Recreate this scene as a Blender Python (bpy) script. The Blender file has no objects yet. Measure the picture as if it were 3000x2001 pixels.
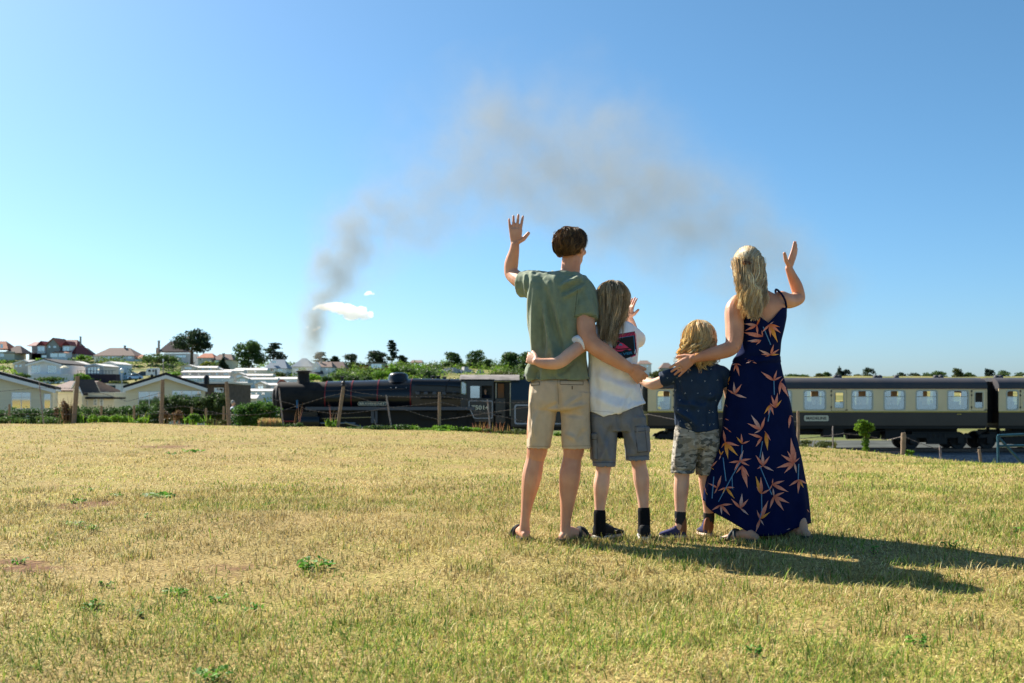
import bpy, bmesh, math, random
import numpy as np
from mathutils import Vector, Matrix, noise
from mathutils.bvhtree import BVHTree

# ------------------------------------------------------------ camera
F, HZ, CH = 2916.7, 1155.0, 0.88          # focal length in photo pixels, horizon row, camera height
def P(px, py, d):
    """world point that stands d metres in front of the camera on the line of sight of photo pixel (px, py)"""
    return Vector(((px - 1500) / F * d, d, CH - (py - HZ) / F * d))
R = math.radians
scene = bpy.context.scene
COL = scene.collection
random.seed(7); rng = np.random.default_rng(7)
cam_d = bpy.data.cameras.new('camera'); cam = bpy.data.objects.new('camera', cam_d); COL.objects.link(cam)
cam.location = (0, 0, CH); cam.rotation_euler = (R(90), 0, 0)
cam_d.lens = 35; cam_d.sensor_width = 36; cam_d.shift_y = (HZ - 1000.5) / 3000
cam_d.clip_start = 0.05; cam_d.clip_end = 20000
cam_d.dof.use_dof = True; cam_d.dof.focus_distance = 5.9; cam_d.dof.aperture_fstop = 4.5
scene.camera = cam

# ------------------------------------------------------------ sky and sun
SUN_AZ, SUN_EL = R(-47), R(39)            # azimuth measured from +Y towards +X
world = bpy.data.worlds.new('World'); scene.world = world; world.use_nodes = True
wn = world.node_tree; wn.nodes.clear()
w_out = wn.nodes.new('ShaderNodeOutputWorld'); w_bg = wn.nodes.new('ShaderNodeBackground')
w_sky = wn.nodes.new('ShaderNodeTexSky'); w_sky.sky_type = 'NISHITA'; w_sky.sun_disc = False
w_sky.sun_elevation = SUN_EL; w_sky.sun_rotation = SUN_AZ
w_sky.altitude = 1500; w_sky.air_density = 1.0; w_sky.dust_density = 2.4; w_sky.ozone_density = 9.0
w_hsv = wn.nodes.new('ShaderNodeHueSaturation'); w_hsv.inputs['Saturation'].default_value = 1.0; w_hsv.inputs['Hue'].default_value = 0.483
wn.links.new(w_sky.outputs[0], w_hsv.inputs['Color']); wn.links.new(w_hsv.outputs[0], w_bg.inputs[0])
w_bg.inputs[1].default_value = 0.053
wn.links.new(w_bg.outputs[0], w_out.inputs[0])
sun_d = bpy.data.lights.new('sun', 'SUN'); sun = bpy.data.objects.new('sun', sun_d); COL.objects.link(sun)
sun_d.energy = 3.8; sun_d.angle = R(0.53); sun_d.color = (1.0, 0.93, 0.82)
SUN_DIR = Vector((math.sin(SUN_AZ) * math.cos(SUN_EL), math.cos(SUN_AZ) * math.cos(SUN_EL), math.sin(SUN_EL)))
sun.rotation_euler = SUN_DIR.to_track_quat('Z', 'Y').to_euler(); sun.location = SUN_DIR * 60
scene.view_settings.view_transform = 'Standard'; scene.view_settings.look = 'None'
scene.view_settings.exposure = 1.55; scene.view_settings.gamma = 1.0
scene.render.engine = 'CYCLES'
cy = scene.cycles
cy.max_bounces = 18; cy.diffuse_bounces = 4; cy.glossy_bounces = 3; cy.transmission_bounces = 4
cy.transparent_max_bounces = 16; cy.volume_bounces = 16; cy.use_denoising = True
cy.caustics_reflective = False; cy.caustics_refractive = False

# ------------------------------------------------------------ materials
MATS = {}
def mat(name, col=(.5, .5, .5), rough=.7, spec=.3, metal=0., var=.0, vscale=8., bump=0., bscale=60., col2=None,
        coat=0., sss=0., trans=0., emit=None, attr=None, detail=4., stretch=(1, 1, 1), sheen=0.):
    """procedural principled material; col varies by noise towards col2 (or darker/lighter by var)"""
    if name in MATS: return MATS[name]
    m = bpy.data.materials.new(name); m.use_nodes = True; nt = m.node_tree; N = nt.nodes; L = nt.links
    b = N['Principled BSDF']
    b.inputs['Roughness'].default_value = rough; b.inputs['Specular IOR Level'].default_value = spec
    b.inputs['Metallic'].default_value = metal
    if coat: b.inputs['Coat Weight'].default_value = coat; b.inputs['Coat Roughness'].default_value = .08
    if sss:
        b.inputs['Subsurface Weight'].default_value = sss; b.inputs['Subsurface Radius'].default_value = (.012, .005, .003)
        b.inputs['Subsurface Scale'].default_value = 1.0
    if sheen: b.inputs['Sheen Weight'].default_value = sheen
    tc = N.new('ShaderNodeTexCoord'); mp = N.new('ShaderNodeMapping'); mp.inputs['Scale'].default_value = stretch
    L.new(tc.outputs['Object'], mp.inputs[0])
    out = None
    if attr:
        a = N.new('ShaderNodeAttribute'); a.attribute_name = attr; out = a.outputs['Color']
    if var or col2:
        nz = N.new('ShaderNodeTexNoise'); nz.inputs['Scale'].default_value = vscale; nz.inputs['Detail'].default_value = detail
        L.new(mp.outputs[0], nz.inputs['Vector'])
        rp = N.new('ShaderNodeValToRGB'); rp.color_ramp.elements[0].position = .3; rp.color_ramp.elements[1].position = .7
        if attr:
            rp.color_ramp.elements[0].color = (1 - var,) * 3 + (1,); rp.color_ramp.elements[1].color = (1 + var,) * 3 + (1,)
            L.new(nz.outputs[0], rp.inputs[0])
            mx = N.new('ShaderNodeMix'); mx.data_type = 'RGBA'; mx.blend_type = 'MULTIPLY'; mx.inputs[0].default_value = 1
            L.new(out, mx.inputs[6]); L.new(rp.outputs[0], mx.inputs[7]); out = mx.outputs[2]
        else:
            c2 = col2 if col2 else tuple(min(1, c * (1 + var)) for c in col)
            c1 = col if col2 else tuple(c * (1 - var) for c in col)
            rp.color_ramp.elements[0].color = (*c1, 1); rp.color_ramp.elements[1].color = (*c2, 1)
            L.new(nz.outputs[0], rp.inputs[0]); out = rp.outputs[0]
    if out is not None: L.new(out, b.inputs['Base Color'])
    else: b.inputs['Base Color'].default_value = (*col, 1)
    if bump:
        nb = N.new('ShaderNodeTexNoise'); nb.inputs['Scale'].default_value = bscale; nb.inputs['Detail'].default_value = 3
        L.new(mp.outputs[0], nb.inputs['Vector'])
        bp = N.new('ShaderNodeBump'); bp.inputs['Strength'].default_value = bump; bp.inputs['Distance'].default_value = .02
        L.new(nb.outputs[0], bp.inputs['Height']); L.new(bp.outputs[0], b.inputs['Normal'])
    if trans:                                       # thin leaf or blade: part of the light passes through
        tr = N.new('ShaderNodeBsdfTranslucent'); ms = N.new('ShaderNodeMixShader'); ms.inputs[0].default_value = trans
        if out is not None: L.new(out, tr.inputs[0])
        else: tr.inputs[0].default_value = (*col, 1)
        o = N['Material Output']; L.new(b.outputs[0], ms.inputs[1]); L.new(tr.outputs[0], ms.inputs[2]); L.new(ms.outputs[0], o.inputs[0])
    if emit:
        b.inputs['Emission Color'].default_value = (*emit, 1); b.inputs['Emission Strength'].default_value = 1
    MATS[name] = m
    return m

def glass_mat(name='window_glass', tint=(.55, .68, .75), refl=.35):
    if name in MATS: return MATS[name]
    m = bpy.data.materials.new(name); m.use_nodes = True; nt = m.node_tree; N = nt.nodes; L = nt.links
    N.remove(N['Principled BSDF'])
    g = N.new('ShaderNodeBsdfGlossy'); g.inputs['Roughness'].default_value = .03; g.inputs[0].default_value = (.9, .95, 1, 1)
    t = N.new('ShaderNodeBsdfTransparent'); t.inputs[0].default_value = (*tint, 1)
    fr = N.new('ShaderNodeFresnel'); fr.inputs[0].default_value = 1.5
    mp = N.new('ShaderNodeMapRange'); mp.inputs[1].default_value = 0; mp.inputs[2].default_value = 1
    mp.inputs[3].default_value = refl; mp.inputs[4].default_value = 1
    ms = N.new('ShaderNodeMixShader')
    L.new(fr.outputs[0], mp.inputs[0]); L.new(mp.outputs[0], ms.inputs[0]); L.new(t.outputs[0], ms.inputs[1]); L.new(g.outputs[0], ms.inputs[2])
    L.new(ms.outputs[0], N['Material Output'].inputs[0])
    MATS[name] = m
    return m

# ------------------------------------------------------------ mesh building
def link(o, parent=None):
    COL.objects.link(o)
    if parent is not None: o.parent = parent
    return o
def tag(o, label=None, cat=None, group=None, kind=None):
    if label: o['label'] = label
    if cat: o['category'] = cat
    if group: o['group'] = group
    if kind: o['kind'] = kind
    return o
def thing(name, label, cat, loc=(0, 0, 0), rz=0., group=None, scale=1.):
    o = bpy.data.objects.new(name, None); o.empty_display_size = .2
    o.location = loc; o.rotation_euler = (0, 0, rz); o.scale = (scale,) * 3
    link(o); return tag(o, label, cat, group)

class MB:
    """collects polygons; build() links them as one mesh object"""
    def __init__(s): s.v = []; s.f = []; s.c = []; s.n = 0
    def add(s, verts, faces, col=None):
        b = s.n
        s.v.extend([tuple(v) for v in verts]); s.n += len(verts)
        s.f.extend([tuple(i + b for i in f) for f in faces])
        if col is not None: s.c.extend([col] * len(faces))
        return s
    def box(s, c, size, rz=0., col=None, taper=1.):
        sx, sy, sz = [k / 2 for k in size]; cs, sn = math.cos(rz), math.sin(rz); vs = []
        for dz in (-1, 1):
            t = 1 if dz < 0 else taper
            for dx, dy in ((-1, -1), (1, -1), (1, 1), (-1, 1)):
                x, y = dx * sx * t, dy * sy * t
                vs.append((c[0] + x * cs - y * sn, c[1] + x * sn + y * cs, c[2] + dz * sz))
        return s.add(vs, [(3, 2, 1, 0), (4, 5, 6, 7), (0, 1, 5, 4), (1, 2, 6, 5), (2, 3, 7, 6), (3, 0, 4, 7)], col)
    def bx(s, x0, x1, y0, y1, z0, z1, col=None):
        return s.box(((x0 + x1) / 2, (y0 + y1) / 2, (z0 + z1) / 2), (abs(x1 - x0), abs(y1 - y0), abs(z1 - z0)), 0, col)
    def prism(s, poly, a, b, axis='y', col=None):
        """poly: 2D outline (x,z) for axis y, (x,y) for axis z, (y,z) for axis x; extruded from a to b"""
        def pt(p, t):
            return (p[0], t, p[1]) if axis == 'y' else ((p[0], p[1], t) if axis == 'z' else (t, p[0], p[1]))
        n = len(poly); vs = [pt(p, a) for p in poly] + [pt(p, b) for p in poly]
        fs = [tuple(range(n)), tuple(range(2 * n - 1, n - 1, -1))] + [(i, i + n, (i + 1) % n + n, (i + 1) % n) for i in range(n)]
        return s.add(vs, fs, col)
    def loft(s, rings, cap=True, close=True, col=None):
        n = len(rings[0]); vs = [p for r in rings for p in r]; fs = []
        for i in range(len(rings) - 1):
            for j in range(n if close else n - 1):
                k = (j + 1) % n
                fs.append((i * n + j, i * n + k, (i + 1) * n + k, (i + 1) * n + j))
        if cap:
            fs.append(tuple(range(n - 1, -1, -1))); fs.append(tuple(range((len(rings) - 1) * n, len(rings) * n)))
        return s.add(vs, fs, col)
    def tube(s, pts, rad, n=8, cap=True, col=None, flat=None):
        pts = [Vector(p) for p in pts]; m = len(pts)
        rad = [rad] * m if isinstance(rad, (int, float)) else rad
        rings = []; ref = None
        for i in range(m):
            t = (pts[min(i + 1, m - 1)] - pts[max(i - 1, 0)]).normalized()
            if ref is None:
                ref = t.orthogonal().normalized()
            u = (ref - t * ref.dot(t))
            u = u.normalized() if u.length > 1e-6 else t.orthogonal().normalized()
            ref = u; w = t.cross(u)
            rings.append([pts[i] + (u * math.cos(a) + w * math.sin(a)) * rad[i] for a in [2 * math.pi * k / n for k in range(n)]])
        return s.loft(rings, cap, True, col)
    def lathe(s, prof, c=(0, 0, 0), axis='z', n=24, col=None):
        rings = []
        for r, h in prof:
            ring = []
            for k in range(n):
                a = 2 * math.pi * k / n; p, q = r * math.cos(a), r * math.sin(a)
                ring.append((c[0] + p, c[1] + q, c[2] + h) if axis == 'z' else
                            ((c[0] + h, c[1] + p, c[2] + q) if axis == 'x' else (c[0] + q, c[1] + h, c[2] + p)))
            rings.append(ring)
        return s.loft(rings, True, True, col)
    def ell(s, c, r, nu=16, nv=10, rot=None, col=None):
        rings = []
        for i in range(nv + 1):
            th = math.pi * (i + .02) / (nv + .04)
            ring = []
            for k in range(nu):
                a = 2 * math.pi * k / nu
                p = Vector((r[0] * math.sin(th) * math.cos(a), r[1] * math.sin(th) * math.sin(a), -r[2] * math.cos(th)))
                if rot is not None: p = rot @ p
                ring.append((c[0] + p.x, c[1] + p.y, c[2] + p.z))
            rings.append(ring)
        return s.loft(rings, True, True, col)
    def mesh(s, name, smooth=False):
        me = bpy.data.meshes.new(name); me.from_pydata(s.v, [], s.f); 
        if s.c:
            ca = me.color_attributes.new('Col', 'FLOAT_COLOR', 'CORNER')
            buf = np.ones((len(me.loops), 4), 'f'); k = 0
            for f, c in zip(s.f, s.c):
                buf[k:k + len(f), :3] = c; k += len(f)
            ca.data.foreach_set('color', buf.ravel())
        if smooth: me.polygons.foreach_set('use_smooth', [True] * len(me.polygons))
        me.update(); return me
    def build(s, name, m, parent=None, smooth=False, loc=None, bevel=0., fix=True):
        me = s.mesh(name, smooth)
        if fix:
            bm = bmesh.new(); bm.from_mesh(me); bmesh.ops.recalc_face_normals(bm, faces=bm.faces); bm.to_mesh(me); bm.free()
        if m is not None: me.materials.append(m)
        o = bpy.data.objects.new(name, me); link(o, parent)
        if loc is not None: o.location = loc
        if bevel:
            md = o.modifiers.new('bevel', 'BEVEL'); md.width = bevel; md.segments = 2; md.limit_method = 'ANGLE'
        if smooth and not bevel:
            try: me.set_sharp_from_angle(angle=R(50))
            except Exception: pass
        return o

def copy_tree(o, parent=None):
    c = o.copy(); COL.objects.link(c)
    if parent is not None: c.parent = parent
    for ch in list(o.children): copy_tree(ch, c)
    return c

def np_mesh(name, verts, faces, m, cols=None, parent=None, kind=None, smooth=False):
    """fast mesh from numpy: verts (n,3), faces (m,k) all with k corners, cols (m,3) one colour per face"""
    verts = np.asarray(verts, 'f'); faces = np.asarray(faces, 'i'); k = faces.shape[1]
    me = bpy.data.meshes.new(name)
    me.vertices.add(len(verts)); me.vertices.foreach_set('co', verts.ravel())
    me.loops.add(faces.size); me.loops.foreach_set('vertex_index', faces.ravel())
    me.polygons.add(len(faces)); me.polygons.foreach_set('loop_start', np.arange(0, faces.size, k, dtype='i'))
    me.polygons.foreach_set('loop_total', np.full(len(faces), k, dtype='i'))
    if cols is not None:
        ca = me.color_attributes.new('Col', 'FLOAT_COLOR', 'CORNER')
        buf = np.ones((len(faces), k, 4), 'f'); buf[:, :, :3] = np.asarray(cols, 'f')[:, None, :]
        ca.data.foreach_set('color', buf.ravel())
    me.update(calc_edges=True)
    if smooth: me.polygons.foreach_set('use_smooth', np.ones(len(faces), bool))
    me.materials.append(m)
    o = bpy.data.objects.new(name, me); link(o, parent)
    if kind: o['kind'] = kind
    return o

def text_mesh(body, size, bold=0., spacing=1.):
    """2D outline of a line of lettering, centred, as (verts, faces) in the xz plane"""
    cu = bpy.data.curves.new('lettering', 'FONT'); cu.body = body; cu.size = size; cu.align_x = 'CENTER'; cu.align_y = 'CENTER'
    cu.offset = bold; cu.space_character = spacing; cu.resolution_u = 3
    o = bpy.data.objects.new('lettering', cu); COL.objects.link(o)
    me = bpy.data.meshes.new_from_object(o.evaluated_get(bpy.context.evaluated_depsgraph_get()))
    vs = [(v.co.x, v.co.y) for v in me.vertices]; fs = [tuple(p.vertices) for p in me.polygons]
    bpy.data.objects.remove(o); bpy.data.curves.remove(cu); bpy.data.meshes.remove(me)
    return vs, fs

def fuse(name, mb, m, parent=None, voxel=.006, smooth=4, post=None):
    """joins overlapping closed shapes into one continuous skin and smooths it; post(co, no) may displace the result"""
    me = mb.mesh('tmp'); bm = bmesh.new(); bm.from_mesh(me); bmesh.ops.recalc_face_normals(bm, faces=bm.faces); bm.to_mesh(me); bm.free()
    o = bpy.data.objects.new('tmp', me); COL.objects.link(o)
    md = o.modifiers.new('r', 'REMESH'); md.mode = 'VOXEL'; md.voxel_size = voxel
    if smooth:
        ms = o.modifiers.new('s', 'SMOOTH'); ms.factor = .5; ms.iterations = smooth
    res = bpy.data.meshes.new_from_object(o.evaluated_get(bpy.context.evaluated_depsgraph_get()))
    bpy.data.objects.remove(o); bpy.data.meshes.remove(me); res.name = name
    if post is not None:
        n = len(res.vertices); co = np.empty(n * 3, 'f'); no = np.empty(n * 3, 'f')
        res.vertices.foreach_get('co', co); res.vertices.foreach_get('normal', no)
        co = post(co.reshape(-1, 3), no.reshape(-1, 3)); res.vertices.foreach_set('co', np.asarray(co, 'f').ravel()); res.update()
    res.polygons.foreach_set('use_smooth', np.ones(len(res.polygons), bool))
    if m is not None: res.materials.append(m)
    return link(bpy.data.objects.new(name, res), parent)

# ------------------------------------------------------------ the ground
M_soil = mat('bare_earth', (.16, .10, .06), .95, .1, col2=(.30, .21, .11), vscale=3, bump=.6, bscale=40)
EX = np.array([-60, -30, -15.4, -8.2, -5.1, -2.1, 1.85, 4.3, 6.3, 7.85, 9.26, 11, 12.4, 13.2, 14, 14.5])
EY = np.array([30, 30, 30, 30, 30, 29, 27, 25, 22, 20, 18, 14, 9, 4, -4, -14])
EZ = np.array([0, 0, 0, -.02, -.10, -.21, -.277, -.286, -.26, -.31, -.39, -.45, -.5, -.5, -.5, -.5])
def sstep(t): t = np.clip(t, 0, 1); return t * t * (3 - 2 * t)
_k = rng.uniform(-1, 1, (14, 2)) * np.linspace(.35, 3.2, 14)[:, None]; _ph = rng.uniform(0, 6.28, 14)
def lumps(x, y):
    z = 0
    for (a, b), p, am in zip(_k, _ph, np.linspace(.014, .003, 14)): z = z + am * np.sin(a * x + b * y + p)
    return z
def edge_y(x): return np.interp(x, EX, EY)
def field_z(x, y):
    ye, ze = edge_y(x), np.interp(x, EX, EZ)
    z = ze * sstep((y - 7) / np.maximum(ye - 7, 1)) + lumps(x, y)
    over = np.maximum(y - ye, 0)
    zb = np.where(x < -9, -1.6, -3.05)
    return np.maximum(z - over * over * .10 - over * .12, zb)
gx = np.concatenate([np.arange(-60, -14, 1.0), np.arange(-14, 18.01, .14)]); gy = np.concatenate([np.arange(-12, 2, .5), np.arange(2, 14, .1), np.arange(14, 42.01, .25)])
XX, YY = np.meshgrid(gx, gy, indexing='ij'); ZZ = field_z(XX, YY)
nx, ny = len(gx), len(gy)
idx = np.arange(nx * ny).reshape(nx, ny)
qf = np.stack([idx[:-1, :-1], idx[1:, :-1], idx[1:, 1:], idx[:-1, 1:]], -1).reshape(-1, 4)
# meadow: dry straw turf with greener stretches and a few worn spots of red soil
SOIL = []                                            # worn patches of red earth: photo pixel centre, half sizes in metres, strength
for px, py, rx, ry, q in ((228, 1466, .36, .42, 1), (20, 1650, .34, .22, .9), (640, 1652, .30, .16, .6), (480, 1306, .5, .9, .8), (290, 1292, .7, 1.0, .6), (735, 1290, .5, 1.0, .5), (150, 1422, .3, .4, .6), (600, 1290, .35, .7, .5), (2010, 1590, .22, .10, .8), (1560, 1660, .10, .06, .35), (2640, 1860, .06, .05, .4), (640, 1330, .4, .5, .5), (1100, 1560, .12, .12, .3)):
    d_ = CH * F / (py - HZ); SOIL.append(((px - 1500) / F * d_, d_, rx, ry, q))
def soil_mask(x, y):
    m = np.zeros_like(x); x = x + .10 * np.sin(y * 9 + x * 4) + .05 * np.sin(x * 31 + y * 7); y = y + .14 * np.sin(x * 11 - y * 3) + .05 * np.sin(y * 27)
    for a, b, rx, ry, q in SOIL:
        m = np.maximum(m, q * np.exp(-(((x - a) / rx) ** 2 + ((y - b) / ry) ** 2) ** 1.5))
    return m
def meadow_mat():
    m = bpy.data.materials.new('dry_meadow'); m.use_nodes = True; nt = m.node_tree; N = nt.nodes; L = nt.links
    b = N['Principled BSDF']; b.inputs['Roughness'].default_value = .95; b.inputs['Specular IOR Level'].default_value = .1
    tc = N.new('ShaderNodeTexCoord')
    def nz(sc, det=5, st=(1, 1, 1)):
        mp = N.new('ShaderNodeMapping'); mp.inputs['Scale'].default_value = st; L.new(tc.outputs['Object'], mp.inputs[0])
        n = N.new('ShaderNodeTexNoise'); n.inputs['Scale'].default_value = sc; n.inputs['Detail'].default_value = det
        L.new(mp.outputs[0], n.inputs['Vector']); return n
    def ramp(src, els):
        r = N.new('ShaderNodeValToRGB'); e = r.color_ramp.elements
        while len(e) < len(els): e.new(.5)
        for k, (p, c) in enumerate(els): e[k].position = p; e[k].color = (*c, 1)
        L.new(src, r.inputs[0]); return r
    fine = nz(46, 6); r1 = ramp(fine.outputs[0], [(.25, (.14, .095, .035)), (.5, (.30, .215, .08)), (.75, (.50, .38, .16))])
    big = nz(.32, 4); r2 = ramp(big.outputs[0], [(.40, (0, 0, 0)), (.66, (1, 1, 1))])
    mid = nz(3.1, 5); r3 = ramp(mid.outputs[0], [(.42, (.15, .15, .15)), (.62, (1, 1, 1))])
    mu = N.new('ShaderNodeMath'); mu.operation = 'MULTIPLY'; L.new(r2.outputs[0], mu.inputs[0]); L.new(r3.outputs[0], mu.inputs[1])
    mx = N.new('ShaderNodeMix'); mx.data_type = 'RGBA'; L.new(mu.outputs[0], mx.inputs[0]); L.new(r1.outputs[0], mx.inputs[6])
    g = ramp(fine.outputs[0], [(.3, (.17, .16, .035)), (.7, (.40, .38, .09))]); L.new(g.outputs[0], mx.inputs[7])
    so = N.new('ShaderNodeAttribute'); so.attribute_name = 'soil'
    brk = nz(9, 5); ad = N.new('ShaderNodeMath'); ad.operation = 'MULTIPLY'; ad.use_clamp = True; L.new(so.outputs['Fac'], ad.inputs[0]); L.new(brk.outputs[0], ad.inputs[1])
    r4 = ramp(ad.outputs[0], [(.15, (0, 0, 0)), (.42, (.9, .9, .9))])
    mx2 = N.new('ShaderNodeMix'); mx2.data_type = 'RGBA'; L.new(r4.outputs[0], mx2.inputs[0]); L.new(mx.outputs[2], mx2.inputs[6])
    sc_ = ramp(fine.outputs[0], [(.35, (.085, .040, .022)), (.65, (.22, .105, .058))]); L.new(sc_.outputs[0], mx2.inputs[7])
    L.new(mx2.outputs[2], b.inputs['Base Color'])
    bp = N.new('ShaderNodeBump'); bp.inputs['Strength'].default_value = .7; bp.inputs['Distance'].default_value = .03
    L.new(fine.outputs[0], bp.inputs['Height']); L.new(bp.outputs[0], b.inputs['Normal'])
    return m
field = np_mesh('field', np.stack([XX, YY, ZZ], -1).reshape(-1, 3), qf, meadow_mat(), kind='structure', smooth=True)
_at = field.data.attributes.new('soil', 'FLOAT', 'POINT'); _at.data.foreach_set('value', soil_mask(XX, YY).astype('f').ravel())
tag(field, 'dry yellow mown meadow in the foreground')

# hillside beyond the railway, one sheet out to the horizon
M_hill = mat('hillside_grass', (.05, .085, .02), .95, .1, col2=(.30, .25, .09), vscale=.06, detail=8)
HD = np.array([34, 60, 85, 130, 150, 170, 200, 235, 270, 300, 350, 420, 480, 620, 900, 1400, 2600, 6000])
HZL = np.array([-3.4, -2.9, -2.8, -1.4, -.5, .6, 2.0, 3.8, 5.9, 7.8, 11, 15.5, 17.5, 14, 8, 4, 2, 0])
HZM = np.array([-3.4, -2.9, -2.8, -2.2, -1.4, -.6, .6, 1.6, 3.0, 4.2, 7.0, 10.2, 11.6, 9, 6, 4, 2, 0])
HZR = np.array([-3.4, -2.9, -2.6, -2.2, -2, -1.5, -.6, .6, 1.5, 2.5, 4, 6, 8, 12, 16.5, 12, 6, 0])
def hill_z(px, d):
    up = np.exp(-((px - 1390) / 190) ** 2) * np.interp(d, [200, 300, 380, 430, 600], [0, 1.6, 3.2, 3.4, 0]); s = sstep((px - 430) / 260); t = sstep((px - 1560) / 320)
    return (np.interp(d, HD, HZL) * (1 - s) + np.interp(d, HD, HZM) * s) * (1 - t) + up + np.interp(d, HD, HZR) * t
hp = np.arange(-2600, 5601, 40.); hd = np.unique(np.concatenate([HD, np.arange(34, 130, 6), np.arange(130, 500, 12)])).astype(float)
A, B = np.meshgrid(hp, hd, indexing='ij')
HZZ = hill_z(A, B) + (.25 * np.sin(A * .013 + B * .05) + .2 * np.sin(A * .031 - B * .021)) * np.clip((B - 120) / 200, 0, 1)
idx = np.arange(A.size).reshape(A.shape)
qf = np.stack([idx[:-1, :-1], idx[1:, :-1], idx[1:, 1:], idx[:-1, 1:]], -1).reshape(-1, 4)
hill = np_mesh('hillside', np.stack([(A - 1500) / F * B, B, HZZ], -1).reshape(-1, 3), qf, M_hill, kind='structure', smooth=True)
tag(hill, 'green and dry grass hillside rising behind the railway')

# track bed and rails
M_ballast = mat('ballast', (.10, .105, .115), .95, .1, col2=(.24, .24, .25), vscale=9, bump=1, bscale=14, detail=8)
TY, RAILZ, NEAR = 55.35, -2.12, 54.0           # track centre line, rail head height, near side of the vehicles
mb = MB(); mb.prism([(51.0, -3.5), (52.6, -2.34), (58.2, -2.34), (59.8, -3.5)], -60, 75, 'x')
tag(mb.build('ballast_bed', M_ballast, loc=(0, 0, 0)), 'grey stone ballast under the railway track', kind='structure')
M_rail = mat('rail_steel', (.10, .07, .055), .5, .5, metal=.6, var=.3)
for k, s in enumerate((-1, 1)):
    mb = MB(); y = TY + s * .72
    mb.prism([(y - .07, RAILZ - .16), (y + .07, RAILZ - .16), (y + .07, RAILZ - .14), (y + .012, RAILZ - .12), (y + .012, RAILZ - .04),
              (y + .036, RAILZ - .035), (y + .036, RAILZ), (y - .036, RAILZ), (y - .036, RAILZ - .035), (y - .012, RAILZ - .04), (y - .012, RAILZ - .12), (y - .07, RAILZ - .14)], -60, 75, 'x')
    tag(mb.build('rail', M_rail), ['steel rail of the track nearer the meadow', 'steel rail of the track on the far side of the train'][k], 'rail', 'rails of the railway track')
M_pale = mat('pale_concrete', (.075, .08, .07), .9, .1, var=.4, vscale=.6)
mb = MB(); mb.bx(6, 48, 60.5, 72, -3.6, -2.45); tag(mb.build('road', M_pale), 'pale concrete road behind the train', kind='structure')

# ------------------------------------------------------------ foliage
def leaves(blobs, n, size, c_dark, c_light, shell=.55, flat=0., seed=0, clump_mix=.5):
    """n small four-cornered leaf clumps spread through ellipsoids (x, y, z, rx, ry, rz)"""
    g = np.random.default_rng(seed)
    B = np.array(blobs, float); vol = (B[:, 3] * B[:, 4] * B[:, 5]) ** .72; w = vol / vol.sum()
    which = g.choice(len(B), n, p=w); b = B[which]
    dr = g.normal(size=(n, 3)); dr /= np.linalg.norm(dr, axis=1, keepdims=True)
    rad = (shell + (1 - shell) * g.random(n)) ** .9 * (1 + .14 * g.normal(size=n))
    c = b[:, :3] + dr * rad[:, None] * b[:, 3:6]
    nrm = dr + g.normal(size=(n, 3)) * .75; nrm[:, 2] += flat * 2; nrm /= np.linalg.norm(nrm, axis=1, keepdims=True)
    u = np.cross(nrm, g.normal(size=(n, 3))); u /= np.linalg.norm(u, axis=1, keepdims=True) + 1e-9; v = np.cross(nrm, u)
    s = size * g.uniform(.55, 1.35, n)[:, None]
    V = np.stack([c - u * s, c - v * s * .55, c + u * s, c + v * s * .55], 1).reshape(-1, 3)
    Fq = np.arange(n * 4).reshape(n, 4)
    clump = g.random(len(B))[which]; t = np.clip(clump_mix * clump + (1 - clump_mix) * g.random(n), 0, 1)[:, None]  # leaf tone differs at random, by clump and by leaf
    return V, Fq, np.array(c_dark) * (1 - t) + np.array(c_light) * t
M_leaf = mat('foliage', attr='Col', rough=.6, spec=.25, trans=.42)
M_bark = mat('bark', (.09, .065, .045), .95, .1, col2=(.2, .15, .11), vscale=6, bump=.6, bscale=20)

def crown_blobs(kind, w, h, seed):
    """ellipsoids of a crown of width w and height h whose base stands at z = 0"""
    g = random.Random(seed); out = []
    if kind == 'round':
        for k in range(26):
            a, r, z = g.uniform(0, 6.28), math.sqrt(g.random()), g.random()
            wz = math.sin(math.pi * (.18 + .72 * z)) ** .7
            s = g.uniform(.13, .24)
            out.append((math.cos(a) * r * wz * w * .36, math.sin(a) * r * wz * w * .36, h * (.06 + .82 * z), s * w, s * w, s * h * .75))
    elif kind == 'umbrella':                        # stone pine: flat-bottomed dome of dense clumps
        for k in range(46):
            a, r = g.uniform(0, 6.28), math.sqrt(g.random())
            z = .34 + (.56 * (1 - r * r * .62)) * (g.random() ** .55)
            s = g.uniform(.075, .15)
            out.append((math.cos(a) * r * w * .44, math.sin(a) * r * w * .44, h * z, s * w, s * w, s * w * .62))
    elif kind == 'cedar':                           # flat plates of foliage, one above the other
        for k in range(9):
            z = k / 8; reach = w * .46 * (1 - z * .75)
            for j in range(4):
                a, r = g.uniform(0, 6.28), g.uniform(.2, .95)
                out.append((math.cos(a) * r * reach, math.sin(a) * r * reach, h * (.18 + .8 * z) + .03 * h * r, w * .15, w * .15, h * .045))
    elif kind == 'cone':
        for k in range(14):
            z = k / 13; rr = w * .42 * (1 - z) ** .8 + .02 * w
            for j in range(3):
                a = g.uniform(0, 6.28)
                out.append((math.cos(a) * rr * .55, math.sin(a) * rr * .55, h * (.06 + .9 * z), rr * .55 + .03 * w, rr * .55 + .03 * w, h * .07))
    elif kind == 'bush':
        for k in range(14):
            a, r, z = g.uniform(0, 6.28), math.sqrt(g.random()), g.random()
            s = g.uniform(.16, .28)
            out.append((math.cos(a) * r * w * .34, math.sin(a) * r * w * .3, h * (.12 + .5 * z * (1 - .4 * r)), s * w, s * w, s * h * 1.1))
    return out
GREEN = ((.022, .05, .014), (.09, .16, .035)); DARKG = ((.012, .027, .014), (.045, .075, .03)); BRIGHT = ((.06, .14, .015), (.22, .40, .035))
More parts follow.
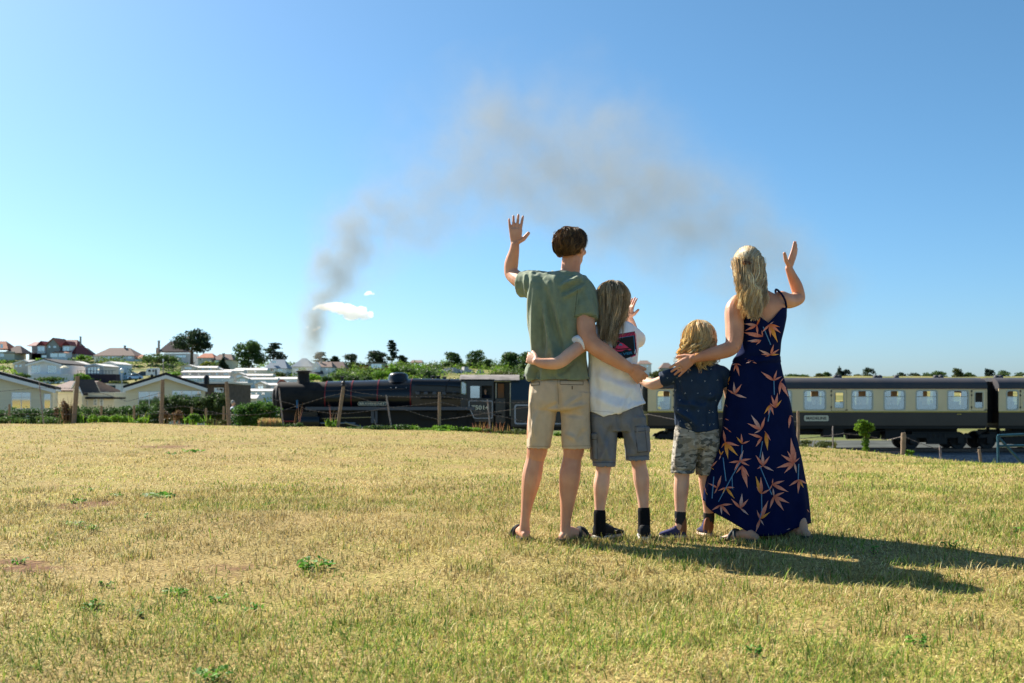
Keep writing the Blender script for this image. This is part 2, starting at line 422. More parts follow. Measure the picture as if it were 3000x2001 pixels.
OLIVE = ((.03, .05, .012), (.13, .15, .04)); MIDG = ((.025, .055, .016), (.10, .17, .04)); BLUEG = ((.012, .03, .022), (.04, .07, .05))
def tree(name, label, px, base, top, wpx, d, kind, pal, n=900, leaf=None, trunk=True, group=None, cat='tree', seed=None, lean=0):
    seed = int(px * 7 + base) if seed is None else seed
    b = P(px, base, d); h = (base - top) / F * d; w = wpx / F * d
    t = thing(name, label, cat, b, 0, group)
    cb = {'round': .02, 'umbrella': .0, 'cedar': .05, 'cone': 0, 'bush': 0}[kind]
    blobs = crown_blobs(kind, w, h * (1 - cb), seed)
    blobs = [(x, y, z + h * cb, a, c, e) for x, y, z, a, c, e in blobs]
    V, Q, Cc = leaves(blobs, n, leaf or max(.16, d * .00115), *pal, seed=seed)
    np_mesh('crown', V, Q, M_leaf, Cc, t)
    if trunk:
        g = random.Random(seed); mb = MB(); th = h * (.62 if kind != 'cone' else .9); r0 = max(.05, w * (.035 if kind != 'cone' else .03))
        mb.tube([(0, 0, -.6), (lean * .3, 0, th * .4), (lean, 0, th)], [r0 * 1.2, r0 * .85, r0 * .4], 7)
        for x, y, z, a, c, e in blobs[::max(1, len(blobs) // 8)]:
            z0 = th * g.uniform(.35, .8)
            mb.tube([(lean * z0 / th, 0, z0), (x * .5, y * .5, (z0 + z) / 2), (x, y, z)], [r0 * .4, r0 * .28, r0 * .1], 5)
        mb.build('trunk', M_bark, t, smooth=True)
    else:
        mb = MB()
        for k in range(5):
            a = k * 1.26; mb.tube([(0, 0, -.3), (math.cos(a) * w * .12, math.sin(a) * w * .12, h * .3), (math.cos(a) * w * .25, math.sin(a) * w * .25, h * .55)], [w * .012 + .01, w * .009 + .01, .008], 5)
        mb.build('stems', M_bark, t)
    return t

def scrub():
    g = random.Random(77); bl = []; br = []
    for k in range(520):
        px = g.uniform(-250, 1750); d = g.choice((g.uniform(120, 260), g.uniform(250, 440))); z = float(hill_z(np.array(px), np.array(d))); s = g.uniform(.5, 1.5) * (1 + (d > 250) * .5)
        if 360 < px < 500 and 235 < d < 300: continue
        x = (px - 1500) / F * d
        for j in range(g.randint(2, 5)): (br if k % 3 == 0 else bl).append((x + g.uniform(-2, 2) * s, d + g.uniform(-1, 1), z + g.uniform(0, .7) * s, s * g.uniform(.7, 1.5), s, s * g.uniform(.5, .9)))
    for k in range(150):                                  # thicker belt of bushes along the ridge and behind the engine
        px = g.uniform(840, 1720); d = g.uniform(270, 430); z = float(hill_z(np.array(px), np.array(d))); s = g.uniform(1.2, 2.6); x = (px - 1500) / F * d
        if 1275 < px < 1470 and d < 380 and g.random() < .75: continue
        for j in range(4): (br if k % 2 else bl).append((x + g.uniform(-1.5, 1.5) * s, d + g.uniform(-1, 1), z + g.uniform(.1, .9) * s, s * g.uniform(.6, 1.1), s, s * g.uniform(.5, .8)))
    for k in range(95):
        px = g.choice((g.uniform(965, 1290), g.uniform(965, 1290), g.uniform(1455, 1740))); d = g.uniform(285, 345); z = float(hill_z(np.array(px), np.array(d))); s = g.uniform(1.5, 3.0); x = (px - 1500) / F * d
        for j in range(5): (br if k % 2 else bl).append((x + g.uniform(-1.2, 1.2) * s, d + g.uniform(-1, 1), z + g.uniform(.1, 1.15) * s, s * g.uniform(.5, .9), s * .8, s * g.uniform(.4, .7)))
    for k in range(80):                                   # undergrowth round the feet of the ridge trees
        px = g.uniform(850, 1600); d = g.uniform(385, 425); s = g.uniform(1.3, 2.6); x = (px - 1500) / F * d; z = CH + (HZ - (1082 if px < 1250 else 1086)) / F * d
        for j in range(4): (br if k % 3 == 0 else bl).append((x + g.uniform(-1.6, 1.6) * s, d, z + g.uniform(.0, 1.0) * s, s * g.uniform(.6, 1.0), s, s * g.uniform(.5, .8)))
    for k in range(40):                                   # garden greenery in front of the ridge houses
        px = g.uniform(-60, 860); d = g.uniform(370, 392); s = g.uniform(.9, 1.7); x = (px - 1500) / F * d; z = CH + (HZ - 1064) / F * d - 1.2
        for j in range(4): (br if k % 2 else bl).append((x + g.uniform(-2, 2) * s, d + g.uniform(-1, 1), z + g.uniform(.1, .9) * s, s * g.uniform(.8, 1.3), s, s * g.uniform(.5, .8)))
    A_ = leaves(bl, 32000, .36, (.025, .055, .014), (.13, .20, .04), seed=5, clump_mix=.75); B_ = leaves(br, 24000, .36, (.05, .11, .014), (.22, .36, .04), seed=6, clump_mix=.7)
    V = np.concatenate([A_[0], B_[0]]); Q = np.concatenate([A_[1], B_[1] + len(A_[0])]); Cc = np.concatenate([A_[2], B_[2]])
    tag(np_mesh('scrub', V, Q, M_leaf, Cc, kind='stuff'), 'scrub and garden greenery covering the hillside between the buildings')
scrub()

# ------------------------------------------------------------ the train
SC = F / NEAR                                     # photo pixels per metre on the near side of the train
def tx(px): return (px - 1500) / SC
def tz(py): return CH - (py - HZ) / SC
M_black = mat('locomotive_black', (.007, .009, .013), .30, .4, var=.25, vscale=1.2, coat=.12)
M_blackm = mat('sooty_black', (.009, .009, .010), .7, .25, col2=(.022, .019, .017), vscale=2.5)
M_navy = mat('cab_paint', (.008, .018, .028), .3, .4, var=.2, vscale=1.5, coat=.15)
M_grey_roof = mat('grey_cab_roof', (.30, .27, .25), .8, .2, col2=(.16, .145, .135), vscale=2)
M_red = mat('red_lining', (.22, .015, .02), .4, .4)
M_line = mat('grey_lining', (.42, .42, .46), .5, .3)
M_brass = mat('brass', (.75, .5, .2), .2, .5, metal=1)
M_steelp = mat('bright_steel', (.35, .36, .38), .35, .5, metal=.9)
M_platew = mat('cream_lettering', (.72, .66, .50), .5, .3)
M_frame = mat('dark_frame', (.012, .012, .013), .6, .3)
M_plate_grey = mat('footplate_edge', (.085, .09, .11), .5, .3)
def lettering(body, size, cx, cz, y, m, parent, width=None, bold=.0, name='lettering'):
    """raised letters on the near side of a vehicle (facing -y)"""
    vs, fs = text_mesh(body, size, bold); xs = [v[0] for v in vs]; zs = [v[1] for v in vs]
    w = max(xs) - min(xs); k = (width / w) if width else 1; mx = (max(xs) + min(xs)) / 2; mz = (max(zs) + min(zs)) / 2
    mb = MB(); mb.add([(cx + (a - mx) * k, y, cz + b - mz) for a, b in vs], fs)
    return mb.build(name, m, parent, fix=False)
def ring_prism(mb, outer, inner, y0, y1):
    n = len(outer); 
    vs = [(p[0], y0, p[1]) for p in outer] + [(p[0], y0, p[1]) for p in inner] + [(p[0], y1, p[1]) for p in outer] + [(p[0], y1, p[1]) for p in inner]
    fs = []
    for i in range(n):
        j = (i + 1) % n
        fs += [(i, j, n + j, n + i), (2 * n + i, 3 * n + i, 3 * n + j, 2 * n + j), (i, 2 * n + i, 2 * n + j, j), (n + i, n + j, 3 * n + j, 3 * n + i)]
    mb.add(vs, fs)
def rrect(x0, x1, z0, z1, r, n=4):
    out = []
    for cx, cz, a0 in ((x1 - r, z1 - r, 0), (x0 + r, z1 - r, 90), (x0 + r, z0 + r, 180), (x1 - r, z0 + r, 270)):
        for k in range(n + 1):
            a = R(a0 + 90 * k / n); out.append((cx + r * math.cos(a), cz + r * math.sin(a)))
    return out

def wheel(parent, cx, cz, y, r, spokes, name='wheel', m=None, w=.13):
    o = bpy.data.objects.new(name, None); o.location = (cx, y, cz); link(o, parent)
    me = MB(); me.lathe([(r * .86, -w / 2), (r * 1.0, -w / 2), (r * .985, w / 2 - .03), (r * 1.035, w / 2 - .03), (r * 1.035, w / 2), (r * .86, w / 2), (r * .86, -w / 2)], (0, 0, 0), 'y', 36)
    me.build('tyre', mat('wheel_tyre', (.07, .075, .085), .45, .5, metal=.4), o, smooth=True)
    hb = MB(); hb.lathe([(r * .2, -w * .7), (r * .2, w * .6)], (0, 0, 0), 'y', 16)
    if spokes:
        for k in range(spokes):
            a = 6.2832 * k / spokes
            hb.tube([(math.sin(a) * r * .15, 0, math.cos(a) * r * .15), (math.sin(a) * r * .88, 0, math.cos(a) * r * .88)], [r * .05, r * .036], 5)
    else: hb.lathe([(r * .87, -w * .1), (r * .87, w * .1)], (0, 0, 0), 'y', 24)
    hb.build('wheel_centre', m or M_frame, o)
    return o

# --- locomotive
loco = thing('steam_locomotive', 'black steam locomotive with tall chimney and name plate, smoking at the front of the train', 'locomotive', (0, 0, 0))
BC = tz(1163); YB = TY
def boiler(prof, x_list, n=40, flat=0):
    rings = []
    for x, r, zc in prof:
        rings.append([(x, YB + r * math.cos(a), zc + r * math.sin(a)) for a in [6.2832 * k / n for k in range(n)]])
    return rings
sy = SC * NEAR / TY                                # pixels per metre on the centre line
def cz(py): return CH - (py - HZ) / sy
def cx(px): return (px - 1500) / sy
zt = lambda py: cz(py)
sm = MB(); r1 = .86
zc1 = cz(1119) - r1
sm.loft(boiler([(cx(812), r1 * .55, zc1), (cx(813.5), r1 * .8, zc1), (cx(818), r1 * .94, zc1), (cx(820), r1, zc1), (cx(959), r1, zc1)], 0))
smokebox = sm.build('smokebox', M_blackm, loco, smooth=True)
mb = MB(); mb.lathe([(r1 * .78, 0), (r1 * .76, -.1), (r1 * .55, -.2), (r1 * .1, -.26)], (cx(813), YB, zc1), 'x', 28); mb.build('smokebox_door', M_blackm, smokebox, smooth=True)
mb = MB()
for s in range(30):
    a = 6.2832 * s / 30
    for xx in (823,):
        mb.ell((cx(xx), YB + math.cos(a) * r1, zc1 + math.sin(a) * r1), (.02, .02, .02), 6, 4)
tag(mb.build('rivets', M_blackm, smokebox), kind='stuff')
r2 = .95; zc2 = cz(1110.5) - r2
bo = MB(); bo.loft(boiler([(cx(959), r1 + .03, zc1), (cx(1060), r1 + .05, zc1 + .03), (cx(1205), r2, zc2), (cx(1212), r2, zc2)], 0))
bo.build('boiler', M_black, loco, smooth=True)
for px, rr, zz in ((960, r1 + .045, zc1), (1036, r1 + .063, zc1 + .023), (1112, r1 + .085, (zc1 + .03) * .64 + zc2 * .36), (1207, r2 + .015, zc2)):
    mb = MB(); mb.loft(boiler([(cx(px - 1.6), rr, zz), (cx(px + 1.6), rr, zz)], 0)); mb.build('boiler_band', M_red, loco, smooth=True)
# firebox with its flat shoulders
def fb_ring(x, hw, top, bot, rr):
    pts = []
    for cyy, czz, a0 in ((hw - rr, top - rr, 0), (-hw + rr, top - rr, 90)):
        for k in range(7):
            a = R(a0 + 15 * k); pts.append((x, YB + cyy + rr * math.cos(a), czz + rr * math.sin(a)))
    pts += [(x, YB - hw * .93, bot), (x, YB + hw * .93, bot)]
    return pts
mb = MB(); mb.loft([fb_ring(cx(1211), .98, cz(1109.5), cz(1195), .42), fb_ring(cx(1352), 1.02, cz(1111), cz(1195), .42)]); mb.build('firebox', M_black, loco, smooth=True)
for px in (1213, 1238, 1270, 1334): mb = MB(); mb.ell((cx(px), YB - .52, cz(1111)), (.05, .05, .045), 8, 6); mb.build('washout_plug', M_brass, loco, smooth=True)
# chimney with its flared rim
mb = MB(); zb = cz(1120)
mb.lathe([(.46, -.12), (.36, .04), (.325, .18), (.32, .46), (.33, .54), (.40, .57), (.405, .63), (.34, .66), (.25, .66), (.24, .2)], (cx(889), YB, zb), 'z', 28)
mb.build('chimney', M_blackm, loco, smooth=True)
mb = MB(); mb.lathe([(.66, -.14), (.57, .0), (.54, .16), (.50, .30), (.40, .38), (.2, .41)], (cx(1167), YB, cz(1113)), 'z', 32)
mb.build('dome', M_black, loco, smooth=True)
for px, h in ((1268, .16), (1284, .16), (1302, .1)):
    mb = MB(); mb.lathe([(.11, -.08), (.10, h * .6), (.13, h * .7), (.13, h), (.03, h + .02)], (cx(px), YB, cz(1110)), 'z', 12); mb.build('safety_valve', M_frame, loco, smooth=True)
mb = MB(); mb.tube([(cx(1005), YB - .2, cz(1116)), (cx(1005), YB - .2, cz(1107))], .07, 10); mb.tube([(cx(1000), YB - .2, cz(1106)), (cx(1010), YB - .2, cz(1106))], .05, 8); mb.build('top_feed', M_frame, loco)
# footplate, steps, buffer beam
mb = MB(); mb.bx(tx(893), tx(1392), NEAR - .02, NEAR + 2.7, tz(1202), tz(1198)); mb.bx(tx(812), tx(893), NEAR, NEAR + 2.7, tz(1202), tz(1199)); mb.build('running_board', M_frame, loco)
mb = MB(); mb.bx(tx(895), tx(1390), NEAR - .045, NEAR - .021, tz(1201.5), tz(1192)); mb.build('valance', M_plate_grey, loco)
for _y in (NEAR, NEAR + 2.6): mb = MB(); mb.prism([(tx(797), tz(1232)), (tx(812), tz(1204)), (tx(818), tz(1204)), (tx(804), tz(1232))], _y, _y + .05); mb.build('front_bracket', M_line, loco)
mb = MB(); mb.bx(tx(797), tx(801), NEAR + .05, NEAR + 2.65, tz(1262), tz(1231)); mb.bx(tx(801), tx(860), NEAR + .1, NEAR + 2.6, tz(1236), tz(1233)); mb.build('buffer_beam', M_red, loco)
for y in (NEAR + .45, NEAR + 2.25):
    mb = MB(); mb.lathe([(.09, 0), (.09, -.35), (.22, -.36), (.22, -.42), (.1, -.43)], (tx(797), y, tz(1248)), 'x', 16); mb.build('buffer', M_frame, loco, smooth=True)
mb = MB(); mb.bx(tx(812), tx(1380), NEAR + .55, NEAR + .6, tz(1262), tz(1202)); mb.bx(tx(812), tx(1380), NEAR + 2.1, NEAR + 2.15, tz(1262), tz(1202)); mb.build('main_frame', M_frame, loco)
mb = MB(); mb.lathe([(.36, -.6), (.40, -.58), (.40, .58), (.36, .6)], (tx(905), NEAR + .25, tz(1236)), 'x', 20); mb.bx(tx(880), tx(930), NEAR - .02, NEAR + .4, tz(1222), tz(1206)); mb.build('cylinder', M_black, loco, smooth=True)
mb = MB(); mb.tube([(tx(935), NEAR + .1, tz(1240)), (tx(1040), NEAR + .1, tz(1240))], .045, 8)
mb.tube([(tx(1010), NEAR + .05, tz(1238)), (tx(1186), NEAR + .05, tz(1286))], .06, 6); mb.tube([(tx(1060), NEAR + .02, tz(1290)), (tx(1340), NEAR + .02, tz(1290))], .06, 6)
mb.tube([(tx(940), NEAR + .2, tz(1226)), (tx(1090), NEAR + .15, tz(1222))], .03, 6); mb.tube([(tx(1090), NEAR + .15, tz(1210)), (tx(1100), NEAR + .12, tz(1244)), (tx(1190), NEAR + .08, tz(1260))], .03, 6)
mb.build('connecting_rods', M_steelp, loco)
mb = MB(); mb.bx(tx(1086), tx(1095), NEAR + .1, NEAR + .2, tz(1240), tz(1204)); mb.bx(tx(1098), tx(1105), NEAR + .1, NEAR + .2, tz(1240), tz(1204)); mb.build('motion_bracket', M_plate_grey, loco)
for px in (1062, 1186, 1342): 
    wheel(loco, tx(px), RAILZ + .86, TY - .72, .86, 16, 'driving_wheel'); wheel(loco, tx(px), RAILZ + .86, TY + .72, .86, 16, 'driving_wheel')
for px in (846, 964):
    wheel(loco, tx(px), RAILZ + .46, TY - .72, .46, 10, 'bogie_wheel'); wheel(loco, tx(px), RAILZ + .46, TY + .72, .46, 10, 'bogie_wheel')
mb = MB(); mb.bx(tx(1225), tx(1338), NEAR + .3, NEAR + .5, tz(1228), tz(1206)); mb.build('ash_pan', M_blackm, loco)
mb = MB(); mb.tube([(tx(1215), NEAR + .35, tz(1128)), (tx(1290), NEAR + .33, tz(1130)), (tx(1350), NEAR + .3, tz(1134))], .03, 6); mb.tube([(tx(1222), NEAR + .3, tz(1148)), (tx(1290), NEAR + .25, tz(1150)), (tx(1345), NEAR + .2, tz(1152))], .045, 6); mb.tube([(tx(1318), NEAR + .6, tz(1106)), (tx(1306), NEAR + .35, tz(1126)), (tx(1304), NEAR + .22, tz(1160))], .022, 6); mb.tube([(tx(1230), NEAR + .2, tz(1166)), (tx(1350), NEAR + .2, tz(1166))], .06, 8); mb.build('pipework', M_frame, loco)
for _px in (1222, 1246, 1272, 1300, 1330): mb = MB(); mb.box((tx(_px), NEAR + .26, tz(1152)), (.22, .12, .16)); mb.build('injector_valve', M_plate_grey, loco, bevel=.02)
mb = MB(); mb.tube([(tx(905), NEAR + .32, tz(1147)), (tx(1200), NEAR + .28, tz(1139))], .018, 6); mb.tube([(tx(1005), NEAR + .5, tz(1110)), (tx(1004), NEAR + .3, tz(1150)), (tx(1000), NEAR + .2, tz(1196))], .03, 6); mb.build('handrail', M_blackm, loco)
for px in (1143, 1158, 1188): mb = MB(); mb.ell((tx(px), NEAR + .42, tz(1136)), (.035, .035, .035), 8, 6); mb.build('handrail_knob', M_steelp, loco)
mb = MB(); mb.bx(tx(866), tx(871), NEAR + .12, NEAR + .25, tz(1196), tz(1172)); mb.build('lubricator', mat('blue_enamel', (.03, .12, .25), .3), loco)
# name plate
x0, x1, z0, z1 = tx(1047), tx(1135), tz(1188.5), tz(1177)
pl = [(x0 + .07, z0), (x1 - .07, z0), (x1 - .07, z0 + .05), (x1, (z0 + z1) / 2), (x1 - .07, z1 - .05), (x1 - .07, z1), (x0 + .07, z1), (x0 + .07, z1 - .05), (x0, (z0 + z1) / 2), (x0 + .07, z0 + .05)]
mb = MB(); mb.prism(pl, NEAR - .02, NEAR + .02); plate = mb.build('name_plate', mat('plate_blue', (.015, .05, .08), .35), loco)
cxm, czm = (x0 + x1) / 2, (z0 + z1) / 2
mb = MB(); ring_prism(mb, pl, [(cxm + (a - cxm) * .975, czm + (b - czm) * .88) for a, b in pl], NEAR - .028, NEAR - .021); mb.build('plate_rim', M_platew, plate)
lettering('BRAVEHEART', .150, cxm, czm, NEAR - .03, M_platew, plate, width=(x1 - x0) * .84, bold=.002)
mb = MB(); mb.bx(tx(1075), tx(1105), NEAR + .0, NEAR + .3, tz(1194), tz(1189)); mb.build('plate_bracket', M_frame, plate)
# cab
cab = MB()
side = [(tx(1369), tz(1120)), (tx(1444), tz(1120)), (tx(1444), tz(1236)), (tx(1391), tz(1236)), (tx(1384), tz(1222)), (tx(1370), tz(1195))]
hole1 = [(tx(1377), tz(1130)), (tx(1406), tz(1130)), (tx(1406), tz(1167)), (tx(1377), tz(1167))]
def cab_side(mb, y0, y1):
    xs = [tx(1369), tx(1377), tx(1406), tx(1411), tx(1441), tx(1446)]
    mb.bx(xs[0], xs[5], y0, y1, tz(1130), tz(1118)); mb.bx(xs[0], xs[1], y0, y1, tz(1167), tz(1130)); mb.bx(xs[2], xs[3], y0, y1, tz(1167), tz(1130)); mb.bx(xs[4], xs[5], y0, y1, tz(1167), tz(1130))
    mb.prism([(tx(1369), tz(1167)), (tx(1446), tz(1167)), (tx(1446), tz(1236)), (tx(1393), tz(1236)), (tx(1386), tz(1224)), (tx(1369), tz(1190))], y0, y1)
cab_side(cab, NEAR, NEAR + .04); cab.bx(tx(1369), tx(1500), NEAR + 2.62, NEAR + 2.66, tz(1236), tz(1116))  # far side left without openings and extended as added dark backing
cab.bx(tx(1367), tx(1369), NEAR + .1, NEAR + 2.55, tz(1200), tz(1112)); cab.bx(tx(1369), tx(1470), NEAR + .05, NEAR + 2.6, tz(1216), tz(1212))
cab.build('cab', M_navy, loco)
mb = MB(); mb.prism([(tx(1370), tz(1174)), (tx(1444), tz(1174)), (tx(1444), tz(1236)), (tx(1370), tz(1236))], NEAR + 1.2, NEAR + 1.25); mb.build('firehole_wall', M_frame, loco)
rf = MB(); prof = []
for k in range(13):
    a = -1 + 2 * k / 12; prof.append((YB + a * 1.36, cz(1098) - .30 * a * a))
prof += [(y, z - .05) for y, z in reversed(prof)]
rf.prism(prof, tx(1346), tx(1522), 'x'); rf.build('cab_roof', M_grey_roof, loco, smooth=True)
mb = MB(); mb.prism([(NEAR - .01, tz(1111)), (NEAR + .05, tz(1111)), (NEAR + .05, tz(1119)), (NEAR - .01, tz(1119))], tx(1350), tx(1448), 'x'); mb.build('cab_gutter', M_navy, loco)
sp = [(tx(1351), tz(1117)), (tx(1354), tz(1115)), (tx(1366), tz(1124)), (tx(1366), tz(1152)), (tx(1362), tz(1156)), (tx(1351), tz(1153))]
spc = (sum(p[0] for p in sp) / 6, sum(p[1] for p in sp) / 6)
mb = MB(); ring_prism(mb, sp, [(spc[0] + (a - spc[0]) * .72, spc[1] + (b - spc[1]) * .86) for a, b in sp], NEAR + .1, NEAR + .14); o = mb.build('cab_front_window', mat('pale_green_trim', (.42, .52, .45), .5), loco)
mb = MB(); mb.prism([(spc[0] + (a - spc[0]) * .72, spc[1] + (b - spc[1]) * .86) for a, b in sp], NEAR + .115, NEAR + .125); mb.build('pane', glass_mat(), o)
mb = MB(); mb.bx(tx(1378), tx(1405), NEAR + .012, NEAR + .02, tz(1166), tz(1131)); mb.build('cab_side_window', glass_mat('cab_glass', (.5, .7, .8), .55), loco)
pan = [(tx(1375), tz(1174)), (tx(1441), tz(1174)), (tx(1443), tz(1176)), (tx(1443), tz(1224)), (tx(1441), tz(1226)), (tx(1392), tz(1226)), (tx(1388), tz(1224)), (tx(1374), tz(1194)), (tx(1373), tz(1190)), (tx(1373), tz(1176))]
pc = (tx(1409), tz(1200))
mb = MB(); ring_prism(mb, pan, [(pc[0] + (a - pc[0]) * .94, pc[1] + (b - pc[1]) * .94) for a, b in pan], NEAR - .012, NEAR - .002); mb.build('cab_panel_lining', M_line, loco)
lettering('75014', .32, tx(1407), tz(1194), NEAR - .012, M_platew, loco, width=tx(1432) - tx(1382), bold=.006, name='running_number')
mb = MB(); mb.tube([(tx(1453), NEAR + .1, tz(1122)), (tx(1453), NEAR + .1, tz(1218))], .02, 6); mb.tube([(tx(1495), NEAR + .1, tz(1122)), (tx(1495), NEAR + .1, tz(1218))], .02, 6); mb.build('cab_handrail', M_platew, loco)
mb = MB(); mb.bx(tx(1452), tx(1480), NEAR + .05, NEAR + .09, tz(1240), tz(1167)); mb.build('cab_door', M_navy, loco)
mb = MB(); mb.bx(tx(1458), tx(1476), NEAR + 1.0, NEAR + 1.1, tz(1166), tz(1124)); mb.build('cab_locker', mat('varnished_wood', (.38, .17, .07), .5), loco)
mb = MB(); mb.bx(tx(1448), tx(1500), NEAR + .3, NEAR + 2.4, tz(1262), tz(1218)); mb.build('drag_beam', M_frame, loco)
mb = MB(); mb.prism([(tx(1349), tz(1114)), (tx(1370), tz(1114)), (tx(1370), tz(1200)), (tx(1349), tz(1200))], NEAR + .17, NEAR + .2); mb.build('cab_front', M_navy, loco)
mb = MB(); mb.bx(tx(1372), tx(1500), NEAR + .35, NEAR + .4, tz(1275), tz(1200)); mb.bx(tx(1400), tx(1436), NEAR + .1, NEAR + .34, tz(1262), tz(1258)); mb.bx(tx(1400), tx(1403), NEAR + .1, NEAR + .34, tz(1258), tz(1236)); mb.build('cab_step', M_frame, loco)
# --- tender
ten = thing('tender', 'black coal tender with grey lined panel coupled behind the locomotive cab', 'tender', (0, 0, 0))
mb = MB(); mb.prism([(NEAR + .02, tz(1250)), (NEAR + 2.68, tz(1250)), (NEAR + 2.68, tz(1172)), (NEAR + 2.45, tz(1112)), (NEAR + .25, tz(1112)), (NEAR + .02, tz(1172))], tx(1497), tx(1880), 'x'); mb.build('tender_tank', M_navy, ten)
mb = MB(); ring_prism(mb, rrect(tx(1507), tx(1870), tz(1243), tz(1185), .12), rrect(tx(1507) + .07, tx(1870) - .07, tz(1243) + .07, tz(1185) - .07, .1), NEAR + .003, NEAR + .015); mb.build('tender_lining', M_line, ten)
mb = MB(); mb.bx(tx(1497), tx(1880), NEAR + .25, NEAR + 2.45, tz(1262), tz(1250)); mb.build('tender_frame', M_frame, ten)
g = random.Random(3); mb = MB()
for k in range(60): mb.ell((g.uniform(tx(1545), tx(1800)), YB + g.uniform(-.8, .8), tz(1112) + g.uniform(-.05, .25)), (g.uniform(.1, .22),) * 3, 6, 4)
tag(mb.build('coal', mat('coal', (.01, .01, .011), .5, .4), ten), kind='stuff')
for px in (1560, 1690, 1820):
    wheel(ten, tx(px), RAILZ + .5, TY - .72, .5, 10, 'tender_wheel'); wheel(ten, tx(px), RAILZ + .5, TY + .72, .5, 10, 'tender_wheel')
# --- coaches
M_cream = mat('coach_cream', (.84, .65, .38), .4, .3, var=.08, vscale=.7, coat=.1)
M_brown = mat('coach_brown', (.036, .022, .014), .35, .4, var=.18, vscale=.9, coat=.15)
M_croof = mat('coach_roof', (.075, .065, .065), .6, .3, col2=(.045, .05, .06), vscale=1.2)
M_gold = mat('yellow_lining', (.50, .36, .06), .5)
M_curt = mat('curtain_blue', (.12, .28, .42), .9, .1, var=.2, vscale=9, stretch=(6, 6, .3))
M_inside = mat('coach_interior', (.22, .16, .11), .8, .2)
M_seat = mat('seat_moquette', (.06, .10, .16), .95, .1, var=.3, vscale=10)
M_frw = mat('window_rim', (.50, .50, .42), .4, .5)
def coach(name, label, px0, px1, wins, doors, vents, bogies):
    t = thing(name, label, 'coach', (0, 0, 0))
    x0, x1 = tx(px0), tx(px1); Y0, Y1 = NEAR, NEAR + 2.7
    cuts = sorted([(a, b, 1144, 1201) for a, b in wins] + [(a, b, 1150, 1194) for a, b in doors])
    zt_, zb_ = tz(1138), tz(1205)
    for yy in ((Y0, Y0 + .05), (Y1 - .05, Y1)):
        mb = MB(); cur = x0
        for a, b, p0, p1 in cuts:
            mb.bx(cur, tx(a), *yy, zb_, zt_); mb.bx(tx(a), tx(b), *yy, tz(p0), zt_); mb.bx(tx(a), tx(b), *yy, zb_, tz(p1)); cur = tx(b)
        mb.bx(cur, x1, *yy, zb_, zt_); mb.build('side_panel', M_cream, t)
    mb = MB(); mb.prism([(Y0 - .004, tz(1247)), (Y1 + .004, tz(1247)), (Y1 + .004, zb_), (Y0 - .004, zb_)], x0, x1, 'x'); mb.build('lower_body', M_brown, t)
    mb = MB(); mb.bx(x0, x1, Y0 - .012, Y0 - .005, tz(1208), tz(1204.6)); mb.build('waist_line', M_gold, t)
    mb = MB(); mb.bx(x0, x0 + .06, Y0 + .06, Y1 - .06, zb_, zt_); mb.bx(x1 - .06, x1, Y0 + .06, Y1 - .06, zb_, zt_); mb.build('end_wall', M_frame, t)
    pr = []
    for k in range(21):                               # rounded roof, steeper at the cornice
        a = math.pi * k / 20; s = math.copysign(abs(math.cos(a)) ** .72, math.cos(a))
        pr.append((YB - s * 1.385, tz(1138) + (math.sin(a) ** .8) * .60))
    mb = MB(); mb.prism(pr, x0, x1, 'x'); rf = mb.build('roof', M_croof, t, smooth=True)
    mb = MB(); mb.bx(x0, x1, Y0 - .03, Y0 - .002, tz(1139.2), tz(1137)); mb.build('gutter', mat('gutter_red', (.10, .035, .03), .6), rf)
    for v in vents:
        mb = MB(); mb.lathe([(.14, -.1), (.15, .08), (.11, .15), (.03, .18)], (cx(v), YB + .2, tz(1106.5)), 'z', 14); mb.build('roof_vent', M_croof, rf, smooth=True)
    mb = MB(); mb.bx(x0 + .1, x1 - .1, Y0 + .1, Y1 - .1, zb_ + .02, zb_ + .06); mb.bx(x0 + .08, x1 - .08, Y1 - .75, Y1 - .70, zb_ + .06, zt_ - .9); mb.build('interior', M_inside, t)
    for k in range(int((x1 - x0) / 1.0)):
        if k % 2: continue
        mb = MB(); xx = x0 + .9 + k * 1.0
        for yy in (Y0 + .75,):
            mb.box((xx, yy, zb_ + .28), (.14, 1.0, .5)); mb.box((xx + .2, yy, zb_ + .12), (.45, 1.0, .14))
        mb.build('seat', M_seat, t)
    for a, b in wins:
        w = bpy.data.objects.new('window', None); w.location = (0, 0, 0); link(w, t)
        xa, xb, za, zb2 = tx(a), tx(b), tz(1201), tz(1144)
        mb = MB(); ring_prism(mb, rrect(xa - .03, xb + .03, za - .03, zb2 + .03, .16), rrect(xa + .035, xb - .035, za + .035, zb2 - .035, .12), Y0 - .012, Y0 + .02)
        mb.bx(xa + .03, xb - .03, Y0 - .008, Y0 + .012, tz(1163.2), tz(1161.2)); mb.build('window_frame', M_frw, w)
        mb = MB(); mb.bx(xa + .03, xb - .03, Y0 + .022, Y0 + .028, za + .03, tz(1162)); mb.build('pane', glass_mat('coach_glass', (.62, .74, .82), .38), w)
        wd = (xb - xa) * .3
        if b - a > 45:
            for q in ((xa + .03, xa + .03 + wd), (xb - .03 - wd, xb - .03)):
                mb = MB(); mb.bx(*q, Y0 + .022, Y0 + .028, tz(1162) + .02, zb2 - .03); mb.build('vent_pane', glass_mat('coach_glass'), w)
            cu = MB()
            for q in ((xa - .02, xa + .2), (xb - .2, xb + .02)):
                n = 9; rings = []
                for k in range(n): rings.append((q[0] + (q[1] - q[0]) * k / (n - 1), Y0 + .10 + .025 * (k % 2)))
                for k in range(n - 1):
                    (xq, yq), (xw, yw) = rings[k], rings[k + 1]
                    cu.add([(xq, yq, za), (xw, yw, za), (xw, yw, zb2), (xq, yq, zb2)], [(0, 1, 2, 3)])
            cu.build('curtain_or_room_shade', M_curt, w)
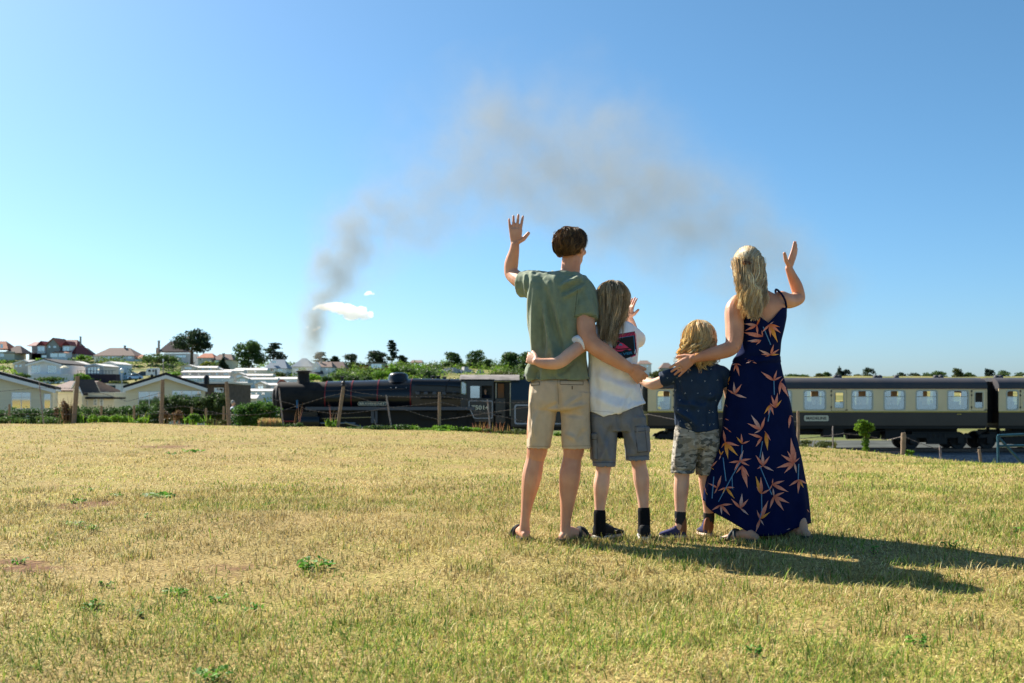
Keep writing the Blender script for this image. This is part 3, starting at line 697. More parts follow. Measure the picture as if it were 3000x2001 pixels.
    for a, b in doors:
        d = bpy.data.objects.new('door', None); link(d, t)
        xa, xb = tx(a) - .2, tx(b) + .18
        mb = MB(); ring_prism(mb, rrect(xa, xb, tz(1204), tz(1141), .05), rrect(xa + .012, xb - .012, tz(1204) + .012, tz(1141) - .012, .05), Y0 - .008, Y0 - .001); mb.build('door_edge', M_brown, d)
        mb = MB(); ring_prism(mb, rrect(tx(a) - .04, tx(b) + .04, tz(1194) - .04, tz(1150) + .04, .09), rrect(tx(a), tx(b), tz(1194), tz(1150), .06), Y0 - .014, Y0 - .002); mb.build('window_frame', M_frw, d)
        mb = MB(); mb.bx(tx(a), tx(b), Y0 + .02, Y0 + .026, tz(1194), tz(1178)); mb.build('pane', glass_mat('coach_glass'), d)
        mb = MB(); mb.box((xb - .02, Y0 - .03, tz(1201)), (.12, .05, .04)); mb.build('handle', M_frame, d)
        for py in (1146, 1158, 1193):
            mb = MB(); mb.box((xa, Y0 - .02, tz(py)), (.06, .04, .09)); mb.build('hinge', M_frame, d)
    mb = MB(); mb.bx(x0 + .05, x1 - .05, Y0 + .08, Y1 - .08, tz(1256), tz(1247)); mb.build('underframe', M_frame, t)
    mb = MB(); xm = (x0 + x1) / 2
    mb.bx(xm - 2.6, xm - 1.0, Y0 + .25, Y0 + .9, tz(1290), tz(1256)); mb.bx(xm + .4, xm + 1.5, Y0 + .25, Y0 + .8, tz(1282), tz(1256))
    mb.lathe([(.26, -.9), (.28, -.85), (.28, .85), (.26, .9)], (xm + 2.8, Y0 + 1.0, tz(1274)), 'x', 14)
    for s in (-1, 1): mb.tube([(xm - 4.6 * s, Y0 + .3, tz(1256)), (xm - 2.9 * s, Y0 + .3, tz(1268)), (xm + .0, Y0 + .3, tz(1268))], .03, 5)
    mb.bx(xm - 6.2, xm - 3.6, Y0 + .3, Y0 + 1.0, tz(1296), tz(1256)); mb.bx(xm + 3.8, xm + 4.9, Y0 + .3, Y0 + 1.0, tz(1288), tz(1256))
    mb.build('battery_boxes', M_frame, t)
    mb = MB(); mb.bx(x0 + 1.2, x1 - 1.2, YB - .4, YB + .4, tz(1276), tz(1256)); mb.build('floor_beams', M_frame, t)
    for pc_ in bogies:
        bg = bpy.data.objects.new('bogie', None); link(bg, t); bx_ = tx(pc_)
        for yy in (TY - .98, TY + .98):
            mb = MB(); mb.prism([(bx_ - 1.9, RAILZ + .62), (bx_ + 1.9, RAILZ + .62), (bx_ + 1.75, RAILZ + .80), (bx_ + .6, RAILZ + .84), (bx_ - .6, RAILZ + .84), (bx_ - 1.75, RAILZ + .80)], yy - .05, yy + .05)
            for q in (-1.3, 1.3): mb.bx(bx_ + q - .16, bx_ + q + .16, yy - .1, yy + .1, RAILZ + .32, RAILZ + .66)
            mb.bx(bx_ - .55, bx_ + .55, yy - .08, yy + .08, RAILZ + .28, RAILZ + .62)
            for q in (-.42, -.14, .14, .42): mb.lathe([(.10, 0), (.10, .3)], (bx_ + q, yy, RAILZ + .55), 'z', 8)
            mb.build('bogie_frame', M_frame, bg)
        mb = MB(); mb.bx(bx_ - 1.3, bx_ + 1.3, TY - .9, TY + .9, RAILZ + .7, RAILZ + .95); mb.build('bolster', M_frame, bg)
        for q in (-1.3, 1.3):
            for yy in (TY - .72, TY + .72):
                mb = MB(); mb.lathe([(.06, -.08), (.2, -.07), (.24, -.02), (.41, -.02), (.46, -.05), (.46, .05), (.49, .05), (.49, .08), (.40, .08), (.05, .06)], (bx_ + q, yy, RAILZ + .46), 'y', 24); mb.build('wheel', M_frame, bg, smooth=True)
    return t
c1 = coach('railway_coach', 'cream and chocolate brown coach with the MADELINE plate, right of the woman', 1898, 2892,
      [(1925, 1965), (2004, 2066), (2100, 2115), (2160, 2222), (2258, 2319), (2355, 2419), (2495, 2557), (2590, 2652), (2684, 2746), (2776, 2837)],
      [(2446, 2471), (2857, 2879), (1984, 1998)], [2452, 2462, 2569, 2581, 2630, 2746, 2761, 2200, 2212, 2080], (2030, 2752))
c2 = coach('railway_coach', 'second cream and brown coach cut off by the right picture edge', 2926, 3920,
      [(2949, 2983), (3040, 3102), (3135, 3197), (3230, 3292), (3325, 3387), (3520, 3582), (3615, 3677), (3710, 3772)], [(3000, 3020), (3470, 3495)], [2924, 2936, 3050, 3062, 3240], (2978, 3780))
mb = MB(); ring_prism(mb, rrect(tx(2356), tx(2427), tz(1233.5), tz(1217), .07), rrect(tx(2356) + .045, tx(2427) - .045, tz(1233.5) + .045, tz(1217) - .045, .05), NEAR - .024, NEAR - .005)
o = mb.build('name_plate', M_platew, c1)
mb = MB(); mb.prism(rrect(tx(2356) + .045, tx(2427) - .045, tz(1233.5) + .045, tz(1217) - .045, .05), NEAR - .018, NEAR - .005); mb.build('plate_field', mat('plate_cream', (.62, .56, .42), .5), o)
lettering('MADELINE', .20, tx(2391.5), tz(1225.2), NEAR - .021, M_frame, o, width=tx(2421) - tx(2362), bold=.004)
mb = MB(); mb.bx(tx(2804), tx(2809), NEAR - .012, NEAR - .006, tz(1215), tz(1212)); mb.bx(tx(2811), tx(2816), NEAR - .012, NEAR - .006, tz(1215), tz(1212)); mb.build('number_plate', M_gold, c1)
# gangway bellows between the coaches, owned by the second one
mb = MB()
for k in range(6):
    xx = tx(2892) + (tx(2926) - tx(2892)) * k / 5; g_ = .02 * (k % 2)
    mb.bx(xx - .05, xx + .05, YB - .62 - g_, YB + .62 + g_, tz(1240) , tz(1118) + g_)
mb.build('gangway', M_blackm, c2)
for px in (2894, 2924): mb = MB(); mb.lathe([(.07, -.3), (.07, .2), (.2, .21), (.2, .27)], (tx(px), NEAR + .5, tz(1262)), 'x', 12); mb.build('buffer', M_frame, c2)

# ------------------------------------------------------------ park homes, caravans and houses on the hillside
M_cwall = mat('cream_boarding', (.74, .68, .52), .7, .2, var=.06, vscale=.8, bump=.15, bscale=4, stretch=(.2, .2, 9))
M_wwall = mat('white_cladding', (.82, .81, .79), .6, .3, var=.05, vscale=.5)
M_pinkw = mat('pale_pink_cladding', (.66, .58, .52), .6, .3, var=.05, vscale=.5)
M_bluew = mat('pale_blue_render', (.55, .66, .72), .7, .2, var=.06)
M_greyw = mat('grey_render', (.36, .36, .33), .8, .2, var=.1, vscale=.4)
M_croof2 = mat('pale_caravan_roof', (.66, .62, .56), .6, .3, var=.06)
M_dtile = mat('dark_tiles', (.018, .019, .022), .8, .2, col2=(.05, .043, .04), vscale=5, stretch=(.3, 6, 6))
M_btile = mat('brown_tiles', (.16, .11, .09), .85, .2, col2=(.26, .19, .16), vscale=2.5, stretch=(1, 3, 3))
M_rtile = mat('red_tiles', (.17, .03, .03), .7, .25, var=.25, vscale=2.0)
M_otile = mat('orange_tiles', (.42, .16, .09), .8, .2, var=.2, vscale=2)
M_gtile = mat('blue_grey_slates', (.17, .22, .27), .7, .3, var=.15, vscale=2)
M_white = mat('white_trim', (.78, .79, .80), .5, .4)
M_dark = mat('dark_trim', (.02, .022, .025), .6, .3)
M_wpane = glass_mat('house_glass', (.35, .50, .58), .55)
M_room = mat('room_shade', (.10, .13, .15), .9, .1)  # dark tone standing in for the shade of rooms behind glass
M_deck = mat('dark_decking', (.05, .035, .05), .8, .2)
M_stone = mat('chimney_stack', (.42, .36, .30), .9, .1, var=.2)

class Bld:
    """a building whose front wall stands d metres away; positions on the front are given as photo pixels"""
    def __init__(s, name, label, cat, pxc, base, d, group=None, rz=0.):
        s.d, s.pxc, s.base = d, pxc, base
        s.t = thing(name, label, cat, P(pxc, base, d), rz, group); s.k = d / F
    def x(s, px): return (px - s.pxc) * s.k
    def z(s, py): return (s.base - py) * s.k
    def walls(s, px0, px1, eave, depth, m, drop=1.5, apex=None, apx=None):
        x0, x1, ze = s.x(px0), s.x(px1), s.z(eave); mb = MB()
        poly = [(x0, -drop), (x1, -drop), (x1, ze)] + ([(s.x(apx if apx else (px0 + px1) / 2), s.z(apex))] if apex else []) + [(x0, ze)]
        mb.prism(poly, 0, depth); mb.build('wall', m, s.t); return s
    def gable(s, px0, px1, eave, apex, depth, m, over=.35, fascia=None, apx=None, thick=.16, fh=.2):
        xa = s.x(apx if apx else (px0 + px1) / 2); za = s.z(apex); x0, x1, ze = s.x(px0), s.x(px1), s.z(eave)
        mb = MB(); up = thick
        mb.prism([(x0, ze), (xa, za), (x1, ze), (x1, ze + up), (xa, za + up), (x0, ze + up)], -over, depth + over); o = mb.build('roof', m, s.t)
        if fascia:
            mb = MB(); mb.prism([(x0, ze - fh), (xa, za - fh), (x1, ze - fh), (x1, ze - .004), (xa, za - .004), (x0, ze - .004)], -over - .06, -over + .02); mb.build('bargeboard', fascia, o)
        return o
    def side_roof(s, px0, px1, eave, ridge, depth, m, hip=0, over=.3):
        x0, x1, ze, zr = s.x(px0), s.x(px1), s.z(eave), s.z(ridge); h = s.k * hip
        yb = depth + over; ym = depth / 2
        vs = [(x0, -over, ze), (x1, -over, ze), (x1, yb, ze), (x0, yb, ze), (x0 + h, ym, zr), (x1 - h, ym, zr), (x0, -over, ze - .14), (x1, -over, ze - .14), (x1, yb, ze - .14), (x0, yb, ze - .14)]
        fs = [(0, 1, 5, 4), (2, 3, 4, 5), (1, 2, 5), (3, 0, 4), (6, 9, 8, 7), (0, 6, 7, 1), (1, 7, 8, 2), (2, 8, 9, 3), (3, 9, 6, 0)]
        mb = MB(); mb.add(vs, fs); return mb.build('roof', m, s.t)
    def win(s, px0, px1, py0, py1, y=0., bars=1, m=None, hbar=None, name='window'):
        x0, x1, z0, z1 = s.x(px0), s.x(px1), s.z(py1), s.z(py0); w = bpy.data.objects.new(name, None); link(w, s.t)
        f = max(.05, s.k * .9); mb = MB()
        ring_prism(mb, [(x0, z0), (x1, z0), (x1, z1), (x0, z1)], [(x0 + f, z0 + f), (x1 - f, z0 + f), (x1 - f, z1 - f), (x0 + f, z1 - f)], y - .06, y - .005)
        for k in range(1, bars):
            xx = x0 + (x1 - x0) * k / bars; mb.bx(xx - f / 2, xx + f / 2, y - .055, y - .006, z0 + f, z1 - f)
        if hbar: mb.bx(x0 + f, x1 - f, y - .052, y - .008, s.z(hbar) - f / 2, s.z(hbar) + f / 2)
        mb.build('frame', m or M_white, w)
        mb = MB(); mb.bx(x0 + f * .5, x1 - f * .5, y - .03, y - .02, z0 + f * .5, z1 - f * .5); mb.build('pane', M_wpane, w)
        mb = MB(); mb.add([(x0 + f * .5, y - .004, z0 + f * .5), (x1 - f * .5, y - .004, z0 + f * .5), (x1 - f * .5, y - .004, z1 - f * .5), (x0 + f * .5, y - .004, z1 - f * .5)], [(0, 1, 2, 3)]); mb.build('curtain_or_room_shade', M_room, w)  # flat sheet behind the pane, the room's shade put into its colour
        return w
    def chim(s, px, top, bot, w, parent=None, y=2.):
        mb = MB(); mb.bx(s.x(px - w / 2), s.x(px + w / 2), y - w * s.k / 2, y + w * s.k / 2, s.z(bot), s.z(top)); mb.bx(s.x(px - w * .65), s.x(px + w * .65), y - w * s.k * .65, y + w * s.k * .65, s.z(top), s.z(top) + .25)
        mb.build('chimney', M_stone, parent or s.t); return s

# --- park homes just behind the hedge
b = Bld('park_home', 'cream park home with dark gable roof at the left picture edge', 'park home', 0, 1215, 72, rz=R(22))
b.walls(-172, 140, 1141, 8, M_cwall, 2, 1096, 0); b.gable(-180, 149, 1141, 1093, 8, M_dtile, .5, M_white, 0, .22, .28)
b.win(30, 82, 1149, 1199, bars=2, hbar=1164); b.win(116, 136, 1153, 1199, bars=1, name='door'); b.win(-110, -50, 1149, 1199, bars=2, hbar=1164)
mb = MB(); mb.bx(b.x(141), b.x(150), -.3, 8, b.z(1146), b.z(1140)); mb.build('gutter', M_white, b.t)
b = Bld('park_home', 'cream park home with brown tiled roof behind the big leaning post', 'park home', 230, 1200, 84)
b.walls(150, 334, 1150, 9, M_cwall, 2.5); b.side_roof(135, 226, 1143, 1114, 9, M_btile, 0); b.side_roof(254, 334, 1164, 1149, 7, M_dtile, 14)
mb = MB(); mb.prism([(b.x(228), b.z(1200)), (b.x(254), b.z(1200)), (b.x(254), b.z(1156)), (b.x(238), b.z(1120)), (b.x(228), b.z(1135))], -.9, 3); mb.build('porch', M_cwall, b.t)
mb = MB(); mb.prism([(b.x(224), b.z(1141)), (b.x(238), b.z(1119)), (b.x(257), b.z(1160)), (b.x(257), b.z(1155)), (b.x(238), b.z(1113)), (b.x(224), b.z(1136))], -1.1, -.95); mb.build('porch_bargeboard', M_white, b.t)
mb = MB(); mb.prism([(b.x(223), b.z(1138)), (b.x(238), b.z(1115)), (b.x(258), b.z(1158)), (b.x(258), b.z(1154)), (b.x(238), b.z(1111)), (b.x(223), b.z(1134))], -.94, 2.6); mb.build('porch_roof', M_dtile, b.t)
for a in (248, 275, 293): b.win(a, a + 10, 1168, 1188, bars=1, hbar=1180)
b = Bld('park_home', 'cream park home with black gable roof behind the two tall posts', 'park home', 488, 1215, 73, rz=R(18))
b.walls(376, 596, 1139, 8, M_cwall, 2, 1105, 487); b.gable(370, 602, 1138, 1099, 8, M_dtile, .5, M_white, 487, .2, .26)
b.win(410, 470, 1147, 1195, bars=2); b.win(503, 585, 1144, 1195, bars=3, hbar=1160)
mb = MB(); mb.lathe([(.2, 0), (.22, .6), (.12, .75)], (b.x(604), 6, b.z(1124)), 'z', 8); mb.build('flue', M_dark, b.t)
b = Bld('park_home', 'flat roofed dark timber park home right of the black gable', 'park home', 612, 1200, 92)
b.walls(560, 668, 1126, 8, mat('brown_timber', (.10, .075, .06), .8, .2, var=.3, vscale=3), 2.5); mb = MB(); mb.bx(b.x(520), b.x(672), -.4, 8.4, b.z(1124), b.z(1119)); mb.build('roof', M_croof2, b.t)
mb = MB(); mb.bx(b.x(522), b.x(670), -.44, -.405, b.z(1127), b.z(1124)); mb.build('fascia', M_dark, b.t)
b.win(628, 655, 1136, 1150, bars=2)

# --- the white lodge with a slatted terrace and its neighbours
b = Bld('holiday_lodge', 'white lodge with low gable and big blue windows above a slatted terrace', 'lodge', 130, 1100, 225)
b.walls(82, 178, 1068, 14, M_wwall, 2, 1055, 130); b.gable(77, 182, 1067, 1053, 14, M_dtile, .5, M_white, 130, .22, .5)
b.win(91, 119, 1070, 1093, bars=3); b.win(139, 166, 1070, 1093, bars=4)
ter = MB(); 
for k in range(7): 
    zz = b.z(1113) + k * (b.z(1095) - b.z(1113)) / 7; mb = MB(); mb.bx(b.x(86), b.x(215), -2.1, -2.04, zz, zz + .13); mb.build('terrace_slat', M_white, b.t)
mb = MB(); mb.bx(b.x(86), b.x(215), -2.0, 0, -1.8, b.z(1098)); mb.build('terrace', M_wwall, b.t)
b = Bld('static_caravan', 'cream static caravan with low gable behind the left end of the white lodge', 'caravan', 62, 1090, 262)
b.walls(40, 90, 1066, 10, M_pinkw, 2, 1057, 72); b.gable(38, 92, 1066, 1055, 10, M_croof2, .3, M_white, 72); b.win(44, 52, 1068, 1076, bars=1); b.win(56, 64, 1068, 1076, bars=1)
b = Bld('static_caravan', 'small cream caravan with three windows behind the parasol', 'caravan', 200, 1082, 262)
b.walls(178, 224, 1067, 9, M_cwall, 2, 1059, 200); b.gable(175, 226, 1067, 1058, 9, M_croof2, .3, M_white, 200)
for a in (191, 202, 213): b.win(a, a + 7, 1066, 1077, bars=1)
b = Bld('static_caravan', 'cream caravan with glazed front and dark decking, middle of the left hillside', 'caravan', 272, 1098, 232)
b.walls(250, 303, 1074, 9, M_pinkw, 2, 1069, 277); b.gable(247, 306, 1074, 1067, 9, M_croof2, .3, M_white, 277)
for a in (257, 266, 275, 284): b.win(a, a + 8, 1075, 1094, bars=1)
mb = MB(); mb.bx(b.x(240), b.x(352), -2.6, 0, -1.8, b.z(1097)); mb.build('deck', M_deck, b.t)
for k in range(12): 
    mb = MB(); mb.bx(b.x(242 + k * 9), b.x(242.8 + k * 9), -2.6, -2.5, b.z(1097), b.z(1087)); mb.build('deck_post', M_deck, b.t)
mb = MB(); mb.bx(b.x(240), b.x(352), -2.64, -2.5, b.z(1087), b.z(1086.2)); mb.build('deck_rail', M_deck, b.t)
b = Bld('static_caravan', 'pale blue caravan with gable end left of the parked cars', 'caravan', 320, 1090, 246)
b.walls(302, 341, 1068, 10, M_bluew, 2, 1062, 320); b.gable(299, 343, 1068, 1060, 10, M_croof2, .3, M_white, 320); b.win(311, 326, 1070, 1080, bars=1); b.win(329, 336, 1070, 1082, bars=1)

# --- rows of static caravans in the middle of the hillside
def caravan(label, px0, px1, ridge, eave, base, d, wall=None, gable_w=0, roof=None, wins=(), depth=4.0, name='static_caravan'):
    b = Bld(name, label, 'caravan', (px0 + px1) / 2, base, d, 'static caravans in rows on the hillside')
    wall = wall or M_wwall; roof = roof or M_croof2
    b.walls(px0, px1, eave, depth, wall, 2.5); b.side_roof(px0 - 1, px1 + 1, eave, ridge, depth, roof, 3, .15)
    if gable_w:
        mb = MB(); mb.prism([(b.x(px0), -1.5), (b.x(px0 + gable_w), -1.5), (b.x(px0 + gable_w), b.z(eave)), (b.x(px0 + gable_w / 2), b.z(ridge - 2)), (b.x(px0), b.z(eave))], -1.2, 1); mb.build('gable_front', wall, b.t)
        mb = MB(); xa, xm, xb = b.x(px0 - 1.5), b.x(px0 + gable_w / 2), b.x(px0 + gable_w + 1.5)
        mb.prism([(xa, b.z(eave)), (xm, b.z(ridge - 2)), (xb, b.z(eave)), (xb, b.z(eave - 2)), (xm, b.z(ridge - 4)), (xa, b.z(eave - 2))], -1.5, 2); mb.build('gable_roof', roof, b.t)
        b.win(px0 + gable_w * .25, px0 + gable_w * .75, eave - 1, base - 5, y=-1.2, bars=2)
    for w0, w1 in wins: b.win(w0, w1, eave + (base - eave) * .22, eave + (base - eave) * .68, bars=1 if w1 - w0 < 8 else 2)
    return b
caravan('long white caravan at the top of the hillside with glazed gable at its left', 534, 636, 1072, 1077, 1087, 300, M_cwall, 42, wins=((590, 598), (612, 620)))
caravan('white caravan with a dark porch below the cone shaped conifer', 636, 714, 1082, 1086, 1097, 296, M_wwall, 17, wins=((662, 670), (684, 692)))
caravan('long pinkish caravan in the second row from the top', 530, 676, 1085, 1090, 1103, 272, M_pinkw, 0, wins=((538, 545), (552, 560), (580, 588), (606, 617), (632, 639), (655, 670)))
caravan('long low white caravan in the third row with pale roof', 526, 671, 1101, 1107, 1118, 245, M_wwall, 0, wins=((565, 580), (585, 592), (612, 625), (648, 656)))
caravan('cream caravan partly hidden behind the broad leafed tree', 684, 782, 1078, 1084, 1096, 305, M_cwall, 0, wins=((720, 727), (745, 752)))
caravan('white caravan with gabled porch and shaded end below the leafy tree', 688, 798, 1095, 1100, 1112, 262, M_pinkw, 32, wins=((740, 750), (770, 778)))
caravan('white caravan with veranda railing left of the smokebox', 698, 812, 1106, 1111, 1128, 232, M_bluew, 33, wins=((744, 750), (760, 767), (773, 780), (796, 804)))
caravan('square white caravan with two dark green doors beside the tall post', 668, 720, 1119, 1125, 1150, 190, M_bluew, 0, wins=((687, 696), (702, 711)))
caravan('cream caravan with brown edged gable just left of the smokebox', 752, 830, 1122, 1128, 1144, 200, M_pinkw, 32, M_croof2, wins=((795, 801),))
caravan('white caravan lowest on the right, under the brown edged one', 721, 820, 1139, 1145, 1164, 172, M_bluew, 0, wins=((730, 738), (748, 754), (766, 776), (790, 798)))
caravan('cream caravan nearest the walking man, broad side in view', 692, 752, 1157, 1167, 1190, 150, M_cwall, 0, wins=((700, 706),))
caravan('cream caravan half hidden by the tall post above the walking man', 640, 690, 1148, 1153, 1178, 160, M_cwall, 0, wins=((650, 656),))
caravan('pale caravan behind the chimney of the locomotive', 800, 872, 1104, 1110, 1125, 240, M_wwall, 0, wins=((818, 826), (838, 846)))
b = Bld('service_shed', 'white service shed with dark green door below the parked cars', 'shed', 328, 1150, 130)
b.walls(306, 350, 1126, 3, M_wwall, 1.5); mb = MB(); mb.bx(b.x(304), b.x(352), -.2, 3.2, b.z(1126), b.z(1124)); mb.build('roof', M_croof2, b.t)
mb = MB(); mb.bx(b.x(318), b.x(338), -.05, -.004, b.z(1150), b.z(1129)); mb.build('door', mat('bottle_green', (.01, .05, .055), .5), b.t)
b = Bld('static_caravan', 'grey low caravan roof behind the cream porch', 'caravan', 275, 1152, 128, 'static caravans in rows on the hillside')
b.walls(248, 302, 1137, 5, M_wwall, 2); b.side_roof(246, 304, 1136, 1128, 5, M_croof2, 6); b.win(256, 264, 1140, 1148)

# --- houses along the ridge
b = Bld('ridge_house', 'large grey house with dark red roof and dormers on the ridge', 'house', 150, 1052, 420)
b.walls(85, 222, 1036, 18, M_greyw, 4); o = b.side_roof(96, 222, 1036, 992, 18, M_rtile, 22, .3)
b.walls(93, 120, 1013, 10, M_greyw, 3); b.side_roof(78, 110, 1013, 1000, 9, M_rtile, 8)
mb = MB(); mb.prism([(b.x(143), -1), (b.x(180), -1), (b.x(180), b.z(1015)), (b.x(163), b.z(994)), (b.x(143), b.z(1013))], -2.2, 8); mb.build('gable_wall', M_greyw, b.t)
mb = MB(); mb.prism([(b.x(140), b.z(1015)), (b.x(163), b.z(993)), (b.x(183), b.z(1017)), (b.x(183), b.z(1015)), (b.x(163), b.z(990)), (b.x(140), b.z(1012))], -2.6, 9); mb.build('gable_roof', M_otile, b.t)
for a, c in ((112, 136), (186, 209)):
    mb = MB(); mb.bx(b.x(a), b.x(c), -1.0, 5, b.z(1036), b.z(1013)); mb.build('dormer', M_white, b.t)
    mb = MB(); mb.prism([(b.x(a - 2), b.z(1013)), (b.x(c + 2), b.z(1013)), (b.x((a + c) / 2), b.z(999))], -1.4, 7); mb.build('dormer_roof', M_rtile, b.t)
    b.win(a + 2, c - 2, 1015, 1029, y=-1.0, bars=2)
b.win(149, 155, 1014, 1020, y=-2.2); b.win(163, 172, 1014, 1020, y=-2.2, bars=2)
mb = MB(); mb.bx(b.x(168), b.x(212), -5, -.2, -2, b.z(1034)); mb.build('conservatory', M_white, b.t)
mb = MB(); mb.add([(b.x(165), -5.5, b.z(1035)), (b.x(220), -5.5, b.z(1035)), (b.x(215), -.2, b.z(1027)), (b.x(172), -.2, b.z(1027))], [(0, 1, 2, 3)]); mb.build('conservatory_roof', M_otile, b.t)
b.win(163, 185, 1036, 1048, y=-5.0, bars=1); b.win(187, 209, 1036, 1048, y=-5.0, bars=1); b.win(122, 140, 1040, 1048)
b.chim(218, 985, 1010, 4, None, 6)
b = Bld('ridge_house', 'brown roofed house at the left picture edge of the ridge', 'house', 20, 1052, 410)
b.walls(-60, 42, 1030, 10, M_cwall, 3); b.side_roof(-70, 24, 1022, 998, 9, M_otile, 22); b.side_roof(10, 66, 1034, 1011, 9, M_btile, 22); b.win(2, 10, 1008, 1020, y=-.3); b.win(0, 12, 1036, 1046, bars=2)
b = Bld('ridge_house', 'pale gabled house right of the red roofed one, partly hidden', 'house', 232, 1052, 440)
b.walls(214, 262, 1040, 10, M_wwall, 3); b.side_roof(212, 262, 1040, 1018, 9, M_btile, 18).name; b.chim(231, 1010, 1024, 4)
b = Bld('ridge_bungalow', 'wide bungalow with brown thatch like roof on the ridge', 'bungalow', 335, 1056, 400)
b.walls(276, 392, 1042, 12, M_wwall, 3); o = b.side_roof(272, 396, 1042, 1017, 12, M_btile, 32); b.chim(349, 1012, 1020, 5, o, 6)
b.win(303, 323, 1044, 1052, bars=3); b.win(327, 341, 1044, 1053, bars=2); b.win(374, 386, 1044, 1053, bars=2)
b = Bld('ridge_bungalow', 'small bungalow with orange gable between bungalow and bushes', 'bungalow', 410, 1060, 400)
b.walls(394, 430, 1051, 8, M_wwall, 3); b.side_roof(396, 418, 1050, 1038, 7, M_otile, 8)
b = Bld('ridge_house', 'house with tall chimney half hidden behind the big pine', 'house', 505, 1060, 410)
b.walls(480, 560, 1035, 10, M_wwall, 3); o = b.side_roof(462, 540, 1030, 998, 9, M_btile, 26); b.chim(463, 999, 1040, 5, None, 1); b.chim(452, 1020, 1040, 4, None, 3); b.win(515, 545, 1040, 1048, bars=3)
b = Bld('ridge_house', 'pink roofed bungalow right of the big pine trunks', 'house', 602, 1062, 405)
b.walls(580, 626, 1048, 8, M_wwall, 3); b.side_roof(576, 628, 1048, 1034, 8, M_otile, 14); b.win(584, 594, 1049, 1056, bars=2)
b = Bld('ridge_house', 'brown roofed house with pale chimney left of the leafy tree', 'house', 650, 1066, 405)
b.walls(622, 680, 1054, 9, M_cwall, 3); o = b.side_roof(618, 684, 1054, 1036, 9, M_btile, 16); b.chim(651, 1036, 1048, 5, o, 2); b.win(630, 640, 1055, 1061)
b = Bld('ridge_house', 'blue grey house with slate roof right of the leafy tree', 'house', 808, 1092, 340)
b.walls(778, 838, 1078, 9, M_bluew, 3); b.side_roof(774, 842, 1079, 1052, 9, M_gtile, 17); b.win(793, 806, 1056, 1064, y=1.8, bars=2); b.win(792, 806, 1081, 1088, bars=2); b.win(814, 828, 1080, 1089, bars=2)
b = Bld('ridge_house', 'white two storey house with grey roof behind the chimney smoke', 'house', 915, 1102, 330)
b.walls(856, 972, 1075, 9, M_wwall, 3); b.side_roof(852, 915, 1074, 1048, 9, M_gtile, 26); b.side_roof(918, 974, 1075, 1058, 9, M_btile, 10)
mb = MB(); mb.prism([(b.x(917), -1), (b.x(940), -1), (b.x(940), b.z(1074)), (b.x(927), b.z(1060)), (b.x(917), b.z(1072))], -1.5, 4); mb.build('gable_wall', M_wwall, b.t)
b.chim(936, 1054, 1070, 5, None, 3); b.chim(952, 1056, 1070, 5, None, 5); b.win(922, 932, 1076, 1084, y=-1.5, bars=2); b.win(953, 962, 1078, 1085, bars=2); b.win(866, 874, 1080, 1088)
mb = MB(); mb.add([(b.x(905), -4, b.z(1097)), (b.x(956), -4, b.z(1097)), (b.x(945), 0, b.z(1086)), (b.x(914), 0, b.z(1086))], [(0, 1, 2, 3)]); mb.build('lean_to_roof', M_dark, b.t)
b = Bld('ridge_house', 'long low brown house between the dark pines', 'house', 1000, 1084, 380)
b.walls(960, 1010, 1078, 8, M_wwall, 2); b.side_roof(950, 1014, 1079, 1059, 8, M_btile, 14)
b = Bld('ridge_house', 'modern grey flat roofed house with balcony among the bushes', 'house', 1092, 1084, 385)
b.walls(1052, 1130, 1071, 8, M_otile, 3); mb = MB(); mb.bx(b.x(1080), b.x(1128), -1, 7, b.z(1080), b.z(1062)); mb.build('upper_floor', M_greyw, b.t)
mb = MB(); mb.bx(b.x(1050), b.x(1082), -1.4, 8, b.z(1070), b.z(1068)); mb.bx(b.x(1078), b.x(1131), -1.6, 8, b.z(1063), b.z(1061)); mb.build('roof', M_dark, b.t); b.win(1088, 1120, 1066, 1078, y=-1.0, bars=3)
b = Bld('ridge_house', 'low house with pale roof at the right end of the village', 'house', 1172, 1072, 430)
b.walls(1158, 1200, 1066, 8, M_wwall, 3); b.side_roof(1154, 1192, 1066, 1057, 8, M_gtile, 5); b.side_roof(1200, 1238, 1062, 1054, 8, M_btile, 5)
b = Bld('ridge_house', 'distant white house between the older boy and the smaller boy', 'house', 1888, 1086, 620)
b.walls(1872, 1908, 1066, 12, M_wwall, 6); b.side_roof(1868, 1911, 1066, 1055, 12, M_btile, 11); b.win(1877, 1883, 1070, 1076); b.win(1893, 1900, 1070, 1076)
b = Bld('ridge_house', 'distant brown roofed house left of the smaller boy', 'house', 1952, 1088, 620)
b.walls(1938, 1972, 1078, 10, M_greyw, 6); b.side_roof(1934, 1976, 1078, 1062, 10, M_btile, 14)

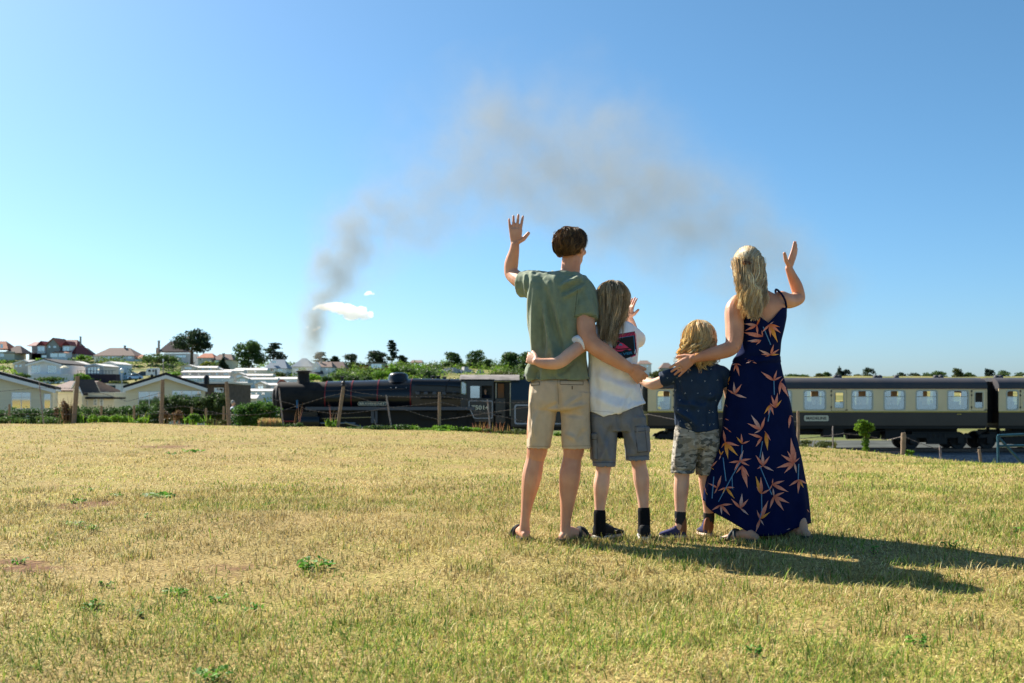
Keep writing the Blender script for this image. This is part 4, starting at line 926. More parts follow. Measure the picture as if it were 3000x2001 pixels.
# --- cars, touring caravan, lamps, parasol
def car(label, px, base, d, length_px, paint, rz=0):
    t = thing('parked_car', label, 'car', P(px, base, d), rz, 'cars parked on the hillside lane'); L_ = length_px / F * d; w = L_ * .42; h = L_ * .36
    prof = [(-.5, .14), (-.5, .40), (-.47, .52), (-.36, .60), (-.22, .92), (-.05, 1.0), (.18, .97), (.34, .66), (.47, .58), (.5, .42), (.5, .14)]
    rings = []
    for s, k in ((-1, .86), (-.8, 1), (.8, 1), (1, .86)):
        rings.append([(x * L_ * (1 if k == 1 else .985), s * w / 2 * (1 - .16 * max(0, z - .6) / .4), z * h * (k if z > .6 else 1)) for x, z in prof])
    mb = MB(); mb.loft(rings); mb.build('body', paint, t, smooth=True)
    mb = MB(); gp = [(-.31, .64), (-.20, .88), (-.05, .95), (.16, .92), (.28, .68)]
    mb.prism([(x * L_, z * h) for x, z in gp], -w / 2 - .012, w / 2 + .012); mb.build('side_window', mat('car_glass', (.02, .03, .04), .1, .6), t)
    for x in (-.31, .31):
        for s in (-1, 1):
            mb = MB(); mb.lathe([(L_ * .02, -.1), (L_ * .078, -.1), (L_ * .078, .1), (L_ * .02, .1)], (x * L_, s * w * .46, L_ * .078), 'y', 14); mb.build('wheel', M_frame, t)
    for s in (-1, 1):
        mb = MB(); mb.box((-.485 * L_, s * w * .36, h * .47), (.1, w * .16, h * .12)); mb.build('headlight', mat('headlight', (.8, .8, .75), .1, .6), t)
    return t
car('silver hatchback parked at the near end of the lane', 396, 1111, 250, 44, mat('silver_paint', (.45, .5, .53), .25, .5, metal=.6), .3)
car('dark estate car parked behind the silver hatchback', 421, 1104, 268, 46, mat('dark_paint', (.02, .03, .04), .2, .5), .3)
car('pale car partly hidden behind the silver hatchback', 384, 1100, 276, 34, mat('pale_paint', (.5, .55, .6), .25, .5), .3)
t = thing('touring_caravan', 'white touring caravan parked right of the cars', 'caravan', P(448, 1104, 262), .1); L_ = 34 / F * 262
mb = MB(); mb.prism([(-.5 * L_, .12 * L_), (.48 * L_, .12 * L_), (.5 * L_, .68 * L_), (.46 * L_, .76 * L_), (-.36 * L_, .72 * L_), (-.5 * L_, .5 * L_)], -1.1, 1.1); mb.build('body', M_wwall, t)
mb = MB(); mb.bx(-.3 * L_, -.1 * L_, -1.14, -1.105, .42 * L_, .6 * L_); mb.bx(.05 * L_, .2 * L_, -1.14, -1.105, .42 * L_, .6 * L_); mb.build('window', mat('car_glass'), t)
mb = MB(); mb.bx(.28 * L_, .40 * L_, -1.14, -1.105, .14 * L_, .62 * L_); mb.build('door', M_dark, t)
mb = MB(); mb.lathe([(.05, -.1), (.34, -.1), (.34, .1), (.05, .1)], (0, -1.0, .3), 'y', 14); mb.build('wheel', M_frame, t)
lane = MB()
pts = [P(px, py, d) for px, py, d in ((330, 1120, 238), (400, 1117, 240), (520, 1104, 262), (540, 1094, 292), (430, 1096, 296), (360, 1104, 280))]
lane.add([(p.x, p.y, p.z - .02) for p in pts] + [(p.x, p.y, p.z - 2) for p in pts], [tuple(range(6))] + [(i, (i + 1) % 6, 6 + (i + 1) % 6, 6 + i) for i in range(6)])
tag(lane.build('lane', mat('lane_tarmac', (.30, .25, .22), .9, .1, var=.12)), 'pinkish tarmac lane where the cars are parked', kind='structure')
def pole(name, label, px, top, base, d, r, head=None, m=None):
    t = thing(name, label, 'lamp post' if head else 'pole', P(px, base, d)); h = (base - top) / F * d
    mb = MB(); mb.tube([(0, 0, -2), (0, 0, h)], [r, r * .75], 8); mb.build('post', m or M_steelp, t)
    if head: mb = MB(); mb.lathe([(.1, 0), (.24, .12), (.22, .42), (.05, .55)], (0, 0, h), 'z', 10); mb.build('lantern', M_white, t)
    else: mb = MB(); mb.box((0, 0, h - .5), (.3, .3, .6)); mb.build('box', M_white, t)
pole('lamp_post', 'slim grey lamp post with white lantern beside the service shed', 357, 1092, 1150, 120, .07, True)
pole('utility_pole', 'grey utility pole standing behind the touring caravan', 478, 1050, 1096, 275, .16, None, M_stone)
t = thing('garden_parasol', 'cream garden parasol open on the lodge terrace', 'parasol', P(189, 1096, 222)); mb = MB(); hh = (1096 - 1071) / F * 222
mb.lathe([(1.05, hh - .5), (.6, hh - .2), (.05, hh)], (0, 0, 0), 'z', 8); mb.build('canopy', mat('cream_canvas', (.78, .68, .46), .8), t); mb = MB(); mb.tube([(0, 0, 0), (0, 0, hh)], .04, 6); mb.build('pole', M_white, t)

# --- rocks / sheeting on the slope
g = random.Random(5)
t = thing('rock_outcrop', 'pale grey rock outcrop on the slope above the firebox', 'rock', P(1340, 1092, 330)); mb = MB()
for k in range(26):
    u = g.random(); px = 1282 + u * 128; h = 18 * (1 - abs(u - .55) * 1.3)
    mb.box(((px - 1340) / F * 330, g.uniform(-3, 3), g.uniform(-.2, h * .09)), (g.uniform(1, 2.4), 3, g.uniform(.8, 2.0)), g.uniform(-.6, .6), None, .6)
mb.build('rock_face', mat('pale_rock', (.55, .54, .52), .9, .1, col2=(.34, .33, .31), vscale=1.3), t)

# --- trees and shrubs on the hillside
tree('stone_pine', 'large dark umbrella pine with bare trunks on the ridge', 562, 1066, 960, 134, 395, 'umbrella', DARKG, 5200, .42, seed=4)
tree('broadleaf_tree', 'tall full leaved green tree left of the blue grey house', 728, 1082, 994, 104, 370, 'round', GREEN, 3600, .42)
tree('cone_conifer', 'small dense cone shaped conifer below the brown roofed house', 653, 1084, 1048, 42, 330, 'cone', DARKG, 1500, .34)
tree('cedar_tree', 'ragged dark cedar behind the blue grey house', 802, 1072, 1008, 96, 420, 'cedar', DARKG, 2200, .45)
tree('cedar_tree', 'flat topped dark cedar behind the white house chimneys', 940, 1074, 1034, 66, 430, 'cedar', DARKG, 1300, .42)
tree('cedar_tree', 'low dark cedar between the white house and the pines', 982, 1080, 1046, 56, 420, 'cedar', DARKG, 1200, .42)
tree('dark_pine', 'dark pine with a pointed top left of the pine group', 1028, 1086, 1034, 58, 410, 'round', DARKG, 1900, .42)
tree('dark_pine', 'broad dark pine in the middle of the pine group', 1102, 1070, 1028, 78, 430, 'round', DARKG, 2000, .42)
tree('dark_pine', 'tallest dark pine at the right of the pine group', 1148, 1070, 1000, 52, 425, 'cedar', DARKG, 1700, .4)
tree('dark_pine', 'short dark pine right of the tallest one', 1178, 1066, 1040, 40, 430, 'round', DARKG, 900, .4)
tree('round_tree', 'dark green tree beside the dry slope on the ridge', 1322, 1076, 1032, 62, 380, 'round', MIDG, 1900, .4)
tree('round_tree', 'open crowned tree on the ridge left of the man', 1394, 1082, 1027, 72, 370, 'round', GREEN, 2100, .4)
tree('round_tree', 'small round tree on the dry slope left of the man', 1428, 1082, 1050, 24, 360, 'round', GREEN, 600, .36)
tree('round_tree', 'bushy green tree just left of the man', 1498, 1090, 1031, 74, 330, 'round', MIDG, 2000, .4)
tree('round_tree', 'bright green tree behind the man', 1552, 1096, 1030, 86, 320, 'round', MIDG, 2200, .4)
tree('garden_bush', 'large rounded green bush below the tall chimney house', 464, 1066, 1026, 112, 385, 'bush', MIDG, 2600, .4, False, cat='bush')
tree('garden_bush', 'dark bush above the touring caravan', 470, 1082, 1058, 92, 340, 'bush', DARKG, 1500, .4, False, cat='bush')
tree('garden_bush', 'trimmed dark bush behind the parked cars', 405, 1090, 1062, 50, 330, 'bush', DARKG, 1300, .34, False, cat='bush')
tree('palm_like_bush', 'spiky green bush beside the red roofed house', 244, 1056, 1034, 42, 410, 'bush', BRIGHT, 900, .38, False, cat='bush')
tree('clipped_hedge', 'block of bright green clipped hedge right of the slatted terrace', 237, 1116, 1084, 44, 205, 'bush', BRIGHT, 2200, .2, False, cat='hedge')
tree('yellow_bush', 'yellow green bush above the top row of caravans', 606, 1074, 1052, 40, 340, 'bush', ((.10, .13, .015), (.3, .33, .04)), 900, .34, False, cat='bush')
tree('garden_bush', 'green hedge right of the yellow bush', 628, 1078, 1062, 56, 335, 'bush', MIDG, 900, .34, False, cat='bush')
tree('garden_bush', 'olive bush below the blue grey house', 808, 1106, 1084, 56, 290, 'bush', OLIVE, 1100, .32, False, cat='bush')
tree('garden_bush', 'pale flowering shrub below the leafy tree', 748, 1088, 1072, 34, 330, 'bush', ((.2, .17, .13), (.5, .4, .33)), 600, .3, False, cat='bush')
tree('red_bush', 'red brown leaved bush just left of the smokebox top', 826, 1126, 1110, 26, 150, 'bush', ((.12, .04, .035), (.25, .1, .08)), 500, .2, False, cat='bush')
k = 0
for px, base, top, w, d, pal, lab in (
        (918, 1112, 1088, 54, 250, BRIGHT, 'bright green bush right of the locomotive chimney'), (958, 1118, 1098, 44, 230, MIDG, 'round green shrub right of the white house'),
        (1000, 1112, 1084, 60, 260, MIDG, 'grey green shrub left of the dome'), (1042, 1116, 1092, 60, 250, GREEN, 'dark green shrub left of the clipped hedge behind the boiler'),
        (1072, 1116, 1096, 40, 240, GREEN, 'square dark hedge behind the boiler'), (1078, 1104, 1078, 62, 300, MIDG, 'green bushes below the modern house'),
        (1120, 1108, 1076, 64, 280, BRIGHT, 'bright bush above the dome left side'), (1152, 1104, 1054, 42, 300, BRIGHT, 'tall bright green shrub below the tallest pine'),
        (1186, 1108, 1062, 70, 300, MIDG, 'leafy green bush behind the dome'), (1222, 1110, 1056, 70, 310, BRIGHT, 'bright leafy bush right of the dome'),
        (1252, 1112, 1066, 64, 290, MIDG, 'soft green bush at the end of the bush row'), (1272, 1090, 1056, 54, 340, OLIVE, 'olive bush on the upper slope'),
        (1352, 1080, 1058, 44, 350, MIDG, 'low bush above the rock outcrop'), (1476, 1102, 1084, 90, 260, OLIVE, 'olive shrub behind the cab roof'),
        (1540, 1112, 1088, 110, 240, GREEN, 'dark shrub between cab and man'), (1600, 1118, 1070, 110, 250, MIDG, 'green shrubs hidden behind the man'),
        (30, 1068, 1050, 110, 380, MIDG, 'clipped green hedge below the left edge house'), (118, 1062, 1046, 60, 390, BRIGHT, 'bright hedge below the red roofed house'),
        (250, 1068, 1052, 120, 370, DARKG, 'long dark hedge below the ridge bungalow left end'), (345, 1076, 1058, 90, 350, OLIVE, 'brownish hedge below the ridge bungalow right end'),
        (1860, 1108, 1082, 60, 500, MIDG, 'green trees below the distant white house'), (1930, 1110, 1076, 60, 520, OLIVE, 'olive trees between the distant houses'),
        (1990, 1110, 1080, 70, 520, MIDG, 'trees behind the smaller boy'), (150, 1114, 1100, 90, 200, GREEN, 'dark shrub in front of the slatted terrace'),
        (60, 1106, 1090, 60, 190, MIDG, 'rough shrubs left of the slatted terrace'), (280, 1150, 1112, 70, 160, ((.12, .11, .03), (.42, .33, .13)), 'tall dry yellow grass clump on the bank'),
        (350, 1128, 1112, 60, 180, OLIVE, 'olive bank shrubs under the cars'), (508, 1100, 1086, 50, 250, BRIGHT, 'bright shrub left of the caravan rows'), (810, 1192, 1158, 26, 70, BRIGHT, 'strappy green plant just left of the smokebox'),
        (885, 1112, 1060, 30, 320, BRIGHT, 'green tree beside the blue grey house')):
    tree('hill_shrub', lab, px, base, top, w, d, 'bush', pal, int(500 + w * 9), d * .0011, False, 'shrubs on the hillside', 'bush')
SKYL = ['low distant tree just right of the woman above the coach roof', 'second low distant tree right of the woman', 'small brownish distant tree left of the pale round one', 'pale round distant tree left of the pointed conifer', 'distant pointed blue green conifer above the coach', 'rounded blue green tree hugging the pointed conifer',
  'low olive distant tree left of the dark rounded tree', 'tall dark rounded distant tree standing alone above the coach', 'dark domed distant tree right of the tall rounded one', 'low dark distant tree in the middle of the coach roof', 'first light green tree of the distant row', 'broad light green distant tree behind the roof vents', 'tall open distant tree with visible stem near the coach end', 'low round distant tree above the coach end door',
  'dark blue green distant tree above the coach gap', 'broad pale distant tree right of the coach gap', 'distant tree nearest the right picture edge', 'distant tree cut by the right picture edge', 'distant tree hidden behind the woman', 'distant tree behind the smaller boy', 'distant tree behind the older boy']
# far wooded skyline above the coach roofs
for k, (px, top, w, kind, pal) in enumerate(((2320, 1096, 60, 'round', MIDG), (2355, 1097, 46, 'round', MIDG), (2397, 1093, 30, 'round', OLIVE), (2422, 1090, 26, 'round', MIDG), (2460, 1072, 34, 'cone', BLUEG), (2478, 1082, 30, 'round', BLUEG),
        (2514, 1097, 36, 'round', OLIVE), (2543, 1072, 42, 'round', DARKG), (2636, 1091, 40, 'round', DARKG), (2678, 1092, 38, 'round', DARKG), (2715, 1092, 44, 'round', MIDG), (2752, 1087, 50, 'round', MIDG),
        (2806, 1079, 32, 'round', OLIVE), (2838, 1091, 42, 'round', MIDG), (2898, 1078, 32, 'round', BLUEG), (2940, 1083, 50, 'round', MIDG), (2985, 1090, 44, 'round', MIDG), (3040, 1082, 60, 'round', MIDG), (2270, 1094, 60, 'round', MIDG), (2080, 1090, 60, 'round', MIDG), (1830, 1098, 60, 'round', OLIVE))):
    tree('skyline_tree', SKYL[k], px, 1116, top, w * 1.15, 900, kind, pal, 700, .95, True, 'distant trees above the coach roof')

# ------------------------------------------------------------ hedge, fence and field edge
HEDGE = ((.014, .04, .010), (.085, .16, .04))
def hedge(label, pts, d, n, pal, leaf=.045, name='hedge'):
    """pts: (px, top_py); a hedge running along the far side of the fence"""
    b0 = P(pts[0][0], 1240, d); t = thing(name, label, 'hedge', b0)
    blobs = []; g = random.Random(int(pts[0][0]) + n)
    for (pa, ya), (pb, yb) in zip(pts[:-1], pts[1:]):
        m = max(2, int((pb - pa) / 7))
        for k in range(m):
            u = k / m; px = pa + (pb - pa) * u; top = ya + (yb - ya) * u
            for r in range(3):
                py = top + 10 + r * 24 + g.uniform(-7, 5); c = P(px + g.uniform(-4, 4), py, d + g.uniform(-.3, .5)) - b0
                blobs.append((c.x, c.y, c.z, g.uniform(.18, .30), g.uniform(.25, .42), g.uniform(.14, .26)))
    V, Q, Cc = leaves(blobs, n, leaf, *pal, seed=n, shell=.35)
    np_mesh('foliage', V, Q, M_leaf, Cc, t)
    mb = MB()
    for k in range(8):
        a = g.choice(blobs); mb.tube([(a[0], a[1], -1.2), (a[0] + g.uniform(-.1, .1), a[1], a[2])], [.02, .008], 5)
    mb.build('stems', M_bark, t)
hedge('low clipped dark hedge in front of the left park home', [(-60, 1206), (30, 1206), (150, 1200), (290, 1196)], 40, 15000, HEDGE)
hedge('clipped dark hedge left of the second tall post', [(290, 1196), (400, 1192), (470, 1184)], 40, 9000, HEDGE)
hedge('tall unclipped hedge in front of the black gabled park home', [(470, 1178), (510, 1162), (560, 1172), (600, 1166), (640, 1158), (668, 1170)], 40, 14000, ((.015, .035, .012), (.08, .13, .04)), .05)
hedge('leafy green hedge right of the walking man', [(690, 1196), (735, 1182), (770, 1178), (800, 1186), (822, 1206)], 44, 9000, ((.015, .05, .01), (.09, .20, .03)), .05)
def tuft(label, px, base, top, wpx, d, n, pal, blade=.012, name='weed_clump', leafy=True, group='weeds along the fence', lf=None):
    b0 = P(px, base, d); t = thing(name, label, 'weeds', b0, 0, group); h = (base - top) / F * d; w = wpx / F * d; g = random.Random(int(px * 3 + top))
    blobs = [(g.uniform(-.5, .5) * w, g.uniform(-.3, .3) * w * .6, g.uniform(.1, .8) * h, w * .16, w * .14, h * .2) for k in range(9)]
    if leafy:
        V, Q, Cc = leaves(blobs, n, lf or max(.03, d * .0011), *pal, seed=n + int(px)); np_mesh('foliage', V, Q, M_leaf, Cc, t)
    mb = MB()
    for k in range(14 if leafy else n):
        x, y = g.uniform(-.5, .5) * w, g.uniform(-.3, .3) * w; a, l = g.uniform(-.35, .35), h * g.uniform(.6, 1.15); c = tuple(p * g.uniform(.7, 1.2) for p in pal[1])
        mb.add([(x - blade, y, -.05), (x + blade, y, -.05), (x + a * l * .5 + blade * .7, y, l * .6), (x + a * l, y + g.uniform(-.05, .05), l), (x + a * l * .5 - blade * .7, y, l * .6)], [(0, 1, 2, 3, 4)], c)
    mb.build('stalks', M_leaf, t, fix=False)
BRN = ((.07, .045, .025), (.20, .13, .075)); STRAW = ((.2, .14, .05), (.5, .38, .16))
tuft('brown bramble climbing the big leaning post', 192, 1236, 1162, 50, 30.6, 900, BRN)
tuft('dark green bramble at the foot of the big leaning post', 205, 1240, 1182, 60, 30.8, 900, GREEN)
tuft('bright green nettles right of the big leaning post', 231, 1240, 1208, 26, 30.4, 450, BRIGHT)
tuft('bright green weeds under the left hedge', 90, 1242, 1216, 170, 31, 1700, MIDG)
tuft('green weeds between the first two tall posts', 290, 1242, 1212, 70, 31, 900, BRIGHT)
tuft('tall green nettles left of the second tall post', 385, 1242, 1206, 110, 31, 1500, BRIGHT)
tuft('rust brown dead fern at the second tall post', 497, 1238, 1200, 60, 32, 700, BRN)
tuft('round clump of bright green weeds between the tall posts', 580, 1243, 1212, 74, 30.5, 1400, BRIGHT)
tuft('low weeds left of the walking man', 640, 1243, 1226, 60, 30.5, 600, OLIVE)
tuft('pale dry grass clump left of the smokebox', 790, 1250, 1226, 60, 30.2, 700, STRAW, leafy=False)
tuft('green dry clump in front of the bogie', 850, 1252, 1236, 70, 30, 500, MIDG)
tuft('leafy clump at the foot of the leaning post by the cylinder', 974, 1255, 1228, 34, 30, 600, BRIGHT)
tuft('brown dock stalks in front of the smokebox', 866, 1248, 1186, 26, 31, 5, BRN, .008, leafy=False)
tuft('brown seed stalks left of the leaning post', 978, 1246, 1180, 24, 31, 5, BRN, .008, leafy=False)
tuft('grassy green bank under the driving wheels', 1110, 1264, 1242, 190, 29.4, 2600, MIDG)
tuft('bright green bank left of the cab', 1240, 1268, 1244, 150, 29.2, 2200, BRIGHT)
tuft('green weeds under the cab', 1345, 1272, 1248, 120, 28.9, 1800, BRIGHT)
tuft('orange brown dead stalks under the cab', 1440, 1270, 1236, 120, 29, 34, ((.12, .07, .03), (.34, .19, .08)), .010, leafy=False)
tuft('mixed weeds left of the man legs', 1480, 1276, 1250, 110, 28.4, 1500, OLIVE)
tuft('dark weeds seen between the man legs', 1640, 1282, 1262, 60, 27.8, 900, BRIGHT)
tuft('grassy tufts on the bank right of the woman', 2395, 1312, 1285, 110, 24.5, 1500, OLIVE)
tuft('small tuft at the post right of the ivy post', 2660, 1328, 1318, 26, 20.3, 200, BRIGHT)

M_post = mat('weathered_post', (.34, .25, .17), .9, .1, col2=(.20, .15, .11), vscale=12, bump=.6, bscale=40, stretch=(3, 3, .6))
M_rust = mat('rusty_stake', (.22, .15, .12), .8, .3, col2=(.36, .33, .32), vscale=8)
def post(label, bx_, by, tx_, ty, wpx, d, thin=False, group='fence posts along the field edge'):
    b0 = P(bx_, by, d); top = P(tx_, ty, d) - b0; r = wpx / F * d / 2
    t = thing('fence_stake' if thin else 'fence_post', label, 'stake' if thin else 'post', b0, 0, group)
    mb = MB(); g = random.Random(int(bx_)); m = 6; pts = [Vector((0, 0, -.5))] + [top * (k / m) + Vector((g.uniform(-.006, .006), 0, 0)) for k in range(m + 1)]
    mb.tube(pts, [r * g.uniform(.93, 1.07) for _ in pts[:-1]] + [r * .85], 9); mb.build('timber' if not thin else 'shaft', M_rust if thin else M_post, t, smooth=True)
    if not thin:
        mb = MB()
        for f in (.35, .6, .85):
            c = top * f; mb.tube([(c.x - r * .9, c.y - r * .5, c.z), (c.x, c.y - r * 1.08, c.z + .01), (c.x + r * .9, c.y - r * .5, c.z)], .004, 4)
        mb.build('staple', M_rust, t)
    return b0, top
PO = [
 ('thick weathered post leaning right, with brambles at its foot', 216, 1240, 228, 1102, 13, 30.3, False),
 ('thin leaning stake near the left picture edge', 128, 1243, 115, 1118, 3.6, 30.3, True),
 ('tall straight post in front of the black gabled park home left half', 473, 1241, 477, 1112, 11.5, 30.3, False),
 ('tall post beside the walking man', 671, 1241, 664, 1118, 11.5, 30.3, False),
 ('thin grey stake in front of the smokebox', 829, 1240, 817, 1136, 4.6, 30.3, True),
 ('leaning timber post with black cap in front of the boiler', 989, 1254, 1006, 1132, 10.5, 30, False),
 ('thin leaning stake right of the name plate', 1147, 1254, 1131, 1157, 5, 29.6, True),
 ('square timber post in front of the firebox', 1287, 1266, 1288, 1148, 9.5, 29.2, False),
 ('thin stake in front of the cab number', 1437, 1268, 1428, 1170, 4.5, 28.8, True),
 ('timber post just right of the woman', 2338, 1306, 2339, 1204, 9.5, 22.6, False),
 ('rusty iron stake below the MADELINE plate', 2440, 1312, 2440, 1248, 4, 24, True),
 ('weathered post wrapped in ivy', 2537, 1322, 2540, 1262, 11, 21.5, False),
 ('thick round topped post in front of the coach bogie', 2646, 1330, 2647, 1268, 14.5, 20.2, False),
 ('small broken stake beyond the field edge', 2756, 1340, 2754, 1306, 6, 21, True),
 ('short grey post low at the field edge on the right', 2873, 1350, 2868, 1316, 9, 19.6, False)]
POSTS = {}
for lab, a, by, c, ty, w, d, th in PO: POSTS[a] = post(lab, a, by, c, ty, w, d, th)
for lab, px, top in (('short far post at the left edge hedge', 27, 1184), ('short far post left of centre hedge', 296, 1188), ('short far post before the second tall post', 392, 1188), ('short post in the unclipped hedge', 561, 1192), ('slim post in the unclipped hedge right part', 603, 1196), ('short post hard beside the tall post of the walking man', 655, 1190)):
    post(lab, px, 1244, px + 1, top, 6.5, 36, False, 'short posts of the hedge fence')
o = MB(); c = POSTS[989][0] + POSTS[989][1]; o.lathe([(.03, 0), (.07, .03), (.05, .09), (.065, .12), (.02, .16)], c, 'z', 10)
tag(o.build('insulator_cap', M_dark), 'black insulator cap on top of the leaning post', 'insulator')
# ivy on its post
b0, top = POSTS[2537]
t = thing('ivy', 'bright green ivy bushing out over the weathered post', 'ivy', b0)
iv = [( (px - 2537) / F * 21.5, -.1, (1322 - py) / F * 21.5, .08, .09, .06) for px, py in ((2512, 1246), (2520, 1236), (2530, 1240), (2524, 1254), (2535, 1250), (2545, 1246), (2540, 1258), (2528, 1266), (2520, 1268), (2534, 1275), (2531, 1290), (2530, 1302), (2532, 1314), (2548, 1254), (2508, 1254))]
V, Q, Cc = leaves(iv, 1500, .028, (.03, .09, .005), (.22, .36, .03), seed=9); np_mesh('foliage', V, Q, M_leaf, Cc, t)
mb = MB(); mb.tube([(-.04, -.06, 0), (-.05, -.1, .3), (-.08, -.1, .55)], .015, 5); mb.build('stems', M_bark, t)
# barbed wires, each strand its own thing
M_wire = mat('fence_wire', (.16, .14, .13), .5, .4, metal=.6)
def wire(label, pts, d0, d1):
    """pts: photo pixels of the strand; barbs every 12 cm"""
    P3 = []; n = len(pts)
    for i in range(n - 1):
        for k in range(8):
            u = k / 8; a, b = Vector(pts[i]), Vector(pts[i + 1]); p = a.lerp(b, u); dd = d0 + (d1 - d0) * (i + u) / (n - 1)
            P3.append(P(p.x, p.y, dd))
    P3.append(P(*pts[-1], d1))
    mb = MB(); mb.tube([(q.x, q.y, q.z + .004 * math.sin(k * 2.1)) for k, q in enumerate(P3)], .0065, 5)
    o = mb.build('barbed_wire', M_wire); tag(o, label, 'wire', 'strands of the field fence')
    bb = MB(); L_ = 0
    for a, b in zip(P3[:-1], P3[1:]):
        s = (b - a).length; L_ += s
        while L_ > .14:
            L_ -= .14; q = b - (b - a).normalized() * L_
            bb.tube([q + Vector((-.006, 0, -.022)), q + Vector((.006, 0, .022))], .004, 3); bb.tube([q + Vector((-.016, -.014, .0)), q + Vector((.016, .014, .006))], .004, 3)
    tag(bb.build('barbs', M_wire, o), kind='stuff')
wire('barbed strand from the left edge to the leaning big post', [(-40, 1150), (30, 1144), (120, 1136), (222, 1138)], 30.2, 30.2)
wire('upper strand between the big leaning post and the second tall post', [(222, 1150), (300, 1152), (372, 1176), (475, 1150)], 30.2, 30.2)
wire('lower strand along the left hedge', [(-40, 1214), (100, 1212), (216, 1214), (330, 1217), (474, 1212), (560, 1216), (668, 1212)], 30.2, 30.2)
wire('middle strand between the second tall post and the post by the walking man', [(475, 1196), (540, 1190), (600, 1204), (667, 1214)], 30.2, 30.2)
wire('strand sagging from the walking man post to the leaning post', [(668, 1218), (760, 1214), (830, 1202), (900, 1180), (950, 1164), (998, 1153)], 30.2, 29.95)
wire('strand dropping from the smokebox to below the leaning post', [(800, 1170), (850, 1182), (910, 1202), (970, 1211), (1020, 1211), (1090, 1203), (1140, 1194), (1200, 1189), (1287, 1178)], 30.2, 29.1)
wire('top strand from the leaning post to the firebox post', [(1005, 1141), (1060, 1152), (1130, 1161), (1200, 1163), (1287, 1162)], 29.9, 29.1)
wire('strand crossing in front of the name plate and down to the cab', [(1003, 1153), (1060, 1168), (1140, 1192), (1200, 1204), (1240, 1218), (1287, 1230), (1340, 1224), (1400, 1214), (1470, 1204), (1550, 1192)], 29.9, 28.4)
wire('top strand right of the firebox post', [(1288, 1161), (1350, 1168), (1430, 1178), (1500, 1180), (1560, 1178)], 29.1, 28.4)
wire('middle strand right of the firebox post', [(1288, 1178), (1340, 1190), (1420, 1210), (1480, 1222), (1540, 1236)], 29.1, 28.4)
wire('low strand in front of the tender', [(1780, 1205), (1860, 1216), (1900, 1214), (1990, 1232), (2100, 1226), (2337, 1236)], 27, 22.6)
wire('strand right of the woman from the timber post', [(2339, 1286), (2400, 1280), (2470, 1270), (2538, 1276), (2600, 1290), (2646, 1278), (2700, 1300), (2755, 1318)], 22.5, 21)
# blue painted handrail at the right edge
t = thing('steel_handrail', 'blue painted steel handrail at the right picture edge', 'handrail', P(2925, 1365, 27)); o0 = P(2925, 1365, 27)
M_blue = mat('blue_paint', (.022, .085, .12), .5, .3, var=.3)
for nm, a, c in (('post', (2925, 1370), (2923, 1276)), ('top_rail', (2923, 1276), (3120, 1268)), ('mid_rail', (2925, 1307), (3120, 1303)), ('brace', (2924, 1280), (2998, 1360)), ('post', (3100, 1370), (3100, 1269))):
    mb = MB(); mb.tube([P(*a, 27) - o0, P(*c, 27) - o0], .035, 8); mb.build(nm, M_blue, t, smooth=True)

